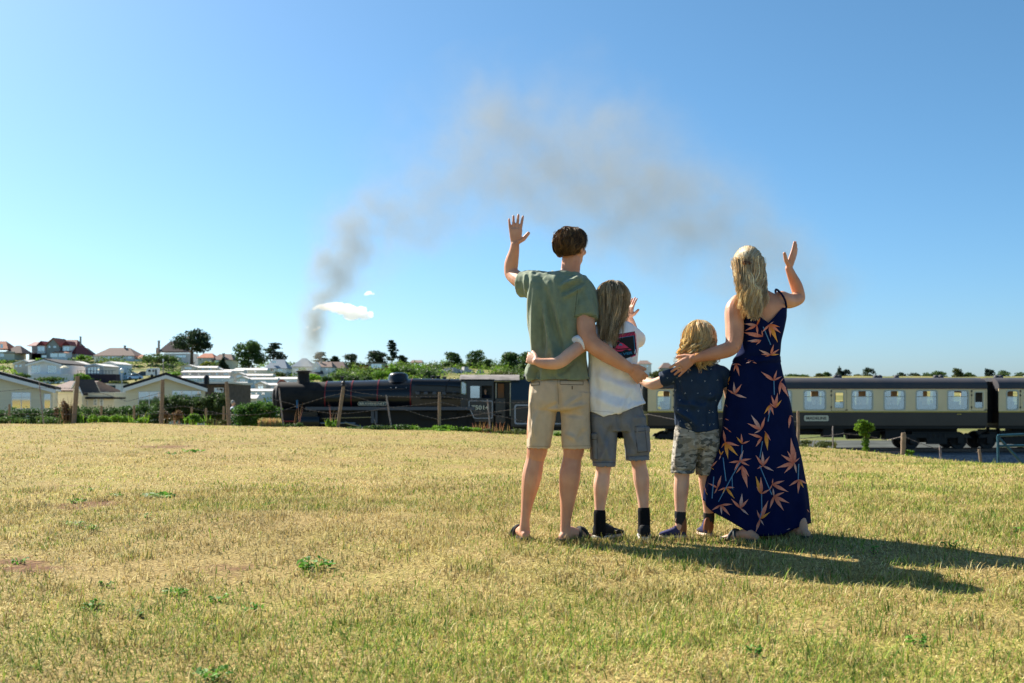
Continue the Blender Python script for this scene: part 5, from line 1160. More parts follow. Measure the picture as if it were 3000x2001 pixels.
# ------------------------------------------------------------ smoke and clouds
def plume():
    pts = [(885, 1092, 17, 1.0), (890, 1060, 26, 1.0), (902, 1010, 34, 1.0), (920, 940, 44, .90), (945, 860, 57, .72), (995, 775, 84, .46), (1070, 690, 115, .29), (1170, 620, 145, .17),
           (1290, 560, 170, .115), (1400, 515, 190, .125), (1560, 510, 215, .13), (1760, 550, 225, .12), (1950, 590, 220, .10), (2150, 650, 205, .075), (2330, 730, 185, .055), (2520, 840, 150, 0)]
    d = TY; W = [P(px, py, d) for px, py, r, q in pts]; RR = [r / F * d for _, _, r, _ in pts]
    rings = []; n = 14
    for i, c in enumerate(W):
        t = (W[min(i + 1, len(W) - 1)] - W[max(i - 1, 0)]).normalized(); u = Vector((0, 1, 0)); v = t.cross(u).normalized(); r = RR[i] * 2.1
        rings.append([c + (u * math.cos(a) * min(1, 2.6 / r + .35) + v * math.sin(a)) * r for a in [6.2832 * k / n for k in range(n)]])
    mb = MB(); mb.loft(rings); o = mb.build('smoke', None); tag(o, 'grey brown smoke drifting from the locomotive chimney to the right', 'smoke', kind='stuff')
    m = bpy.data.materials.new('smoke'); m.use_nodes = True; nt = m.node_tree; N = nt.nodes; L = nt.links; N.remove(N['Principled BSDF'])
    tc = N.new('ShaderNodeTexCoord'); sp = N.new('ShaderNodeSeparateXYZ'); L.new(tc.outputs['Object'], sp.inputs[0])
    def mth(op, a, b=None):
        q = N.new('ShaderNodeMath'); q.operation = op
        for k, s in enumerate((a, b)):
            if s is None: continue
            if isinstance(s, (int, float)): q.inputs[k].default_value = s
            else: L.new(s, q.inputs[k])
        return q.outputs[0]
    # frame turned by 40 degrees, in which the plume never runs steeply
    ca, sa = math.cos(R(40)), math.sin(R(40)); U = [w.x * ca + w.z * sa for w in W]; Vv = [-w.x * sa + w.z * ca for w in W]
    us = mth('ADD', mth('MULTIPLY', sp.outputs[0], ca), mth('MULTIPLY', sp.outputs[2], sa)); vs = mth('ADD', mth('MULTIPLY', sp.outputs[0], -sa), mth('MULTIPLY', sp.outputs[2], ca))
    u0, u1 = U[0] - .2, U[-1]; v0, v1 = min(Vv), max(Vv)
    mr = N.new('ShaderNodeMapRange'); mr.inputs[1].default_value = u0; mr.inputs[2].default_value = u1; L.new(us, mr.inputs[0])
    def curve(vals):
        fc = N.new('ShaderNodeFloatCurve'); c = fc.mapping.curves[0]
        P_ = [((u - u0) / (u1 - u0), v) for u, v in zip(U, vals)]
        c.points[0].location = (0, P_[0][1]); c.points[1].location = (1, P_[-1][1])
        for a, b in P_[:-1]: c.points.new(a, b)
        fc.mapping.update(); L.new(mr.outputs[0], fc.inputs['Value']); return fc.outputs[0]
    rmx = max(RR) * 1.4; slope = [math.atan2(Vv[min(i + 1, 15)] - Vv[max(i - 1, 0)], U[min(i + 1, 15)] - U[max(i - 1, 0)]) for i in range(16)]
    nz = N.new('ShaderNodeTexNoise'); nz.inputs['Scale'].default_value = .34; nz.inputs['Detail'].default_value = 3; L.new(tc.outputs['Object'], nz.inputs['Vector'])
    vc = mth('ADD', mth('MULTIPLY', curve([(v - v0) / (v1 - v0) for v in Vv]), v1 - v0), v0); rr = mth('MULTIPLY', curve([r / math.cos(a) / rmx for r, a in zip(RR, slope)]), rmx)
    sh = mth('MULTIPLY', mth('SUBTRACT', nz.outputs[0], .5), mth('MULTIPLY', rr, 2.4))      # turbulence: the edge billows
    dz = mth('DIVIDE', mth('ADD', mth('SUBTRACT', vs, vc), sh), rr); dy = mth('DIVIDE', mth('SUBTRACT', sp.outputs[1], d), mth('MAXIMUM', mth('MULTIPLY', rr, .6), .25))
    g2 = mth('EXPONENT', mth('MULTIPLY', mth('ADD', mth('MULTIPLY', dz, dz), mth('MULTIPLY', dy, dy)), -1.5))
    n2 = N.new('ShaderNodeTexNoise'); n2.inputs['Scale'].default_value = .6; n2.inputs['Detail'].default_value = 4; n2.inputs['Roughness'].default_value = .6; L.new(tc.outputs['Object'], n2.inputs['Vector'])
    bil = mth('MULTIPLY', mth('MAXIMUM', mth('SUBTRACT', n2.outputs[0], .30), 0), 3.4)
    den = mth('MULTIPLY', mth('MULTIPLY', mth('MULTIPLY', g2, curve([q for _, _, _, q in pts])), bil), 2.0)
    pv = N.new('ShaderNodeVolumePrincipled'); pv.inputs['Color'].default_value = (.50, .485, .42, 1); pv.inputs['Anisotropy'].default_value = .1
    L.new(den, pv.inputs['Density']); L.new(pv.outputs[0], N['Material Output'].inputs['Volume'])
    m.cycles.volume_step_rate = .35 if hasattr(m.cycles, 'volume_step_rate') else 1
    o.data.materials.append(m)
plume()
def cloud(label, blobs, d, dens):
    g = random.Random(2); c0 = P(blobs[0][0], blobs[0][1], d); mb = MB()
    for px, py, rx, rz in blobs:
        c = P(px, py, d) - c0; k = d / F
        mb.ell((c.x, c.y, c.z), (rx * k, rx * k * .8, rz * k), 20, 12)
    o = fuse('cloud', mb, None, None, voxel=1.1, smooth=2); o.location = c0; tag(o, label, 'cloud')
    co = np.empty(len(o.data.vertices) * 3, 'f'); o.data.vertices.foreach_get('co', co); co = co.reshape(-1, 3)
    for i, v in enumerate(co):
        p = Vector(v) * .11; n_ = noise.fractal(p, .9, 2.0, 4); co[i] += np.array((noise.noise(p * 2), 0, n_)) * 2.4
    o.data.vertices.foreach_set('co', co.ravel()); o.data.update()
    m = MATS.get('cloud')
    if m is None:
        m = bpy.data.materials.new('cloud'); m.use_nodes = True; N = m.node_tree.nodes; N.remove(N['Principled BSDF'])
        pv = N.new('ShaderNodeVolumePrincipled'); pv.inputs['Color'].default_value = (.99, .99, .99, 1); pv.inputs['Density'].default_value = dens; pv.inputs['Anisotropy'].default_value = .35
        m.node_tree.links.new(pv.outputs[0], N['Material Output'].inputs['Volume']); MATS['cloud'] = m
    o.data.materials.append(m)
cloud('long white cloud low in the sky behind the smoke', [(925, 902, 12, 5), (950, 898, 26, 10), (985, 900, 34, 15), (1015, 908, 36, 17), (1045, 915, 32, 15), (1065, 928, 20, 9), (1030, 930, 26, 8), (1085, 922, 12, 8), (1060, 905, 14, 10)], 1500, .12)
cloud('tiny white cloud right above the long cloud', [(1080, 858, 12, 6), (1090, 862, 9, 4), (1070, 861, 6, 3)], 1500, .12)
cloud('small torn scrap of cloud low beside the smoke', [(925, 965, 12, 3), (935, 958, 8, 4), (900, 960, 5, 4)], 1500, .12)

# ------------------------------------------------------------ people
M_skin = mat('skin', (.66, .33, .21), .5, .3, col2=(.80, .48, .33), vscale=9, bump=.05, bscale=110, sss=.08)
M_skin2 = mat('skin_tanned', (.55, .24, .135), .48, .3, col2=(.70, .36, .22), vscale=9, bump=.06, bscale=110, sss=.08)
M_hair = mat('hair', attr='Col', rough=.38, spec=.5, trans=.52)

def catmull(pts, m=6):
    pts = [np.array(p, float) for p in pts]; out = []
    ext = [2 * pts[0] - pts[1]] + pts + [2 * pts[-1] - pts[-2]]
    for i in range(1, len(ext) - 2):
        p0, p1, p2, p3 = ext[i - 1:i + 3]
        for k in range(m):
            t = k / m
            out.append(.5 * (2 * p1 + (p2 - p0) * t + (2 * p0 - 5 * p1 + 4 * p2 - p3) * t * t + (3 * p1 - p0 - 3 * p2 + p3) * t ** 3))
    out.append(pts[-1]); return out

class Person:
    def __init__(s, label, px, py, D):
        s.D = D; s.o = P(px, py, D); s.o.z = float(field_z(np.array(s.o.x), np.array(s.o.y))); s.t = thing('person', label, 'person', s.o)
    def w(s, px, py, dy=0.): return P(px, py, s.D + dy) - s.o
    def limb(s, mb, pts, m=5, n=14, lip=False):
        """pts: (px, py, dy, radius in metres)"""
        q = [(*s.w(a, b, c), r) for a, b, c, r in pts]; q = catmull(q, m)
        P3 = [Vector(v[:3]) for v in q]; rr = [max(.002, v[3]) for v in q]
        d0 = (P3[0] - P3[1]).normalized(); d1 = (P3[-1] - P3[-2]).normalized()
        pre = [P3[0] + d0 * rr[0] * math.sin(a) for a in (1.35, .9, .45)]; prr = [rr[0] * math.cos(a) for a in (1.35, .9, .45)]
        if lip:
            post = [P3[-1] + d1 * .004, P3[-1] - d1 * .018, P3[-1] - d1 * .022]; por = [rr[-1] * .93, rr[-1] * .84, .004]
        else:
            post = [P3[-1] + d1 * rr[-1] * math.sin(a) for a in (.45, .9, 1.35)]; por = [rr[-1] * math.cos(a) for a in (.45, .9, 1.35)]
        mb.tube(pre + P3 + post, prr + rr + por, n)
    def rows(s, mb, rows, n=40, p=2.3, lip=True, m=5):
        """horizontal sections (py, left px, right px, half depth, dy) joined to a closed form"""
        q = catmull(rows, m); rings = []
        def ring(py, xl, xr, ry, dy, k=1.):
            c = s.w((xl + xr) / 2, py, dy); rx = (xr - xl) / 2 / F * (s.D + dy) * k
            out = []
            for j in range(n):
                a = 6.28318 * j / n; ca, sa = math.cos(a), math.sin(a)
                out.append((c.x + rx * math.copysign(abs(ca) ** (2 / p), ca), c.y + ry * k * math.copysign(abs(sa) ** (2 / p), sa), c.z))
            return out
        for r in q: rings.append(ring(*r))
        if lip:
            e = q[-1]; rings.append(ring(e[0] + 1, *e[1:], .95)); rings.append(ring(e[0] - 10, *e[1:], .88)); rings.append(ring(e[0] - 11, *e[1:], .1))
        mb.loft(rings)
    def px_of(s, co):
        y = co[:, 1] + s.o.y; return 1500 + (co[:, 0] + s.o.x) / y * F, HZ - (co[:, 2] + s.o.z - CH) / y * F
    def folds(s, fl, amp=.004, freq=14., seed=0, vert=.45, gain=2.6):
        """cloth relief: creases along photo lines (x0, y0, x1, y1, width px, height m) plus soft noise"""
        def f(co, no):
            px, py = s.px_of(co); disp = np.zeros(len(co))
            face = np.clip(.35 - no[:, 1], 0, 1)
            for x0, y0, x1, y1, wd, h in fl:
                dx, dy = x1 - x0, y1 - y0; L2 = dx * dx + dy * dy
                t = ((px - x0) * dx + (py - y0) * dy) / L2; tc = np.clip(t, 0, 1)
                dd = np.hypot(px - x0 - tc * dx, py - y0 - tc * dy)
                disp += gain * h * np.exp(-(dd / (wd * 1.1)) ** 2) * np.sin(np.pi * np.clip(.12 + .76 * t, 0, 1)) * face
            if amp:
                for i, v in enumerate(co):
                    p = Vector((v[0] * freq + seed, v[1] * freq, v[2] * freq * vert)); q = noise.noise(p); disp[i] += amp * (1.3 * (.35 - abs(q)) + q + .5 * noise.noise(p * 2.3))
            disp = np.clip(disp, -.013, .035)
            return co + no * disp[:, None]
        return f
    def head(s, mb, px, py, dy, k, yaw, ear=True):
        """k scales an adult head 0.235 m high; yaw in degrees, 0 looks away from the camera, positive to the right"""
        c = s.w(px, py, dy); r = Matrix.Rotation(R(-yaw), 3, 'Z')
        def e(x, y, z, a, b, d, rx=None): 
            q = c + r @ Vector((x, y, z)) * k; mb.ell(q, (a * k, b * k, d * k), 18, 12, r if rx is None else r @ rx)
        e(0, -.012, .03, .076, .094, .085); e(0, .018, -.02, .066, .072, .075); e(0, .045, -.062, .045, .042, .045); e(0, .062, -.085, .026, .024, .022)
        e(0, .098, -.022, .013, .022, .012); e(0, .084, .004, .009, .022, .022); e(0, .078, -.058, .026, .018, .009)          # nose, lips
        e(0, .078, .028, .056, .016, .010); e(.036, .070, -.022, .022, .020, .020); e(-.036, .070, -.022, .022, .020, .020)
        if ear:
            for q in (-1, 1): e(q * .078, -.004, -.012, .010, .020, .032, Matrix.Rotation(q * .35, 3, 'Z'))
        return c, r
    def eyes(s, c, r, k):
        for q in (-1, 1):
            mb = MB(); mb.ell(c + r @ Vector((q * .031, .081, .006)) * k, (.0105 * k,) * 3, 10, 8); mb.build('eye', mat('eye_white', (.7, .68, .65), .2, .5), s.t, smooth=True)
    def hand(s, mb, wrist, d, back, thumb, k=1., curl=(.15, .15, .15), spread=.10, thumb_out=.55, lens=1.):
        """five-fingered hand; d points along the fingers, back is the normal of the back of the hand, thumb the thumb side"""
        d = Vector(d).normalized(); t = Vector(thumb); t = (t - d * t.dot(d)).normalized(); n = d.cross(t); n = n if n.dot(Vector(back)) > 0 else -n
        W = Vector(wrist); rings = []
        for u, hw, th in ((-.012, .024, .019), (.012, .028, .019), (.04, .037, .018), (.07, .041, .016), (.092, .041, .014), (.1, .036, .009)):
            c = W + d * u * k + t * (.003 if u > .02 else 0) * k
            rings.append([c + t * math.cos(a) * hw * k + n * math.sin(a) * th * k for a in [6.28318 * j / 14 for j in range(14)]])
        mb.loft(rings)
        for f, (off, ln, rad) in enumerate(((-.0315, .062, .0092), (-.0105, .078, .0102), (.0105, .084, .0105), (.031, .076, .0102))):
            base = W + d * .088 * k + t * off * k; dv = (d + t * (off / .03) * spread).normalized(); pts = [base - dv * .012 * k]; rr = [rad * k]; cur = base; ang = 0
            for sgm, (fr, cv) in enumerate(((.44, curl[0]), (.32, curl[1]), (.24, curl[2]))):
                ang += cv * (1 + .12 * (1.5 - f)); dd = (dv * math.cos(ang) - n * math.sin(ang)).normalized(); cur = cur + dd * ln * fr * k * lens
                pts.append(cur); rr.append(rad * k * (1.0 - .08 * (sgm + 1)))
            mb.tube(pts + [pts[-1] + (pts[-1] - pts[-2]).normalized() * rad * .6 * k], rr + [rad * .5 * k], 9)
        b = W + d * .02 * k + t * .026 * k; dv = (d * (1 - thumb_out) + t * thumb_out - n * .25).normalized(); d2 = (dv + d * .55).normalized()
        mb.tube([b - dv * .01 * k, b + dv * .032 * k, b + dv * .032 * k + d2 * .028 * k, b + dv * .032 * k + d2 * .052 * k, b + dv * .032 * k + d2 * .057 * k], [.0165 * k, .0145 * k, .0125 * k, .0108 * k, .006 * k], 9)
    def foot(s, mb, ankle, toe, L, width=.045, k=1.):
        """bare foot: ankle point and toe direction (x, y); heel behind the ankle"""
        a = Vector(ankle); f = Vector((toe[0], toe[1], 0)).normalized(); q = Vector((f.y, -f.x, 0)); rings = []
        base = a - f * .055 * k; base.z = float(field_z(np.array(base.x + s.o.x), np.array(base.y + s.o.y))) - s.o.z + .004
        for u, hw, h in ((.0, .012, .03), (.012, .026, .05), (.05, .031, .075), (.09, .031, .085), (.14, .036, .065), (.19, .044, .046), (.225, .044, .032), (.25, .036, .022), (.262, .018, .014)):
            c = base + f * u * L / .262; ring = []
            for j in range(12):
                g_ = 6.28318 * j / 12; ring.append(c + q * math.cos(g_) * hw * k + Vector((0, 0, (h / 2 + math.sin(g_) * h / 2) * k)))
            rings.append(ring)
        mb.loft(rings); return base, f, q
    def decal(s, target, polys, name, m, parent, off=.0025):
        """flat print laid on cloth: polygons of photo pixels carried along the line of sight onto the garment"""
        bv = BVHTree.FromPolygons([v.co + s.o for v in target.data.vertices], [p.vertices for p in target.data.polygons]); cam0 = Vector((0, 0, CH)); mb = MB()
        for poly, faces, col in polys:
            vs = []; ok = True
            for px, py in poly:
                loc, nr, _, _ = bv.ray_cast(cam0, (P(px, py, 5) - cam0).normalized(), 12)
                if loc is None: ok = False; break
                if nr.dot(loc - cam0) > 0: nr = -nr
                vs.append(loc + nr * off - s.o)
            if ok: mb.add(vs, faces, col)
        if mb.v: return mb.build(name, m, parent, fix=False, smooth=True)

def strands(name, S, m, parent, seed=0, sides=3):
    """S: list of (points, root radius, colour)"""
    V, Fc, C = [], [], []; b = 0
    for pts, r, col in S:
        pts = np.asarray(pts); n = len(pts); tg = np.gradient(pts, axis=0); tg /= np.linalg.norm(tg, axis=1, keepdims=True) + 1e-9
        u = np.cross(tg, np.array([.31, .9, .23])); u /= np.linalg.norm(u, axis=1, keepdims=True) + 1e-9; w = np.cross(tg, u)
        rad = r * np.concatenate([np.linspace(.8, 1, n // 2), np.linspace(1, .25, n - n // 2)])[:, None]
        ring = np.stack([pts + (u * math.cos(a) + w * math.sin(a)) * rad for a in [6.28318 * k / sides for k in range(sides)]], 1)
        V.append(ring.reshape(-1, 3)); i = np.arange(n - 1)[:, None] * sides; j = np.arange(sides)[None, :]; j2 = (j + 1) % sides
        f = np.stack([b + i + j, b + i + j2, b + i + sides + j2, b + i + sides + j], -1).reshape(-1, 4); Fc.append(f); C.append(np.tile(col, (len(f), 1))); b += n * sides
    return np_mesh(name, np.concatenate(V), np.concatenate(Fc), m, np.concatenate(C), parent, smooth=True)

def pick(g, cols): 
    a, b = g.sample(cols, 2) if len(cols) > 1 else (cols[0], cols[0]); t = g.random(); k = g.uniform(.75, 1.2)
    return [(x * t + y * (1 - t)) * k for x, y in zip(a, b)]

def line(x0, y0, x1, y1, w=.8):
    dx, dy = x1 - x0, y1 - y0; L_ = math.hypot(dx, dy); nx_, ny_ = -dy / L_ * w, dx / L_ * w; n = max(2, int(L_ / 6)); pts = []; fs = []
    for k in range(n + 1):
        u = k / n; pts += [(x0 + dx * u + nx_, y0 + dy * u + ny_), (x0 + dx * u - nx_, y0 + dy * u - ny_)]
        if k: fs.append((2 * k - 2, 2 * k - 1, 2 * k + 1, 2 * k))
    return (pts, fs, None)
def box_lines(*c, w=.7): return [line(*c[i], *c[(i + 1) % len(c)], w) for i in range(len(c))]

# ================= the man
man = Person('man in green T-shirt and beige shorts waving with his raised left hand', 1630, 1585, 6.0)
b = MB()
man.rows(b, [(792, 1640, 1692, .055, .01), (806, 1600, 1700, .07, .01), (830, 1566, 1716, .095, 0), (880, 1562, 1714, .095, 0), (950, 1570, 1700, .09, 0), (1050, 1576, 1700, .085, 0), (1110, 1570, 1710, .095, 0), (1190, 1572, 1708, .10, 0)], lip=False)
man.limb(b, [(1668, 812, .01, .062), (1672, 785, .015, .058), (1674, 760, .02, .058)])
hc, hr = man.head(b, 1674, 726, .02, 1.0, 38)
# raised left arm
man.limb(b, [(1585, 845, .0, .052), (1535, 828, .10, .053), (1503, 806, .19, .046), (1497, 792, .20, .043), (1499, 768, .19, .043), (1506, 738, .17, .033), (1509, 716, .16, .027)])
man.hand(b, man.w(1509, 716, .16), (.02, -.02, 1), (-.25, -1, 0), (1, -.1, 0), 1.0, (.10, .08, .06), .15, .62, 1.16)
# right arm round the boy
man.limb(b, [(1706, 855, 0, .056), (1712, 900, -.05, .058), (1716, 950, -.10, .058), (1722, 985, -.135, .054), (1740, 1012, -.16, .052), (1775, 1036, -.175, .050), (1815, 1062, -.17, .040), (1842, 1078, -.16, .032)])
man.hand(b, man.w(1842, 1077, -.155), (.78, .28, -.62), (.35, -.9, .4), (.5, -.1, .8), 1.0, (.55, .45, .3), .05, .35)
# legs
man.limb(b, [(1592, 1180, 0, .085), (1580, 1250, 0, .075), (1573, 1322, 0, .062), (1568, 1345, .01, .056), (1560, 1385, .005, .060), (1555, 1415, .005, .056), (1546, 1465, .01, .040), (1539, 1515, .0, .0285), (1537, 1545, .0, .032), (1537, 1562, 0, .034)])
man.limb(b, [(1684, 1180, 0, .088), (1684, 1250, 0, .078), (1680, 1322, -.03, .063), (1676, 1345, -.03, .057), (1670, 1390, -.045, .064), (1667, 1420, -.045, .060), (1662, 1475, -.05, .044), (1657, 1530, -.06, .031), (1657, 1556, -.06, .034), (1656, 1575, -.06, .036)])
_fl = man.foot(b, man.w(1536, 1560, 0), (-.28, 1), .26); _fr = man.foot(b, man.w(1660, 1573, -.06), (.80, .62), .265)
body = fuse('body', b, M_skin2, man.t, .004, 2); man.eyes(hc, hr, 1.0)
# T-shirt
b = MB()
man.rows(b, [(797, 1618, 1692, .060, .01), (806, 1588, 1704, .078, .01), (825, 1556, 1722, .105, 0), (860, 1549, 1729, .122, 0), (900, 1547, 1726, .128, 0), (960, 1551, 1717, .130, 0), (1020, 1556, 1716, .126, 0), (1070, 1556, 1720, .128, 0), (1100, 1548, 1728, .134, 0), (1113, 1544, 1731, .138, 0)])
man.limb(b, [(1620, 836, .0, .078), (1590, 836, .0, .085), (1562, 834, .05, .086), (1533, 834, .10, .084)], lip=True)
man.limb(b, [(1700, 846, 0, .085), (1712, 880, -.03, .082), (1714, 936, -.085, .080)], lip=True)
FM = [(1560, 800, 1548, 1000, 6, .010), (1568, 830, 1566, 1080, 7, .012), (1585, 822, 1600, 1090, 7, -.010), (1580, 850, 1632, 1098, 8, .014), (1600, 850, 1655, 1060, 8, -.011), (1606, 830, 1655, 1030, 7, .009),
      (1625, 812, 1640, 960, 8, .010), (1640, 842, 1700, 812, 7, .012), (1645, 858, 1705, 828, 6, -.008), (1650, 872, 1712, 838, 6, .008), (1690, 1000, 1600, 1090, 12, .012), (1700, 1040, 1620, 1105, 9, -.010),
      (1610, 1000, 1590, 1100, 8, .010), (1556, 1060, 1552, 1112, 9, .022), (1575, 1085, 1570, 1113, 6, -.016), (1540, 800, 1545, 865, 5, .008), (1688, 866, 1682, 925, 4, .005), (1720, 860, 1735, 925, 6, .006), (1655, 900, 1670, 990, 12, .008)]
shirt = fuse('t_shirt', b, mat('green_jersey', (.205, .25, .165), .9, .15, var=.10, vscale=30, bump=.10, bscale=420, sheen=.25), man.t, .0055, 3, man.folds(FM, .0065, 17, 0, .22))
mb = MB()
collar = [man.w(px, py, dy) for px, py, dy in ((1618, 795, .035), (1626, 801, -.035), (1655, 806, -.068), (1684, 804, -.045), (1694, 797, .03))]
mb.tube([Vector(v) for v in catmull(collar, 5)], .0075, 6); mb.build('collar', MATS['green_jersey'], shirt, smooth=True)
M_gseam = mat('green_seam', (.075, .095, .055), .9, .1)
for q in (line(1684, 928, 1746, 925, .6), line(1550, 1105, 1728, 1105, .5), line(1692, 845, 1683, 930, .6)): man.decal(shirt, [q], 'seam', M_gseam, shirt, .0015)
# shorts
b = MB()
man.rows(b, [(1104, 1566, 1714, .100, 0), (1122, 1554, 1726, .126, 0), (1160, 1550, 1729, .132, -.005), (1195, 1550, 1728, .125, -.005), (1204, 1556, 1722, .10, 0)], lip=False)
man.rows(b, [(1150, 1552, 1640, .115, 0), (1200, 1550, 1632, .102, 0), (1255, 1547, 1622, .096, 0), (1313, 1543, 1611, .092, 0)])
man.rows(b, [(1150, 1640, 1729, .115, -.01), (1200, 1640, 1728, .104, -.015), (1255, 1644, 1729, .100, -.02), (1314, 1646, 1731, .096, -.03)])
FS = [(1560, 1150, 1552, 1260, 6, .006), (1575, 1210, 1556, 1300, 5, .006), (1640, 1180, 1600, 1200, 6, -.007), (1650, 1195, 1715, 1185, 7, .008), (1648, 1212, 1708, 1218, 6, -.006), (1650, 1190, 1700, 1160, 6, .006), (1634, 1130, 1640, 1200, 5, -.012), (1660, 1270, 1690, 1290, 7, .006), (1690, 1290, 1715, 1260, 7, -.006), (1560, 1180, 1568, 1290, 4, .005)]
shorts = fuse('shorts', b, mat('beige_chino', (.56, .44, .31), .9, .15, var=.07, vscale=22, bump=.08, bscale=300), man.t, .0055, 3, man.folds(FS, .0038, 19, 5, .4))
M_seam = mat('dark_seam', (.10, .075, .05), .9, .1)
man.decal(shorts, box_lines((1641, 1115), (1708, 1117), (1708, 1128), (1641, 1126)), 'back_pocket', M_seam, shorts)
man.decal(shorts, box_lines((1556, 1121), (1581, 1119), (1581, 1128), (1556, 1130)), 'back_pocket', M_seam, shorts)
man.decal(shorts, [line(1676, 1131, 1676, 1141, 1.4)], 'pocket_button', M_seam, shorts)
for q in (line(1548, 1307, 1609, 1308, .5), line(1648, 1307, 1729, 1306, .5), line(1633, 1112, 1637, 1185, .6), line(1560, 1140, 1552, 1300, .4)): man.decal(shorts, [q], 'seam', mat('tan_seam', (.26, .2, .13), .9, .1), shorts)
# flip-flop sandals
M_rub = mat('dark_rubber', (.035, .035, .033), .8, .25, var=.2, vscale=40)
def sandal(pr, base, f, q, L, k=1., strap=(.12, .19), m=None):
    t = bpy.data.objects.new('sandal', None); link(t, pr.t); mb = MB(); out = []
    for u, hw in ((-.014, .016), (.0, .032), (.05, .038), (.12, .038), (.19, .050), (.24, .046), (.268, .026)):
        out.append((base + f * u * L / .262, hw * k))
    poly = [c + q * h for c, h in out] + [c - q * h for c, h in reversed(out)]; n = len(poly)
    vs = [(p.x, p.y, p.z - .012) for p in poly] + [(p.x, p.y, p.z + .014) for p in poly]
    mb.add(vs, [tuple(range(n)), tuple(range(2 * n - 1, n - 1, -1))] + [(i, i + n, (i + 1) % n + n, (i + 1) % n) for i in range(n)]); mb.build('sole', m or M_rub, t)
    for a, c, w in ((strap[0], strap[1], .011), (strap[1], strap[0] + .02, .011)):
        mb = MB(); pts = []
        for j in range(9):
            an = math.pi * j / 8; u = a + (c - a) * j / 8; pts.append(base + f * u * L / .262 + q * math.cos(an) * .047 * k + Vector((0, 0, .006 + math.sin(an) * .062 * k)))
        mb.tube(pts, w * k, 6); mb.build('strap', m or M_rub, t, smooth=True)
    return t
sandal(man, *_fl, .26); sandal(man, *_fr, .265)
# short brown wavy hair
def scalp_dir(th, ph): return Vector((math.sin(th) * math.cos(ph), math.sin(th) * math.sin(ph), math.cos(th)))
def clumped(S, guide, g, cols, m, root, tip, rad, wig=.0):
    """m strands gathered round one guide curve: spread at the root, drawn together at the tip"""
    col = pick(g, cols); n = len(guide)
    for q in range(m):
        o = Vector((g.gauss(0, 1), g.gauss(0, 1), g.gauss(0, .5))); ph = g.uniform(0, 6.28); cut = n - (g.randrange(0, 3) if n > 10 else 0); p = []
        for j in range(cut):
            u = j / (n - 1); k = root * (1 - u) + tip * u; w = wig * u * math.sin(ph + u * 7)
            p.append((guide[j][0] + o.x * k + w, guide[j][1] + o.y * k + w * .6, guide[j][2] + o.z * k * .5))
        f = g.uniform(.62, 1.3); S.append((p, rad * g.uniform(.6, 1.3), [c * f for c in col]))
def short_hair(pr, c, r, k, n, cols, seed, length=.085):
    g = random.Random(seed); S = []; A = Vector((.079, .099, .094)) * k; ctr = Vector((0, -.012, .026)) * k
    mb = MB(); mb.ell((0, 0, 0), (.079 * k, .098 * k, .091 * k), 24, 16)
    mb.v = [tuple(c + r @ (ctr + Vector(v) * (1.0 if not (v[1] > .035 * k and v[2] < .045 * k) else .86))) for v in mb.v]
    mb.build('hair_base', mat('hair_dark', tuple(x * .5 for x in cols[0]), .8, .2), pr.t, smooth=True)
    for i in range(n):
        while True:
            ph, cosv = g.uniform(0, 6.28318), g.uniform(-.66, 1); th = math.acos(cosv); d = scalp_dir(th, ph)
            if d.y > .35 and d.z < .45 + .3 * abs(d.x): continue                  # face
            if abs(d.x) > .75 and d.z < -.05 and d.y > -.35: continue              # ears
            break
        L_ = length * k * g.uniform(.6, 1.3); p = []; dth = L_ / (.095 * k); w1, w2 = g.uniform(0, 6.28), g.uniform(.04, .16); sp = g.uniform(.97, 1.07); twist = g.uniform(-.35, .35) - .2 * math.sin(th); fl = g.uniform(-.02, .16)
        for j in range(9):
            u = j / 8; dd = scalp_dir(min(th + dth * u, 2.4), ph + twist * u + w2 * math.sin(w1 + u * 6)); lift = sp + .07 * math.sin(u * 3.1) + fl * u * u * (1 if th > 1.2 else .5)
            p.append(tuple(c + r @ (ctr + Vector((dd.x * A.x, dd.y * A.y, dd.z * A.z)) * lift)))
        clumped(S, p, g, cols, 17, .0075 * k, .0050 * k, .0013 * k)
    strands('hair', S, M_hair, pr.t)
short_hair(man, hc, hr, 1.0, 330, [(.15, .082, .038), (.30, .175, .080), (.55, .34, .155), (.08, .046, .024), (.20, .11, .052)], 11, .072)

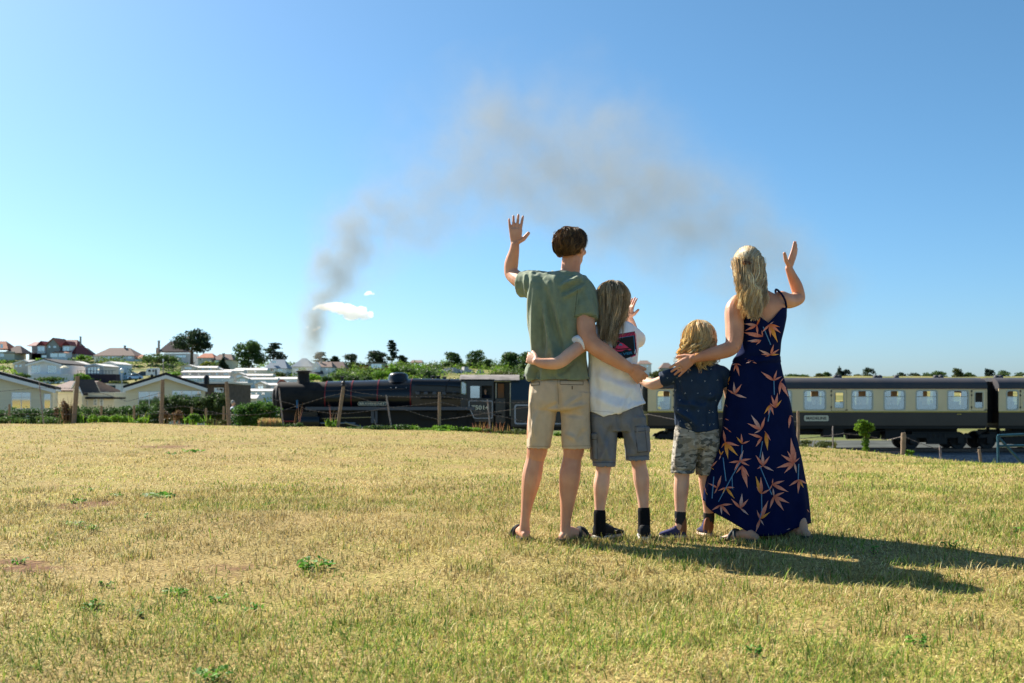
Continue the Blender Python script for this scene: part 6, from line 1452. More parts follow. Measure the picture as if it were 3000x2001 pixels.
def long_hair(pr, c, r, k, n, cols, seed, z_end, xmid_end, spread, wave=.006, back=.0, part=0., radius=.0026, zvar=.06, flare=1.06, lim=.05, curl=7., m=18, tipr=.0052):
    """hair combed down from the crown, then hanging free to about z_end around x = xmid_end"""
    g = random.Random(seed); S = []; A = Vector((.085, .105, .098)) * k; ctr = Vector((0, -.012, .026)) * k
    mb = MB(); mb.ell((0, 0, 0), (.081 * k, .10 * k, .093 * k), 24, 16)
    mb.v = [tuple(c + r @ (ctr + Vector(v) * (1.0 if not (v[1] > .035 * k and v[2] < .05 * k) else .84))) for v in mb.v]
    mb.build('hair_base', mat('hair_under_%s' % seed, tuple(x * .5 for x in cols[0]), .8, .2), pr.t, smooth=True)
    for i in range(n):
        while True:
            ph = g.uniform(0, 6.28318); d = scalp_dir(1.2, ph)
            if d.y > .62: continue
            break
        th0 = abs(g.gauss(0, .5)) * (1 if g.random() < .7 else 1.7); p = []; lay = g.uniform(.96, flare + .05); ze = z_end + zvar * g.uniform(-1, 1.1) * g.random() - (.02 if g.random() < .2 else 0)
        w1, w2, f = g.uniform(0, 6.28), wave * g.uniform(.3, 1.6), curl * g.uniform(.7, 1.3); dth = g.uniform(-.3, .3); m1 = 8; last = None
        for j in range(m1):
            u = j / (m1 - 1); th = th0 + (1.62 - th0) * u; dd = scalp_dir(th, ph + dth * u + .05 * math.sin(w1 + 5 * u))
            last = c + r @ (ctr + Vector((dd.x * A.x, dd.y * A.y, dd.z * A.z)) * (lay + .03 * u + .02 * math.sin(w1 + u * 4))); p.append(last)
        m2 = 14; x0, y0, z0 = last; xe = xmid_end + (x0 - c.x) * spread + g.gauss(0, .012); ye = min(y0 + back, c.y + lim) if y0 > c.y - .02 else y0 + back + g.uniform(-.015, .02)
        for j in range(1, m2):
            u = j / (m2 - 1); e = u * u * (3 - 2 * u); z = z0 + (ze - z0) * u
            p.append(Vector((x0 + (xe - x0) * e + w2 * math.sin(w1 + u * f) * (.3 + u), y0 + (ye - y0) * e + w2 * math.cos(w1 + u * f * .9) * (.3 + u), z)))
        clumped(S, [tuple(v) for v in p], g, cols, m, .007 * k, tipr * k, radius * .62 * k, .003)
    for i in range(40):                                            # single flyaway hairs
        p = list(S[g.randrange(len(S))][0]); o = g.uniform(-.012, .012); S.append(([(a[0] + o * (j / len(p)), a[1] - .006 * j / len(p), a[2] + .004) for j, a in enumerate(p)], .0008, pick(g, cols)))
    strands('hair', S, M_hair, pr.t)

# ================= the older boy
boy = Person('older boy with long blond hair in white T-shirt and grey cargo shorts', 1820, 1585, 6.0)
b = MB()
boy.rows(b, [(940, 1775, 1830, .045, .02), (955, 1752, 1850, .06, .01), (985, 1742, 1858, .07, 0), (1050, 1748, 1850, .068, 0), (1120, 1750, 1852, .066, 0), (1180, 1750, 1862, .066, 0), (1240, 1750, 1870, .075, 0)], lip=False)
boy.limb(b, [(1800, 955, .01, .045), (1798, 930, .015, .042), (1796, 905, .02, .045)])
bc, br = boy.head(b, 1797, 884, .02, .93, 22)
# left arm across the man's back
boy.limb(b, [(1752, 980, -.02, .044), (1715, 1005, -.10, .042), (1672, 1036, -.185, .039), (1648, 1056, -.205, .038), (1625, 1065, -.205, .036), (1590, 1064, -.20, .030), (1572, 1059, -.19, .024)])
boy.hand(b, boy.w(1573, 1060, -.19), (-.62, .62, .30), (-.45, -.85, .3), (0, .2, 1), .80, (.55, .5, .4), .03, .35)
# right arm folded up, hand raised
boy.limb(b, [(1848, 978, .0, .042), (1862, 996, .08, .038), (1866, 1000, .16, .034), (1858, 980, .19, .033), (1849, 950, .19, .029), (1842, 930, .18, .023)])
boy.hand(b, boy.w(1842, 932, .18), (.16, .05, 1), (-.85, -.5, .1), (.5, -.7, 0), .74, (.14, .12, .1), .2, .6, 1.12)
boy.limb(b, [(1770, 1230, 0, .070), (1770, 1300, 0, .058), (1768, 1368, -.01, .047), (1766, 1385, -.008, .044), (1762, 1420, -.015, .048), (1759, 1460, -.01, .038), (1757, 1500, -.015, .030), (1757, 1550, -.02, .033)])
boy.limb(b, [(1850, 1230, 0, .070), (1860, 1290, 0, .058), (1870, 1348, -.01, .047), (1873, 1366, -.01, .044), (1879, 1404, -.02, .048), (1883, 1450, -.02, .037), (1886, 1494, -.03, .030), (1887, 1550, -.04, .032)])
fuse('body', b, M_skin, boy.t, .004, 2); boy.eyes(bc, br, .93)
b = MB()
boy.rows(b, [(942, 1768, 1838, .055, .02), (953, 1744, 1856, .07, .01), (975, 1730, 1868, .088, 0), (1010, 1724, 1871, .10, 0), (1060, 1724, 1868, .105, 0), (1120, 1722, 1872, .106, 0), (1170, 1720, 1884, .112, 0), (1204, 1724, 1892, .118, 0)])
boy.limb(b, [(1750, 978, -.01, .056), (1718, 1000, -.085, .056), (1690, 1012, -.14, .054)], lip=True)
boy.limb(b, [(1842, 978, .0, .058), (1858, 988, .04, .058), (1866, 996, .10, .054)], lip=True)
def tee_post(co, no, F0=boy.folds([(1735, 1100, 1870, 1150, 12, .010), (1740, 1135, 1880, 1185, 10, -.010), (1732, 1160, 1850, 1205, 9, .009), (1770, 1085, 1760, 1200, 14, .008), (1835, 1150, 1815, 1205, 8, .012), (1850, 1145, 1840, 1200, 6, -.010), (1740, 1040, 1750, 1180, 10, -.008), (1860, 1020, 1850, 1060, 6, .01), (1800, 1110, 1870, 1120, 10, -.008)],   .0042, 17, 2, .35, 1.5)):
    co = F0(co, no); px, py = boy.px_of(co); k = np.clip((py - 1165) / 38, 0, 1)
    t = (px - 1727) / 164; hem = np.interp(t, [0, .25, .5, 1], [2, 14, 6, -22]) / F * 6      # slanting hem
    co[:, 2] -= hem * k; return co
tee = fuse('t_shirt', b, mat('white_jersey', (.86, .86, .88), .85, .2, var=.03, vscale=30, bump=.08, bscale=420), boy.t, .0055, 3, tee_post)
# print on the back of the T-shirt (photo pixels)
def zq(x, y): return (1720 + x * .15306, 860 + y * .15306)
def quadgrid(c, n=8, m=8, col=None):
    (a, b_, c_, d) = [Vector(v) for v in c]; pts = []; fs = []
    for i in range(m + 1):
        l, r_ = a.lerp(d, i / m), b_.lerp(c_, i / m)
        for j in range(n + 1): pts.append(tuple(l.lerp(r_, j / n)))
    for i in range(m):
        for j in range(n): k = i * (n + 1) + j; fs.append((k, k + 1, k + n + 2, k + n + 1))
    return (pts, fs, col)
BLK, PNK, BLU = (.012, .014, .018), (.62, .05, .13), (.03, .22, .42)
M_print = mat('printed_ink', attr='Col', rough=.7, spec=.2)
pr_ = [quadgrid((zq(470, 800), zq(908, 725), zq(946, 1100), zq(500, 1180)), 10, 10, BLK), quadgrid((zq(500, 1180), zq(946, 1100), zq(922, 1178), zq(700, 1262)), 8, 4, BLK)]
boy.decal(tee, pr_, 'back_print', M_print, tee, .0022)
pr_ = []
for k in range(13):                                              # zebra border, top and right
    u = k / 13; x = 560 + u * 340; yt = 790 - u * 62
    pr_.append(quadgrid((zq(x, yt + 4), zq(x + 12, yt + 2), zq(x + 40, yt + 62), zq(x + 24, yt + 66)), 1, 3, PNK))
for k in range(15):
    y = 760 + k * 25; x = 893 + k * 2.3; pr_.append(quadgrid((zq(x, y), zq(x + 40 - k * 1.2, y + 16), zq(x + 41 - k * 1.2, y + 28), zq(x + 3, y + 10)), 3, 1, PNK))
pr_ += [quadgrid((zq(600, 850), zq(884, 806), zq(884, 814), zq(600, 859)), 8, 1, BLU), quadgrid((zq(878, 808), zq(888, 806), zq(918, 1140), zq(908, 1146)), 1, 10, BLU)]
boy.decal(tee, pr_, 'print_border', M_print, tee, .0034)
pr_ = [([zq(640, 935), zq(690, 958), zq(795, 1040), zq(700, 1050), zq(600, 1058), zq(530, 1050), zq(570, 1000)], [(0, 1, 2, 3, 4, 5, 6)], PNK), (
    [zq(540, 1112), zq(640, 1108), zq(845, 1080), zq(820, 1058), zq(700, 1072), zq(580, 1082), zq(480, 1040), zq(400, 1000), zq(410, 1020)], [(0, 1, 5, 6), (1, 2, 3, 4), (1, 4, 5), (0, 6, 7, 8)], PNK), ([zq(560, 890), zq(625, 918), zq(540, 922)], [(0, 1, 2)], PNK)]
pr_.append(quadgrid((zq(830, 1215), zq(925, 1165), zq(920, 1190), zq(850, 1222)), 3, 2, PNK))
boy.decal(tee, pr_, 'print_wave', M_print, tee, .0036)
boy.decal(tee, [([zq(597, 1000), zq(628, 948), zq(655, 965), zq(680, 990), zq(655, 1003), zq(636, 985), zq(622, 1003)], [(0, 1, 2, 5, 6), (2, 3, 4, 5)], BLU)], 'print_crest', M_print, tee, .0046)
boy.decal(tee, [line(1735, 1203, 1800, 1208, .5)], 'hem_seam', mat('pale_seam', (.5, .5, .54), .9, .1), tee, .0012)
vs, fs = text_mesh('SILVER', 78, 1.5); xs = [v[0] for v in vs]; w_ = max(xs) - min(xs); ln = []
for x, y in vs:
    u = (x - min(xs)) / w_; ln.append(zq(560 + u * 310, 1178 - u * 42 - y * .85))
boy.decal(tee, [(ln, fs, BLU)], 'print_lettering', M_print, tee, .0036)
b = MB()
boy.rows(b, [(1180, 1738, 1872, .085, 0), (1205, 1730, 1884, .098, 0), (1240, 1729, 1890, .105, 0), (1262, 1736, 1884, .09, 0)], lip=False)
boy.rows(b, [(1220, 1728, 1812, .095, 0), (1270, 1731, 1808, .085, 0), (1320, 1734, 1805, .082, 0), (1366, 1737, 1803, .080, -.005)])
boy.rows(b, [(1220, 1815, 1891, .095, 0), (1270, 1824, 1896, .085, 0), (1310, 1829, 1900, .082, 0), (1348, 1833, 1903, .080, -.01)])
def cargo(co, no, F0=boy.folds([(1750, 1250, 1790, 1350, 8, .006), (1800, 1230, 1760, 1330, 7, -.006), (1840, 1240, 1870, 1330, 7, .006), (1810, 1200, 1815, 1260, 5, -.012), (1740, 1352, 1800, 1350, 3, -.005), (1836, 1338, 1900, 1334, 3, -.005), (1780, 1290, 1760, 1350, 6, .006)], .0042, 22, 3, .5)):
    co = F0(co, no); px, py = boy.px_of(co)
    for x0, x1, y0, y1 in ((1726, 1750, 1268, 1348), (1862, 1904, 1248, 1326)):           # bellows pockets
        k = np.clip((px - x0) / 3, 0, 1) * np.clip((x1 - px) / 3, 0, 1) * np.clip((py - y0) / 3, 0, 1) * np.clip((y1 - py) / 3, 0, 1)
        flap = np.where(py < y0 + 18, .004, 0); co = co + no * (k * (.011 + flap))[:, None]
    return co
csh = fuse('cargo_shorts', b, mat('grey_cotton', (.20, .20, .21), .9, .15, var=.12, vscale=18, bump=.10, bscale=280), boy.t, .005, 2, cargo)
M_dseam = mat('grey_seam', (.06, .06, .065), .9, .1)
boy.decal(csh, box_lines((1860, 1250), (1888, 1248), (1896, 1322), (1868, 1326), w=.5) + [line(1858, 1266, 1892, 1262, .6)], 'cargo_pocket', M_dseam, csh)
boy.decal(csh, box_lines((1733, 1268), (1749, 1270), (1752, 1346), (1738, 1344), w=.5) + [line(1733, 1286, 1749, 1288, .6)], 'cargo_pocket', M_dseam, csh)
for q in (line(1739, 1355, 1802, 1356, .5), line(1836, 1339, 1900, 1336, .5)): boy.decal(csh, [q], 'hem_seam', M_dseam, csh)
def rot2(f): return Vector((f[0], f[1], 0)).normalized()
def shoe(pr, px, py, dy, f, L, k, m_up, m_sole, m_mid=None, name='trainer', high=0., m_heel=None, lace=None, swoosh=None):
    """shoe with sole, upper, collar, laces; (px, py) is the heel on the ground, f the toe direction"""
    t = bpy.data.objects.new(name, None); link(t, pr.t); h0 = pr.w(px, py, dy); f = rot2(f); q = Vector((f.y, -f.x, 0)); h0.z = float(field_z(np.array(h0.x + pr.o.x), np.array(h0.y + pr.o.y))) - pr.o.z
    def section(u, hw, z0, z1, p=2.6, n=16):
        c = h0 + f * u * L; out = []
        for j in range(n):
            a = 6.28318 * j / n; ca, sa = math.cos(a), math.sin(a)
            out.append(c + q * (hw * k * math.copysign(abs(ca) ** (2 / p), ca)) + Vector((0, 0, (z0 + z1) / 2 * k + (z1 - z0) / 2 * k * math.copysign(abs(sa) ** (2 / p), sa))))
        return out
    mb = MB(); mb.loft([section(u, hw, .0, z) for u, hw, z in ((-.02, .018, .028), (.0, .033, .032), (.12, .038, .034), (.45, .037, .028), (.75, .047, .027), (.92, .042, .028), (1.0, .024, .028))]); mb.build('sole', m_sole, t, smooth=True)
    if m_mid:
        mb = MB(); mb.loft([section(u, hw, .026, z) for u, hw, z in ((.0, .028, .045), (.1, .037, .05), (.4, .036, .042), (.55, .034, .036))]); mb.build('midsole', m_mid, t, smooth=True)
    mb = MB()
    mb.loft([section(u, hw, .022, z) for u, hw, z in ((.0, .018, .075), (.03, .029, .098 + high), (.10, .034, .105 + high), (.2, .035, .104 + high), (.32, .035, .098 + high * .45), (.42, .036, .088), (.6, .040, .070), (.78, .043, .056), (.92, .036, .046), (.985, .018, .036))])
    mb.build('upper', m_up, t, smooth=True)
    if m_heel:
        mb = MB(); mb.loft([section(u, hw, .03, z) for u, hw, z in ((-.012, .014, .10 + high), (.02, .030, .106 + high), (.10, .0355, .104 + high * .9), (.17, .036, .085))]); mb.build('heel_patch', m_heel, t, smooth=True)
    mb = MB()
    for u, z in ((.36, .096), (.43, .09), (.5, .082), (.57, .075)):
        c = h0 + f * u * L; mb.tube([c + q * .024 * k + Vector((0, 0, (z - .008) * k)), c + Vector((0, 0, (z + .004) * k)), c - q * .024 * k + Vector((0, 0, (z - .008) * k))], .0028 * k, 5)
    c = h0 + f * .33 * L + Vector((0, 0, (.105 + high * .5) * k))
    for sgn in (-1, 1):
        mb.tube([c, c + q * sgn * .03 * k + Vector((0, 0, .022 * k)), c + q * sgn * .055 * k + Vector((0, 0, .004 * k)), c + q * sgn * .03 * k - Vector((0, 0, .012 * k)), c], .0028 * k, 5)
    mb.build('laces', lace or M_rub, t)
    if swoosh is not None:
        side = q * swoosh; s0 = [(.50, .058), (.56, .048), (.66, .060), (.58, .053), (.535, .056)]
        mb = MB(); mb.add([h0 + f * u * L + side * (.0455 * k) + Vector((0, 0, z * k)) for u, z in s0], [(0, 1, 4), (1, 2, 3), (1, 3, 4)]); mb.build('side_mark', mat('white_mark', (.8, .8, .8), .5), t)
    return t
M_blk = mat('black_mesh_fabric', (.012, .012, .013), .8, .25, bump=.2, bscale=500)
M_sole_b = mat('black_sole', (.02, .022, .026), .5, .4); M_sole_w = mat('pale_sole', (.52, .48, .43), .7, .2, var=.15, vscale=30)
def sock(pr, pts, m):
    mb = MB(); pr.limb(mb, pts, lip=False); o = mb.build('sock', m, pr.t, smooth=True)
M_sock = mat('black_sock', (.010, .010, .011), .95, .1, bump=.3, bscale=200)
sock(boy, [(1757, 1503, -.015, .0365), (1757, 1525, -.018, .037), (1758, 1560, -.02, .036)], M_sock); sock(boy, [(1886, 1496, -.03, .036), (1887, 1525, -.035, .0365), (1887, 1560, -.04, .036)], M_sock)
shoe(boy, 1744, 1580, -.03, (.72, .70), .25, .98, M_blk, M_sole_w, M_sole_b, swoosh=1); shoe(boy, 1888, 1586, -.09, (.12, 1), .25, .98, M_blk, M_sole_w, M_sole_b)
BL1 = [(.60, .46, .27), (.82, .67, .42), (.42, .30, .165), (.95, .85, .62), (.70, .54, .32), (.34, .24, .135)]
long_hair(boy, bc, br, .93, 230, BL1, 21, boy.w(0, 1000, 0).z, boy.w(1790, 1000, -.1).x, .55, .006, -.045, zvar=.055, radius=.0027)

# ================= the younger boy
kid = Person('small boy with curly blond hair in navy shirt and camouflage shorts', 2040, 1580, 6.0)
b = MB()
kid.rows(b, [(1062, 2030, 2076, .04, .02), (1078, 2004, 2100, .055, .01), (1110, 1990, 2108, .07, 0), (1170, 1992, 2100, .078, 0), (1240, 1992, 2096, .08, 0), (1300, 1985, 2095, .075, 0)], lip=False)
kid.limb(b, [(2052, 1075, .015, .04), (2050, 1055, .02, .038), (2048, 1035, .02, .04)])
kc, kr = kid.head(b, 2047, 1000, .02, .88, 0)
kid.limb(b, [(2000, 1096, .0, .038), (1962, 1108, .03, .036), (1922, 1124, .06, .034), (1908, 1125, .08, .033), (1892, 1119, .12, .029), (1876, 1112, .15, .022)])
kid.hand(b, kid.w(1877, 1112, .15), (-.85, .4, .18), (0, -.9, .3), (0, .2, 1), .66, (.35, .35, .3), .06, .4)
kid.limb(b, [(2100, 1096, .0, .038), (2122, 1110, .03, .036), (2136, 1150, .06, .032), (2140, 1190, .10, .026), (2140, 1205, .11, .022)])
kid.hand(b, kid.w(2140, 1204, .11), (0, .3, -1), (1, -.4, 0), (-.2, 1, 0), .66, (.3, .3, .25))
kid.limb(b, [(2005, 1290, 0, .058), (1998, 1390, 0, .046), (1996, 1430, 0, .046), (1994, 1470, 0, .038), (1993, 1510, 0, .031), (1992, 1545, 0, .03)])
kid.limb(b, [(2072, 1290, 0, .058), (2068, 1390, .03, .046), (2072, 1430, .04, .045), (2076, 1470, .05, .038), (2077, 1510, .06, .031), (2077, 1545, .06, .03)])
fuse('body', b, M_skin, kid.t, .004, 2); kid.eyes(kc, kr, .88)
b = MB()
kid.rows(b, [(1062, 2022, 2084, .05, .02), (1072, 2000, 2104, .062, .01), (1090, 1984, 2116, .08, 0), (1120, 1977, 2117, .092, 0), (1156, 1976, 2115, .095, 0), (1190, 1976, 2101, .096, 0), (1225, 1977, 2103, .10, 0), (1252, 1979, 2106, .104, 0)])
kid.limb(b, [(2002, 1092, .0, .050), (1970, 1103, .025, .048), (1938, 1112, .05, .047)], lip=True); kid.limb(b, [(2098, 1090, .0, .050), (2120, 1100, .02, .047), (2130, 1124, .04, .045)], lip=True)
def kshirt(co, no, F0=kid.folds([(1985, 1200, 2040, 1240, 7, .011), (1980, 1215, 2030, 1255, 6, -.011), (2040, 1178, 2090, 1175, 10, -.010), (1985, 1150, 2020, 1190, 8, -.010), (2095, 1150, 2060, 1190, 9, .009), (1990, 1180, 2050, 1190, 8, .010), (2085, 1190, 2080, 1250, 9, -.007), (1985, 1110, 1990, 1160, 6, -.008)], .005, 19, 9, .4)):
    co = F0(co, no); px, py = kid.px_of(co); k = np.clip((py - 1220) / 30, 0, 1); t = (px - 1979) / 126
    co[:, 2] -= np.interp(t, [0, .5, .8, 1], [-6, 13, 10, 4]) / F * 6 * k; return co
ksh = fuse('shirt', b, mat('navy_cotton', (.012, .030, .065), .75, .25, var=.12, vscale=25, bump=.08, bscale=300), kid.t, .005, 3, kshirt)
M_sprig = mat('white_sprig', (.62, .66, .7), .8, .1)
def kq(x, y): return (1880 + x * .1658, 1040 + y * .1658)
k_ = 0
for x, y in ((455, 405), (820, 305), (950, 185), (1225, 250), (1010, 280), (680, 462), (885, 455), (1115, 465), (1335, 443), (772, 675), (990, 675), (1212, 685), (675, 800), (1308, 802), (645, 975), (805, 980), (1002, 990), (1255, 1010), (682, 1172), (872, 1192), (1083, 1238), (1270, 1222), (1188, 1020), (628, 402), (560, 470), (600, 620)):
    g = random.Random(x); ps = []; a0 = g.uniform(0, 6.28)
    for j in range(3):
        a = a0 + j * 2.09; c = kq(x, y); ps.append(([c, (c[0] + math.cos(a + .3) * 1.5, c[1] + math.sin(a + .3) * 1.5), (c[0] + math.cos(a) * 3.3, c[1] + math.sin(a) * 3.3), (c[0] + math.cos(a - .3) * 1.5, c[1] + math.sin(a - .3) * 1.5)], [(0, 1, 2, 3)], None))
    kid.decal(ksh, ps, 'sprig_print', M_sprig, ksh)
def camo_mat():
    m = bpy.data.materials.new('camouflage_cotton'); m.use_nodes = True; N = m.node_tree.nodes; L = m.node_tree.links; b_ = N['Principled BSDF']; b_.inputs['Roughness'].default_value = .9
    tc = N.new('ShaderNodeTexCoord'); mp = N.new('ShaderNodeMapping'); mp.inputs['Scale'].default_value = (14, 14, 30); L.new(tc.outputs['Object'], mp.inputs[0]); prev = None
    for k, (off, th, c) in enumerate(((0, 0, (.33, .30, .25)), (3.7, .52, (.21, .185, .14)), (9.1, .56, (.10, .095, .08)), (15.3, .60, (.46, .42, .36)))):
        if prev is None: prev = N.new('ShaderNodeRGB'); prev.outputs[0].default_value = (*c, 1); prev = prev.outputs[0]; continue
        ad = N.new('ShaderNodeVectorMath'); ad.inputs[1].default_value = (off, off * 2, off); L.new(mp.outputs[0], ad.inputs[0])
        nz = N.new('ShaderNodeTexNoise'); nz.inputs['Scale'].default_value = 1.5; nz.inputs['Detail'].default_value = 1.2; L.new(ad.outputs[0], nz.inputs['Vector'])
        st = N.new('ShaderNodeMath'); st.operation = 'GREATER_THAN'; st.inputs[1].default_value = th; L.new(nz.outputs[0], st.inputs[0])
        mx = N.new('ShaderNodeMix'); mx.data_type = 'RGBA'; L.new(st.outputs[0], mx.inputs[0]); L.new(prev, mx.inputs[6]); mx.inputs[7].default_value = (*c, 1); prev = mx.outputs[2]
    L.new(prev, b_.inputs['Base Color']); return m
b = MB()
kid.rows(b, [(1238, 1982, 2104, .09, 0), (1270, 1976, 2106, .098, 0), (1300, 1974, 2106, .095, 0), (1312, 1980, 2100, .08, 0)], lip=False)
kid.rows(b, [(1290, 1975, 2046, .088, 0), (1330, 1970, 2043, .08, 0), (1386, 1965, 2033, .074, 0)]); kid.rows(b, [(1290, 2040, 2106, .088, 0), (1330, 2041, 2106, .08, .015), (1390, 2038, 2104, .074, .03)])
cam_s = fuse('camouflage_shorts', b, camo_mat(), kid.t, .005, 2, kid.folds([(1990, 1270, 1980, 1370, 7, .006), (2020, 1290, 2010, 1380, 7, -.006), (2044, 1250, 2042, 1310, 4, -.010), (2070, 1290, 2060, 1380, 7, .006), (1967, 1378, 2032, 1380, 3, -.006)], .0042, 22, 12, .5))
M_ksock = mat('grey_sock', (.035, .035, .037), .95, .1, bump=.3, bscale=200); M_navyc = mat('navy_canvas', (.045, .045, .11), .9, .15, var=.2, vscale=40, bump=.2, bscale=300); M_tan = mat('tan_leather', (.24, .085, .03), .6, .35, var=.15, vscale=20); M_gum = mat('gum_sole', (.56, .42, .30), .7, .25, var=.12, vscale=25)
sock(kid, [(1993, 1502, 0, .0345), (1993, 1528, 0, .032), (1994, 1545, -.002, .026)], M_ksock); sock(kid, [(2077, 1504, .06, .0345), (2077, 1526, .06, .032), (2077, 1545, .058, .026)], M_ksock)
shoe(kid, 2010, 1576, -.01, (-.93, .36), .165, .86, M_navyc, M_gum, None, 'high_top_shoe', .045, M_tan, M_tan); shoe(kid, 2078, 1570, .03, (-.12, 1), .165, .86, M_navyc, M_gum, None, 'high_top_shoe', .045, M_tan, M_tan)
BL2 = [(.94, .74, .40), (.98, .84, .54), (.74, .52, .24), (.99, .92, .70), (.88, .66, .33)]
long_hair(kid, kc, kr, .88, 210, BL2, 31, kid.w(0, 1062, 0).z, kid.w(2050, 1060, -.08).x, 1.05, .021, -.01, zvar=.075, flare=1.17, radius=.0027, curl=11, m=16, tipr=.0040)

# ================= the woman
mum = Person('woman with long blond half-up hair in navy floral maxi dress, right hand raised', 2240, 1592, 6.0)
b = MB()
mum.rows(b, [(842, 2184, 2232, .05, .01), (858, 2166, 2262, .06, .01), (872, 2146, 2290, .072, .01), (895, 2142, 2302, .088, 0), (930, 2172, 2291, .088, 0), (980, 2184, 2276, .082, 0), (1040, 2178, 2270, .078, 0), (1100, 2156, 2276, .088, 0), (1180, 2150, 2290, .098, 0), (1240, 2155, 2290, .09, 0)], lip=False)
mum.limb(b, [(2206, 860, .01, .05), (2202, 830, .015, .046), (2198, 805, .02, .048)])
mc, mr_ = mum.head(b, 2192, 782, .02, .95, 20)
mum.limb(b, [(2162, 888, .0, .052), (2151, 910, -.02, .056), (2152, 960, -.05, .056), (2150, 1003, -.085, .050), (2137, 1022, -.10, .047), (2100, 1034, -.115, .042), (2060, 1043, -.125, .034), (2030, 1050, -.13, .026)])
mum.hand(b, mum.w(2034, 1049, -.13), (-.80, .10, -.55), (.1, -.75, .75), (-.55, .2, .8), .92, (.20, .18, .12), .13, .5)
mum.limb(b, [(2288, 876, .0, .050), (2312, 882, .06, .046), (2336, 876, .12, .040), (2341, 868, .13, .037), (2333, 838, .12, .037), (2320, 808, .10, .029), (2311, 786, .09, .023)])
mum.hand(b, mum.w(2311, 787, .09), (.36, .1, 1), (.85, .15, -.2), (-.55, -.75, .3), .94, (.05, .08, .06), .0, .66, 1.12)
mum.limb(b, [(2175, 1220, 0, .085), (2178, 1350, 0, .06), (2184, 1480, -.04, .043), (2194, 1550, -.10, .031), (2202, 1578, -.16, .033), (2204, 1590, -.175, .035)])
mum.limb(b, [(2268, 1220, 0, .085), (2300, 1350, 0, .06), (2330, 1480, -.03, .045), (2350, 1545, -.08, .034), (2354, 1576, -.10, .034)])
_ml = mum.foot(b, mum.w(2202, 1594, -.18), (-.80, .60), .235, k=.88); _mr = mum.foot(b, mum.w(2354, 1584, -.10), (-.42, .9), .235, k=.88)
fuse('body', b, M_skin2, mum.t, .004, 2); mum.eyes(mc, mr_, .95)
M_ff = mat('grey_strap', (.06, .065, .06), .7, .3)
sandal(mum, *_ml, .235, .86, (.13, .2), M_ff); sandal(mum, *_mr, .235, .86, (.13, .2), M_ff)
# dress
TB = np.array([(840, 2185, 2290), (900, 2172, 2306), (930, 2178, 2305), (960, 2176, 2299), (1000, 2171, 2289), (1030, 2163, 2287), (1050, 2152, 2284), (1070, 2142, 2289), (1095, 2136, 2294), (1150, 2128, 2309), (1200, 2118, 2320), (1250, 2114, 2326), (1300, 2106, 2337), (1350, 2084, 2348), (1400, 2068, 2357), (1450, 2059, 2366), (1500, 2056, 2371), (1580, 2058, 2378)], float)
RYT = np.interp(TB[:, 0], [840, 930, 1000, 1050, 1100, 1180, 1300, 1450, 1580], [.10, .108, .108, .102, .115, .132, .15, .18, .19])
def dress_pt(th, py):
    xl, xr, ry = np.interp(py, TB[:, 0], TB[:, 1]), np.interp(py, TB[:, 0], TB[:, 2]), np.interp(py, TB[:, 0], RYT)
    c, s_ = math.cos(th), math.sin(th); t = max(0, (py - 1090) / 480); gath = math.exp(-((py - 1052) / 16) ** 2)
    fold = t * (.15 * math.sin(5 * th + 1.2 + t * .8) + .10 * math.sin(9 * th + .5 - t) + .06 * math.sin(14 * th + 2 * t)) * .6 + gath * .02 * math.sin(17 * th + py * .35) + .006 * math.sin(11 * th + py * .02)
    k = 1 + fold * (.35 + .65 * abs(s_)); return mum.w((xl + xr) / 2 + (xr - xl) / 2 * c * (1 + fold * .25), py, ry * s_ * k - .004 * math.sin(py * .13 + th * 3) * gath * 3)
NT, NR = 128, 90
def hem_py(th):
    c, s_ = math.cos(th), math.sin(th)
    h = np.interp(c, [-1, -.78, -.4, 0, .43, 1], [1465, 1501, 1536, 1572, 1568, 1533]); return h if s_ < 0 else h * .6 + .4 * np.interp(c, [-1, 1], [1465, 1533])
def top_py(th):
    c, s_ = math.cos(th), math.sin(th)
    return np.interp(c, [-1, -.75, .2, .8, 1], [928, 906, 946, 901, 893]) if s_ < 0 else np.interp(abs(c), [0, .6, 1], [915, 890, 900])
def sheet(pyf0, pyf1, nr, off=0.):
    vs, fs = [], []
    for i in range(nr + 1):
        for j in range(NT):
            th = 6.28318 * j / NT; a, c = pyf0(th), pyf1(th); vs.append(dress_pt(th, a + (c - a) * i / nr))
    for i in range(nr):
        for j in range(NT): j2 = (j + 1) % NT; fs.append((i * NT + j, i * NT + j2, (i + 1) * NT + j2, (i + 1) * NT + j))
    m_ = MB(); m_.add(vs, fs); return m_
M_dress = mat('navy_satin', (.0045, .0095, .050), .75, .03, var=.15, vscale=12, bump=.04, bscale=120)
dress = sheet(top_py, hem_py, NR).build('dress', M_dress, mum.t, smooth=True); md = dress.modifiers.new('cloth', 'SOLIDIFY'); md.thickness = .003; md.offset = -1
for pts in ([(2304, 900, -.03), (2300, 880, -.075), (2290, 862, -.08), (2278, 850, -.03), (2272, 850, .03), (2274, 870, .085)], [(2180, 912, -.05), (2184, 890, -.085), (2186, 870, -.07), (2186, 856, -.02), (2186, 858, .04), (2188, 880, .095)]):
    mb = MB(); mb.tube([Vector(v) for v in catmull([mum.w(*q) for q in pts], 5)], .0065, 6); mb.build('shoulder_strap', M_dress, dress, smooth=True)
mb = MB(); rings = []
for j in range(64):
    th = 6.28318 * j / 64; rings.append([dress_pt(th, 1052 + 9 * math.cos(a) + 1.2 * math.sin(th * 7)) + Vector((math.cos(th), math.sin(th), 0)) * (.002 + .004 * math.sin(a)) for a in [6.28318 * q / 8 for q in range(8)]])
mb.loft(rings + [rings[0]], cap=False); sash = mb.build('waist_sash', M_dress, dress, smooth=True)
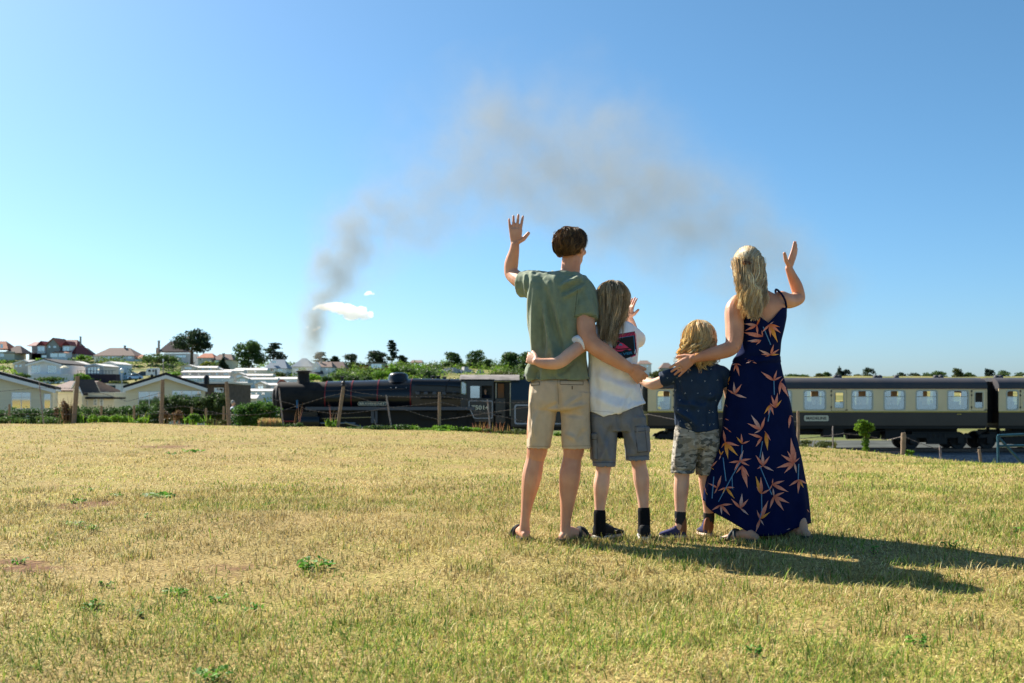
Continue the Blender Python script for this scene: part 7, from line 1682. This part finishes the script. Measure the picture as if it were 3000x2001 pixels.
# printed strelitzia flowers
def dq(x, y): return (1850 + x * .4592, 900 + y * .4592)
FL = [((800, 115), 'w715,105 p725,152 p805,182 o824,62'), ((880, 110), 'p832,160 p885,192 p950,165 o945,126 y930,226 w905,92'), ((836, 186), 'p710,160 p745,178 p830,146'), ((826, 212), 'w740,216 p760,224 p795,240'),
      ((885, 306), 'w810,270 p905,236 p940,266 p826,300 y940,300 o850,318'), ((766, 345), 'p700,326 w730,360 p800,360 y812,340'), ((670, 362), 'p690,440 p655,412 p702,372 w640,372'), ((905, 468), 'p825,412 p855,446 p925,402 p956,442'),
      ((946, 478), 'p1000,576 p985,520 p940,562 p968,452'), ((660, 556), 'w655,476 p705,490 p612,522 w735,580'), ((915, 642), 'p930,546 p890,562 y956,592 p880,612'), ((884, 622), 'y845,682 p870,690 p905,690'),
      ((826, 782), 'w762,686 p738,740 p852,700 w780,806'), ((832, 832), 'p745,806 p790,892 p800,862'), ((856, 800), 'p886,852 y868,916 p846,788'), ((706, 872), 'y670,826 p700,806 p756,852'),
      ((600, 862), 'p690,886 y680,950 y618,970 p590,782 o575,900'), ((572, 945), 'y560,905 y590,915 w560,975'), ((690, 982), 'p620,992 p655,1042 w715,912 p766,966 p752,1012'), ((706, 1012), 'p740,1156 p668,1060 p750,1082 p722,1062'),
      ((840, 1012), 'p790,942 p800,1032 w836,920 p880,950 w906,1046'), ((1036, 992), 'p950,940 p920,1026 p970,1060 p990,916 p1046,920 p1014,832 p1070,960 w1050,1060'), ((1066, 1100), 'p1000,1142 p1060,1190 y1096,1156 p1120,1130'),
      ((602, 1150), 'p552,1172 p660,1150 y660,1222 y580,1190'), ((570, 1262), 'p512,1296 p645,1256 w576,1326 p630,1330'), ((696, 1282), 'p635,1220 w706,1186 p745,1222 w746,1326'), ((830, 1192), 'p795,1142 y792,1076 p886,1160 p826,1082'),
      ((896, 1130), 'p900,1092 p975,1106 p1000,1180 p880,1166'), ((906, 1206), 'p880,1286 p970,1300 p1005,1250 p975,1180 w900,1152'), ((822, 1352), 'p790,1440 y884,1306 p872,1232 p800,1292 w846,1392'), ((512, 1022), 'p490,1052 p550,980 o506,1012 y530,1040'),
      ((550, 1152), 'p575,1072 p492,1122 p530,1190'), ((600, 712), 'p625,722'), ((1010, 690), 'w1028,702 p1000,775'), ((620, 785), 'p590,760 o640,800'), ((478, 1180), 'p470,1140 y490,1200'), ((1115, 1290), 'p1134,1312'), ((1010, 1412), 'w985,1420'), ((606, 622), 'p596,630 p616,640'), ((620, 480), 'y632,440 y625,500')]
CLR = {'p': (.62, .23, .15), 'w': (.56, .36, .32), 'o': (.66, .19, .035), 'y': (.68, .31, .03)}
polys = []
def petal(a, t, col, wd=.098):
    ax, ay = a; dx, dy = t[0] - ax, t[1] - ay; nx_, ny_ = -dy, dx; n = 6; prof = [.35, .8, 1, .85, .5, 0]
    prof = [.25, .7, 1, .95, .6, .25, 0]; L_, R_ = [], []
    for k in range(7):
        u = k / 6; cx_, cy_ = ax + dx * u, ay + dy * u; w = wd * prof[k]; L_.append((cx_ + nx_ * w, cy_ + ny_ * w)); R_.append((cx_ - nx_ * w, cy_ - ny_ * w))
    mid = [(ax + dx * k / 6, ay + dy * k / 6) for k in range(7)]
    dark = tuple(c * f for c, f in zip(col, (.85, .55, .45)))
    for side, c in ((L_, col), (R_, tuple(min(1, q * 1.12) for q in col))):
        for k in range(6):
            t_ = k / 5; cc = tuple(x * (1 - t_) + y * t_ for x, y in zip(dark, tuple(min(1, q * 1.25 + .04) for q in c))); polys.append(([mid[k], side[k], side[k + 1], mid[k + 1]], [(0, 1, 2, 3)], cc))
for c, spec in FL:
    for s_ in spec.split():
        x, y = s_[1:].split(','); petal(dq(*c), dq(float(x), float(y)), CLR[s_[0]])
STEM = (.03, .16, .36)
for pl_ in ([(905, 470), (908, 560)], [(884, 640), (868, 730)], [(835, 855), (818, 960)], [(700, 980), (640, 1080), (555, 1240)], [(818, 1010), (850, 1090), (892, 1196)], [(830, 1190), (832, 1300), (798, 1420)], [(585, 960), (602, 1110)], [(526, 1082), (514, 1220)], [(1062, 1000), (1060, 1100)], [(838, 125), (885, 240)], [(640, 1080), (645, 1160)], [(705, 880), (702, 980)]):
    for a, c in zip(pl_[:-1], pl_[1:]): 
        q = line(*dq(*a), *dq(*c), 1.1); polys.append((q[0], q[1], STEM)); q = line(dq(*a)[0] + 1.2, dq(*a)[1], dq(*c)[0] + 1.2, dq(*c)[1], .5); polys.append((q[0], q[1], (.25, .4, .5)))
fp = mum.decal(dress, polys, 'floral_print', mat('printed_petals', attr='Col', rough=.6, spec=.3), dress, .004); tag(fp, kind='stuff')
# hair: top pulled back into a clip, the rest hanging in waves
g = random.Random(41); S = []; k = .95; A = Vector((.086, .106, .098)) * k; ctr = Vector((0, -.012, .026)) * k
BL3 = [(.92, .76, .49), (.97, .86, .62), (.80, .62, .36), (.99, .94, .76), (.88, .71, .44)]; UND = [(.60, .45, .26), (.74, .58, .36), (.86, .71, .47)]
mb = MB(); mb.ell((0, 0, 0), (.082 * k, .101 * k, .094 * k), 24, 16)
mb.v = [tuple(mc + mr_ @ (ctr + Vector(v) * (1.0 if not (v[1] > .035 * k and v[2] < .05 * k) else .85))) for v in mb.v]; mb.build('hair_base', mat('hair_under_41', (.28, .19, .10), .8, .2), mum.t, smooth=True)
clip_w = mum.w(2187, 773, -.095); cl = mr_.transposed() @ (clip_w - mc) - ctr; cd = Vector((cl.x / A.x, cl.y / A.y, cl.z / A.z)).normalized()
for i in range(1000):
    while True:
        d = scalp_dir(math.acos(g.uniform(-.1, 1)), g.uniform(0, 6.28318))
        if d.y > .72 and d.z < .35: continue
        if d.z < .05 and d.y < .1: continue
        break
    pth = []; lay = g.uniform(.99, 1.06)
    for j in range(10):
        u = j / 9; q = (d * (1 - u) + cd * u); q = q.normalized() if q.length > .05 else cd; sag = -.10 * math.sin(math.pi * u) * max(0, .6 - d.z); q = Vector((q.x, q.y, q.z + sag)).normalized()
        pth.append(tuple(mc + mr_ @ (ctr + Vector((q.x * A.x, q.y * A.y, q.z * A.z)) * (lay + .05 * math.sin(math.pi * u)))))
    S.append((pth, .0027 * g.uniform(.6, 1.3), pick(g, BL3)))
zE = mum.w(0, 942, 0).z
def tail(x0, y0, z0, xe, ye, ze, cols, wv, rad=.003):
    w1, f = g.uniform(0, 6.28), g.uniform(9, 16); pth = []
    for j in range(18):
        u = j / 17; e = u * u * (3 - 2 * u); pth.append((x0 + (xe - x0) * e + wv * math.sin(w1 + u * f) * min(1, u * 2), y0 + (ye - y0) * min(1, u * 1.6) + wv * .7 * math.cos(w1 + u * f) * min(1, u * 2), z0 + (ze - z0) * u))
    clumped(S, pth, g, cols, 18, .007, .0052, .0014, .004)
for i in range(55):
    xe = mum.w(2206 + g.gauss(0, 16), 930, -.13).x; tail(clip_w.x + g.gauss(0, .006), clip_w.y + g.uniform(-.004, .012), clip_w.z + g.uniform(-.012, .006), xe, mum.w(0, 0, -.142).y + g.uniform(-.02, .012), zE + g.uniform(-.01, .10), BL3, .013)
for i in range(190):                                             # hair from the back and sides of the head
    a = g.uniform(-1, 1); ph = -math.pi / 2 + a * 1.75; th = g.uniform(1.25, 1.75); d = scalp_dir(th, ph); r0 = mc + mr_ @ (ctr + Vector((d.x * A.x, d.y * A.y, d.z * A.z)) * g.uniform(.98, 1.06))
    pxe = 2200 + a * 31 + g.gauss(0, 6); dye = -.118 - .02 * (1 - abs(a)) + g.uniform(-.01, .02)
    if abs(a) > .8: dye += .03
    tail(r0.x, r0.y, r0.z, mum.w(pxe, 900, dye).x, mum.w(0, 0, dye).y, mum.w(0, 905 + (1 - abs(a)) * 32 + a * 12, 0).z + g.uniform(-.025, .07), UND if g.random() < .4 else BL3, .014)
strands('hair', S, M_hair, mum.t)
mb = MB()
for j in range(7):
    a = -.9 + j * .3; mb.tube([clip_w + Vector((a * .022, -.008, .016)), clip_w + Vector((a * .026, -.022, .0)), clip_w + Vector((a * .02, -.008, -.018))], .0032, 5)
mb.ell(clip_w + Vector((0, -.01, 0)), (.022, .008, .006), 10, 6); mb.build('hair_clip', mat('tortoiseshell', (.10, .035, .015), .25, .5, col2=(.28, .12, .04), vscale=90), mum.t, smooth=True)
mb = MB(); rc = mum.w(1990, 1076, -.155); mb.lathe([(.0092, -.002), (.0108, -.002), (.0108, .002), (.0092, .002)], rc, 'x', 16); mb.build('ring', M_brass, mum.t)

# ================= the walking man behind the fence, the driver and passengers
def small_person(label, px, top, d, h, pants, shirt, hair_c, base_z=None, seated=False, yaw=90):
    """whole figure seen from afar: one body mesh with clothing and hair"""
    q = P(px, top, d); s = h / 1.75; base = Vector((q.x, q.y, q.z - h)); t = thing('person', label, 'person', base, R(-yaw)); b = MB()
    b.ell((0, 0, 1.63 * s), (.075 * s, .095 * s, .115 * s)); b.tube([(0, -.01, 1.4 * s), (0, 0, 1.58 * s)], .055 * s, 10)
    b.loft([[(x * math.cos(a) * s, y * math.sin(a) * s, z * s) for a in [6.28318 * k / 16 for k in range(16)]] for z, x, y in ((.86, .14, .11), (1.0, .155, .13), (1.2, .17, .125), (1.36, .19, .11), (1.45, .09, .07))])
    for g_ in (-1, 1):
        b.tube([(g_ * .19 * s, 0, 1.38 * s), (g_ * .24 * s, .02, 1.12 * s), (g_ * .2 * s, .22 * s, 1.02 * s), (g_ * .16 * s, .30 * s, 1.06 * s)], [.055 * s, .045 * s, .036 * s, .03 * s], 8); b.ell((g_ * .15 * s, .33 * s, 1.07 * s), (.035 * s, .05 * s, .03 * s), 8, 6)
        b.tube([(g_ * .085 * s, 0, .9 * s), (g_ * .10 * s, .04 * g_ * s, .48 * s), (g_ * .10 * s, -.05 * g_ * s, .08 * s)], [.085 * s, .06 * s, .04 * s], 8); b.ell((g_ * .10 * s, .05 * s - .05 * g_ * s, .04 * s), (.05 * s, .13 * s, .045 * s), 8, 6)
    b.ell((0, .098 * s, 1.62 * s), (.014 * s, .02 * s, .02 * s), 6, 5)
    fuse('body', b, M_skin, t, .012, 2)
    b = MB(); b.loft([[(x * math.cos(a) * s, y * math.sin(a) * s, z * s) for a in [6.28318 * k / 18 for k in range(18)]] for z, x, y in ((.84, .175, .15), (1.0, .185, .155), (1.2, .195, .15), (1.38, .21, .125), (1.455, .10, .085))])
    for g_ in (-1, 1): b.tube([(g_ * .17 * s, 0, 1.40 * s), (g_ * .25 * s, .02, 1.15 * s)], [.075 * s, .07 * s], 9)
    fuse('shirt', b, shirt, t, .014, 2)
    b = MB(); b.ell((0, 0, .88 * s), (.165 * s, .14 * s, .1 * s), 12, 8)
    for g_ in (-1, 1): b.tube([(g_ * .085 * s, 0, .9 * s), (g_ * .10 * s, .04 * g_ * s, .5 * s)], [.10 * s, .085 * s], 9)
    fuse('trousers', b, pants, t, .014, 2)
    b = MB(); b.ell((0, -.015 * s, 1.655 * s), (.084 * s, .100 * s, .105 * s), 14, 10); b.v = [(x, y * (1 if y < .02 else .6), max(z, 1.6 * s + (.04 * s if y > .02 else -.03 * s))) for x, y, z in b.v]; b.build('hair', hair_c, t, smooth=True)
    return t
M_wsh = mat('white_shirt', (.72, .74, .82), .8, .2); M_grey_h = mat('grey_hair', (.45, .42, .38), .8, .2); M_dk = mat('dark_cloth', (.012, .014, .02), .9, .1); M_dkh = mat('dark_hair', (.03, .02, .015), .7, .2)
small_person('grey haired man in white T-shirt walking right behind the fence', 683, 1173, 46, 1.74, M_dk, M_wsh, M_grey_h)
small_person('locomotive driver in dark overalls leaning at the cab window', 1422, 1140, NEAR + .7, 1.74, M_dk, mat('overalls', (.015, .02, .035), .9, .1), M_dkh, yaw=200)
for lab, px, top, m, hm in (('passenger in a pale shirt in the third window right of the nameplate', 2637, 1172, mat('pale_blue_shirt', (.4, .55, .68), .8, .1), M_dkh), ('passenger with pale hair in the second window right of the nameplate', 2545, 1173, mat('ochre_top', (.32, .22, .12), .8, .1), M_grey_h), ('dark haired passenger in the window above the nameplate', 2392, 1172, mat('rust_top', (.25, .10, .06), .8, .1), M_dkh), ('passenger at the left of the third window', 2612, 1174, M_dk, M_dkh), ('passenger with grey hair in the fourth window', 2728, 1172, M_wsh, M_grey_h), ('passenger at the left of the second window', 2514, 1175, mat('teal_top', (.05, .2, .2), .8, .1), M_dkh)):
    small_person(lab, px, top, NEAR + .62, 1.02, M_dk, m, hm, yaw=random.choice((80, 270, 120)))

# ------------------------------------------------------------ grass and weeds of the meadow
M_grass = mat('grass_blades', attr='Col', rough=.75, spec=.2, trans=.30)
_gk = rng.uniform(-1, 1, (16, 2)) * np.linspace(.4, 5.5, 16)[:, None]; _gp = rng.uniform(0, 6.28, 16)
def patchy(x, y, sh=0.):
    z = 0
    for (a, b), p in zip(_gk, _gp): z = z + np.sin(a * x + b * y + p + sh) / (1 + .25 * np.hypot(a, b))
    return z / 3.2
STR = np.array([(.60, .48, .20), (.46, .34, .12), (.72, .61, .30), (.33, .23, .08), (.58, .50, .17), (.64, .51, .22)])
GRN = np.array([(.13, .24, .03), (.26, .36, .05), (.42, .44, .09), (.40, .38, .09), (.09, .18, .025)])
def blades(n, y0, y1, ln, wd, tall=0.):
    y = np.sqrt(rng.random(n) * (y1 ** 2 - y0 ** 2) + y0 ** 2); x = (rng.random(n) * 2 - 1) * (y * .56 + .9)
    keep = (y < edge_y(x) - .05) & (rng.random(n) > soil_mask(x, y) * 1.35) & (rng.random(n) < .72 + .4 * patchy(x * 2.2, y * 2.2, 1.7))
    x, y = x[keep], y[keep]; n = len(x)
    clump = np.clip(patchy(x * 1.9, y * 1.9, 7.) * 2.2 + .15, 0, 1) * np.clip((7.5 - y) / 3, 0, 1) * np.clip((x + 2.6) / 1.5, .15, 1)
    gr = .46 * clump + .15 + .16 * np.clip((x + .5) / 2, 0, 1) + .13 * patchy(x, y) + .13 * np.clip((x + 1) / 4, -.7, 1) + .12 * np.clip((4.9 - y) / 2, 0, 1) + .26 * patchy(x * 3.7, y * 3.7, 4.)
    green = rng.random(n) < np.clip(gr, .02, .75)
    c = STR[rng.integers(0, len(STR), n)]; c2 = GRN[rng.integers(0, len(GRN), n)]; col = np.where(green[:, None], c2, c) * rng.uniform(.75, 1.25, (n, 1))
    col = col * (1 + .16 * patchy(x * 1.4, y * 1.4, 2.5))[:, None]
    L_ = ln * rng.uniform(.5, 1.4, n) * np.where(green, 1.1, 1.0); az = rng.uniform(0, 6.2832, n); tilt = np.where(green, rng.uniform(.4, 1.3, n), rng.uniform(.75, 1.6, n))
    if tall:
        k = (rng.random(n) < tall) & green; L_ = np.where(k, L_ * rng.uniform(1.5, 2.6, n), L_); tilt = np.where(k, rng.uniform(.15, .9, n), tilt)
    hx, hy = np.cos(az), np.sin(az); sxv, syv = -hy, hx; w = wd * rng.uniform(.6, 1.4, n) * .5
    z = field_z(x, y) - .004
    p0 = np.stack([x, y, z], 1); side = np.stack([sxv, syv, np.zeros(n)], 1) * w[:, None]
    t1 = tilt * .72; m = p0 + np.stack([hx * np.sin(t1), hy * np.sin(t1), np.cos(t1)], 1) * (L_ * .55)[:, None]
    t2 = tilt * 1.35; tip = m + np.stack([hx * np.sin(t2), hy * np.sin(t2), np.cos(t2)], 1) * (L_ * .5)[:, None]; tip[:, 2] = np.maximum(tip[:, 2], z + .004)
    return p0, side, m, tip, col
def tufts(n, y0, y1, m, pts=None):
    """denser tussocks of longer dry and green blades"""
    cy_ = np.sqrt(rng.random(n) * (y1 ** 2 - y0 ** 2) + y0 ** 2); cx_ = (rng.random(n) * 2 - 1) * (cy_ * .56 + .6)
    if pts is not None: cx_, cy_ = np.array(pts).T; n = len(pts)
    x = (cx_[:, None] + rng.normal(size=(n, m)) * .035 * (1 + cy_ / 8)[:, None]).ravel(); y = (cy_[:, None] + rng.normal(size=(n, m)) * .035 * (1 + cy_ / 8)[:, None]).ravel(); k = n * m
    gsel = np.repeat(rng.random(n) < np.clip(.28 + .12 * cx_ - .03 * (cy_ - 4), .12, .6), m) & (rng.random(k) < .75); dark = np.repeat(rng.uniform(.6, 1.1, n), m)
    col = np.where(gsel[:, None], GRN[rng.integers(0, len(GRN), k)], STR[rng.integers(0, len(STR), k)]) * (dark * rng.uniform(.75, 1.2, k))[:, None]
    L_ = .045 * rng.uniform(.5, 1.5, k); az = rng.uniform(0, 6.2832, k); tilt = rng.uniform(.2, 1.3, k); hx, hy = np.cos(az), np.sin(az); w = (.0016 + .00012 * y) * rng.uniform(.7, 1.4, k)
    z = field_z(x, y) - .004; p0 = np.stack([x, y, z], 1); side = np.stack([-hy, hx, np.zeros(k)], 1) * w[:, None]
    mm = p0 + np.stack([hx * np.sin(tilt * .6), hy * np.sin(tilt * .6), np.cos(tilt * .6)], 1) * (L_ * .55)[:, None]; tip = mm + np.stack([hx * np.sin(tilt * 1.3), hy * np.sin(tilt * 1.3), np.cos(tilt * 1.3)], 1) * (L_ * .5)[:, None]
    ok = y < edge_y(x) - .1
    return p0[ok], side[ok], mm[ok], tip[ok], col[ok]
def grass(bands):
    V, Q, C, b = [], [], [], 0
    for bnd in bands:
        p0, sd, m, tip, col = blades(*bnd) if len(bnd) == 6 else tufts(*bnd); k = len(p0)
        V.append(np.stack([p0 - sd, p0 + sd, m + sd * .8, m - sd * .8, tip + sd * .12, tip - sd * .12], 1).reshape(-1, 3))
        i = np.arange(k)[:, None] * 6 + b; Q.append(np.concatenate([i + np.array([0, 1, 2, 3]), i + np.array([3, 2, 4, 5])], 1).reshape(-1, 4)); C.append(np.repeat(col, 2, 0)); b += k * 6
    return np.concatenate(V), np.concatenate(Q), np.concatenate(C)
FEET = []
for px, d in ((1520, 5.9), (1537, 5.87), (1552, 5.9), (1642, 5.83), (1662, 5.81), (1690, 5.84), (1722, 5.9), (1738, 5.88), (1755, 5.86), (1775, 5.9), (1800, 5.98), (1868, 5.84), (1888, 5.82), (1908, 5.86), (1945, 5.96), (1975, 5.92), (2005, 5.92), (2062, 5.94), (2085, 5.93), (2150, 5.78), (2175, 5.72), (2205, 5.70), (2330, 5.82), (2355, 5.80), (2372, 5.84)):
    FEET += [((px - 1500 + q) / F * d, d) for q in (-8, 6)]
V, Q, Cc = grass([(170000, 2.3, 4.6, .032, .0034, .035), (210000, 4.6, 8.5, .032, .0046, .03), (140000, 8.5, 15, .036, .0075, .02), (90000, 15, 31, .042, .014, .01), (1300, 2.4, 9.5, 42), (500, 9.5, 20, 30), (0, 3, 4, 26, FEET)])
tag(np_mesh('grass', V, Q, M_grass, Cc, kind='stuff'), 'short dry straw coloured grass with green blades mixed in')
WG = 'low green weeds scattered in the dry grass'
def weed(label, px, py, wpx, n=26, h=.035, pal=((.06, .18, .02), (.20, .44, .05))):
    d = CH * F / (py - HZ); x = (px - 1500) / F * d; z = float(field_z(np.array(x), np.array(d))); w = wpx / F * d / 2; g = np.random.default_rng(int(px + py))
    t = thing('weed_plant', label, 'weed', (x, d, z), 0, WG); r = w * np.sqrt(g.random(n)); a = g.uniform(0, 6.28, n); s = np.clip(w * .16, .010, .045) * g.uniform(.6, 1.3, n)
    c = np.stack([r * np.cos(a), r * np.sin(a) * .8, h * .65 * g.uniform(.3, 1.2, n)], 1); nrm = g.normal(size=(n, 3)) * .45 + np.array((0, -.1, 1)); nrm /= np.linalg.norm(nrm, axis=1, keepdims=True)
    u = np.cross(nrm, g.normal(size=(n, 3))); u /= np.linalg.norm(u, axis=1, keepdims=True); v = np.cross(nrm, u); s = s[:, None]
    V = np.stack([c - u * s, c - u * s * .2 - v * s * .6, c + u * s * .7 - v * s * .4, c + u * s * 1.1, c + u * s * .7 + v * s * .4, c - u * s * .2 + v * s * .6], 1).reshape(-1, 3)
    k = g.random(n)[:, None]; np_mesh('leaves', V, np.arange(n * 6).reshape(n, 6), M_leaf, np.array(pal[0]) * (1 - k) + np.array(pal[1]) * k, t)
    mb = MB()
    for j in range(min(6, n)): mb.tube([(0, 0, -.01), tuple(c[j] * .6), tuple(c[j])], .0018, 4)
    mb.build('stems', M_bark, t)
for lab, px, py, w, n, h in (('spreading green weed on the red earth patch', 225, 1462, 60, 40, .05), ('biggest weed clump left of the man in the open grass', 925, 1650, 110, 90, .07), ('weed above the red earth patch, right end', 335, 1444, 50, 30, .04), ('weed above the red earth patch, left end', 262, 1430, 26, 16, .04),
        ('loose row of weeds right of the red earth patch', 460, 1446, 110, 50, .04), ('single weed between the red patch and the photo middle', 435, 1520, 28, 14, .05), ('paired weeds below the red earth patch', 222, 1538, 60, 28, .05), ('rounded weed below and right of the red earth patch', 265, 1552, 50, 30, .06),
        ('weed on the lower left earth patch', 55, 1648, 50, 26, .04), ('ferny weed in the lower left grass', 515, 1722, 76, 60, .035), ('small weed left of the ferny one', 310, 1710, 40, 18, .035), ('lower left weed cluster with upright blades', 275, 1775, 66, 34, .05), ('flat weed right of the photo left third', 790, 1485, 44, 26, .035),
        ('far small weeds in front of the second tall post', 570, 1320, 70, 26, .05), ('far small weeds left of those', 500, 1330, 50, 18, .05), ('weed near the right picture edge', 2785, 1632, 60, 40, .06), ('weed low at the photo right', 2685, 1890, 60, 30, .05), ('weed in the lower middle right', 2210, 1920, 50, 26, .05), ('weed by the upper right edge', 2985, 1582, 50, 26, .05),
        ('low weed left of the lower centre', 745, 1762, 66, 30, .04), ('weed at the lower left of centre', 640, 1740, 60, 30, .04), ('small weed near the bottom left', 410, 1790, 30, 14, .04), ('green weed bottom left of centre', 620, 1960, 110, 60, .06), ('tiny weed right of the feet shadows', 2560, 1640, 40, 20, .06)):
    weed(lab, px, py, w, n, h)
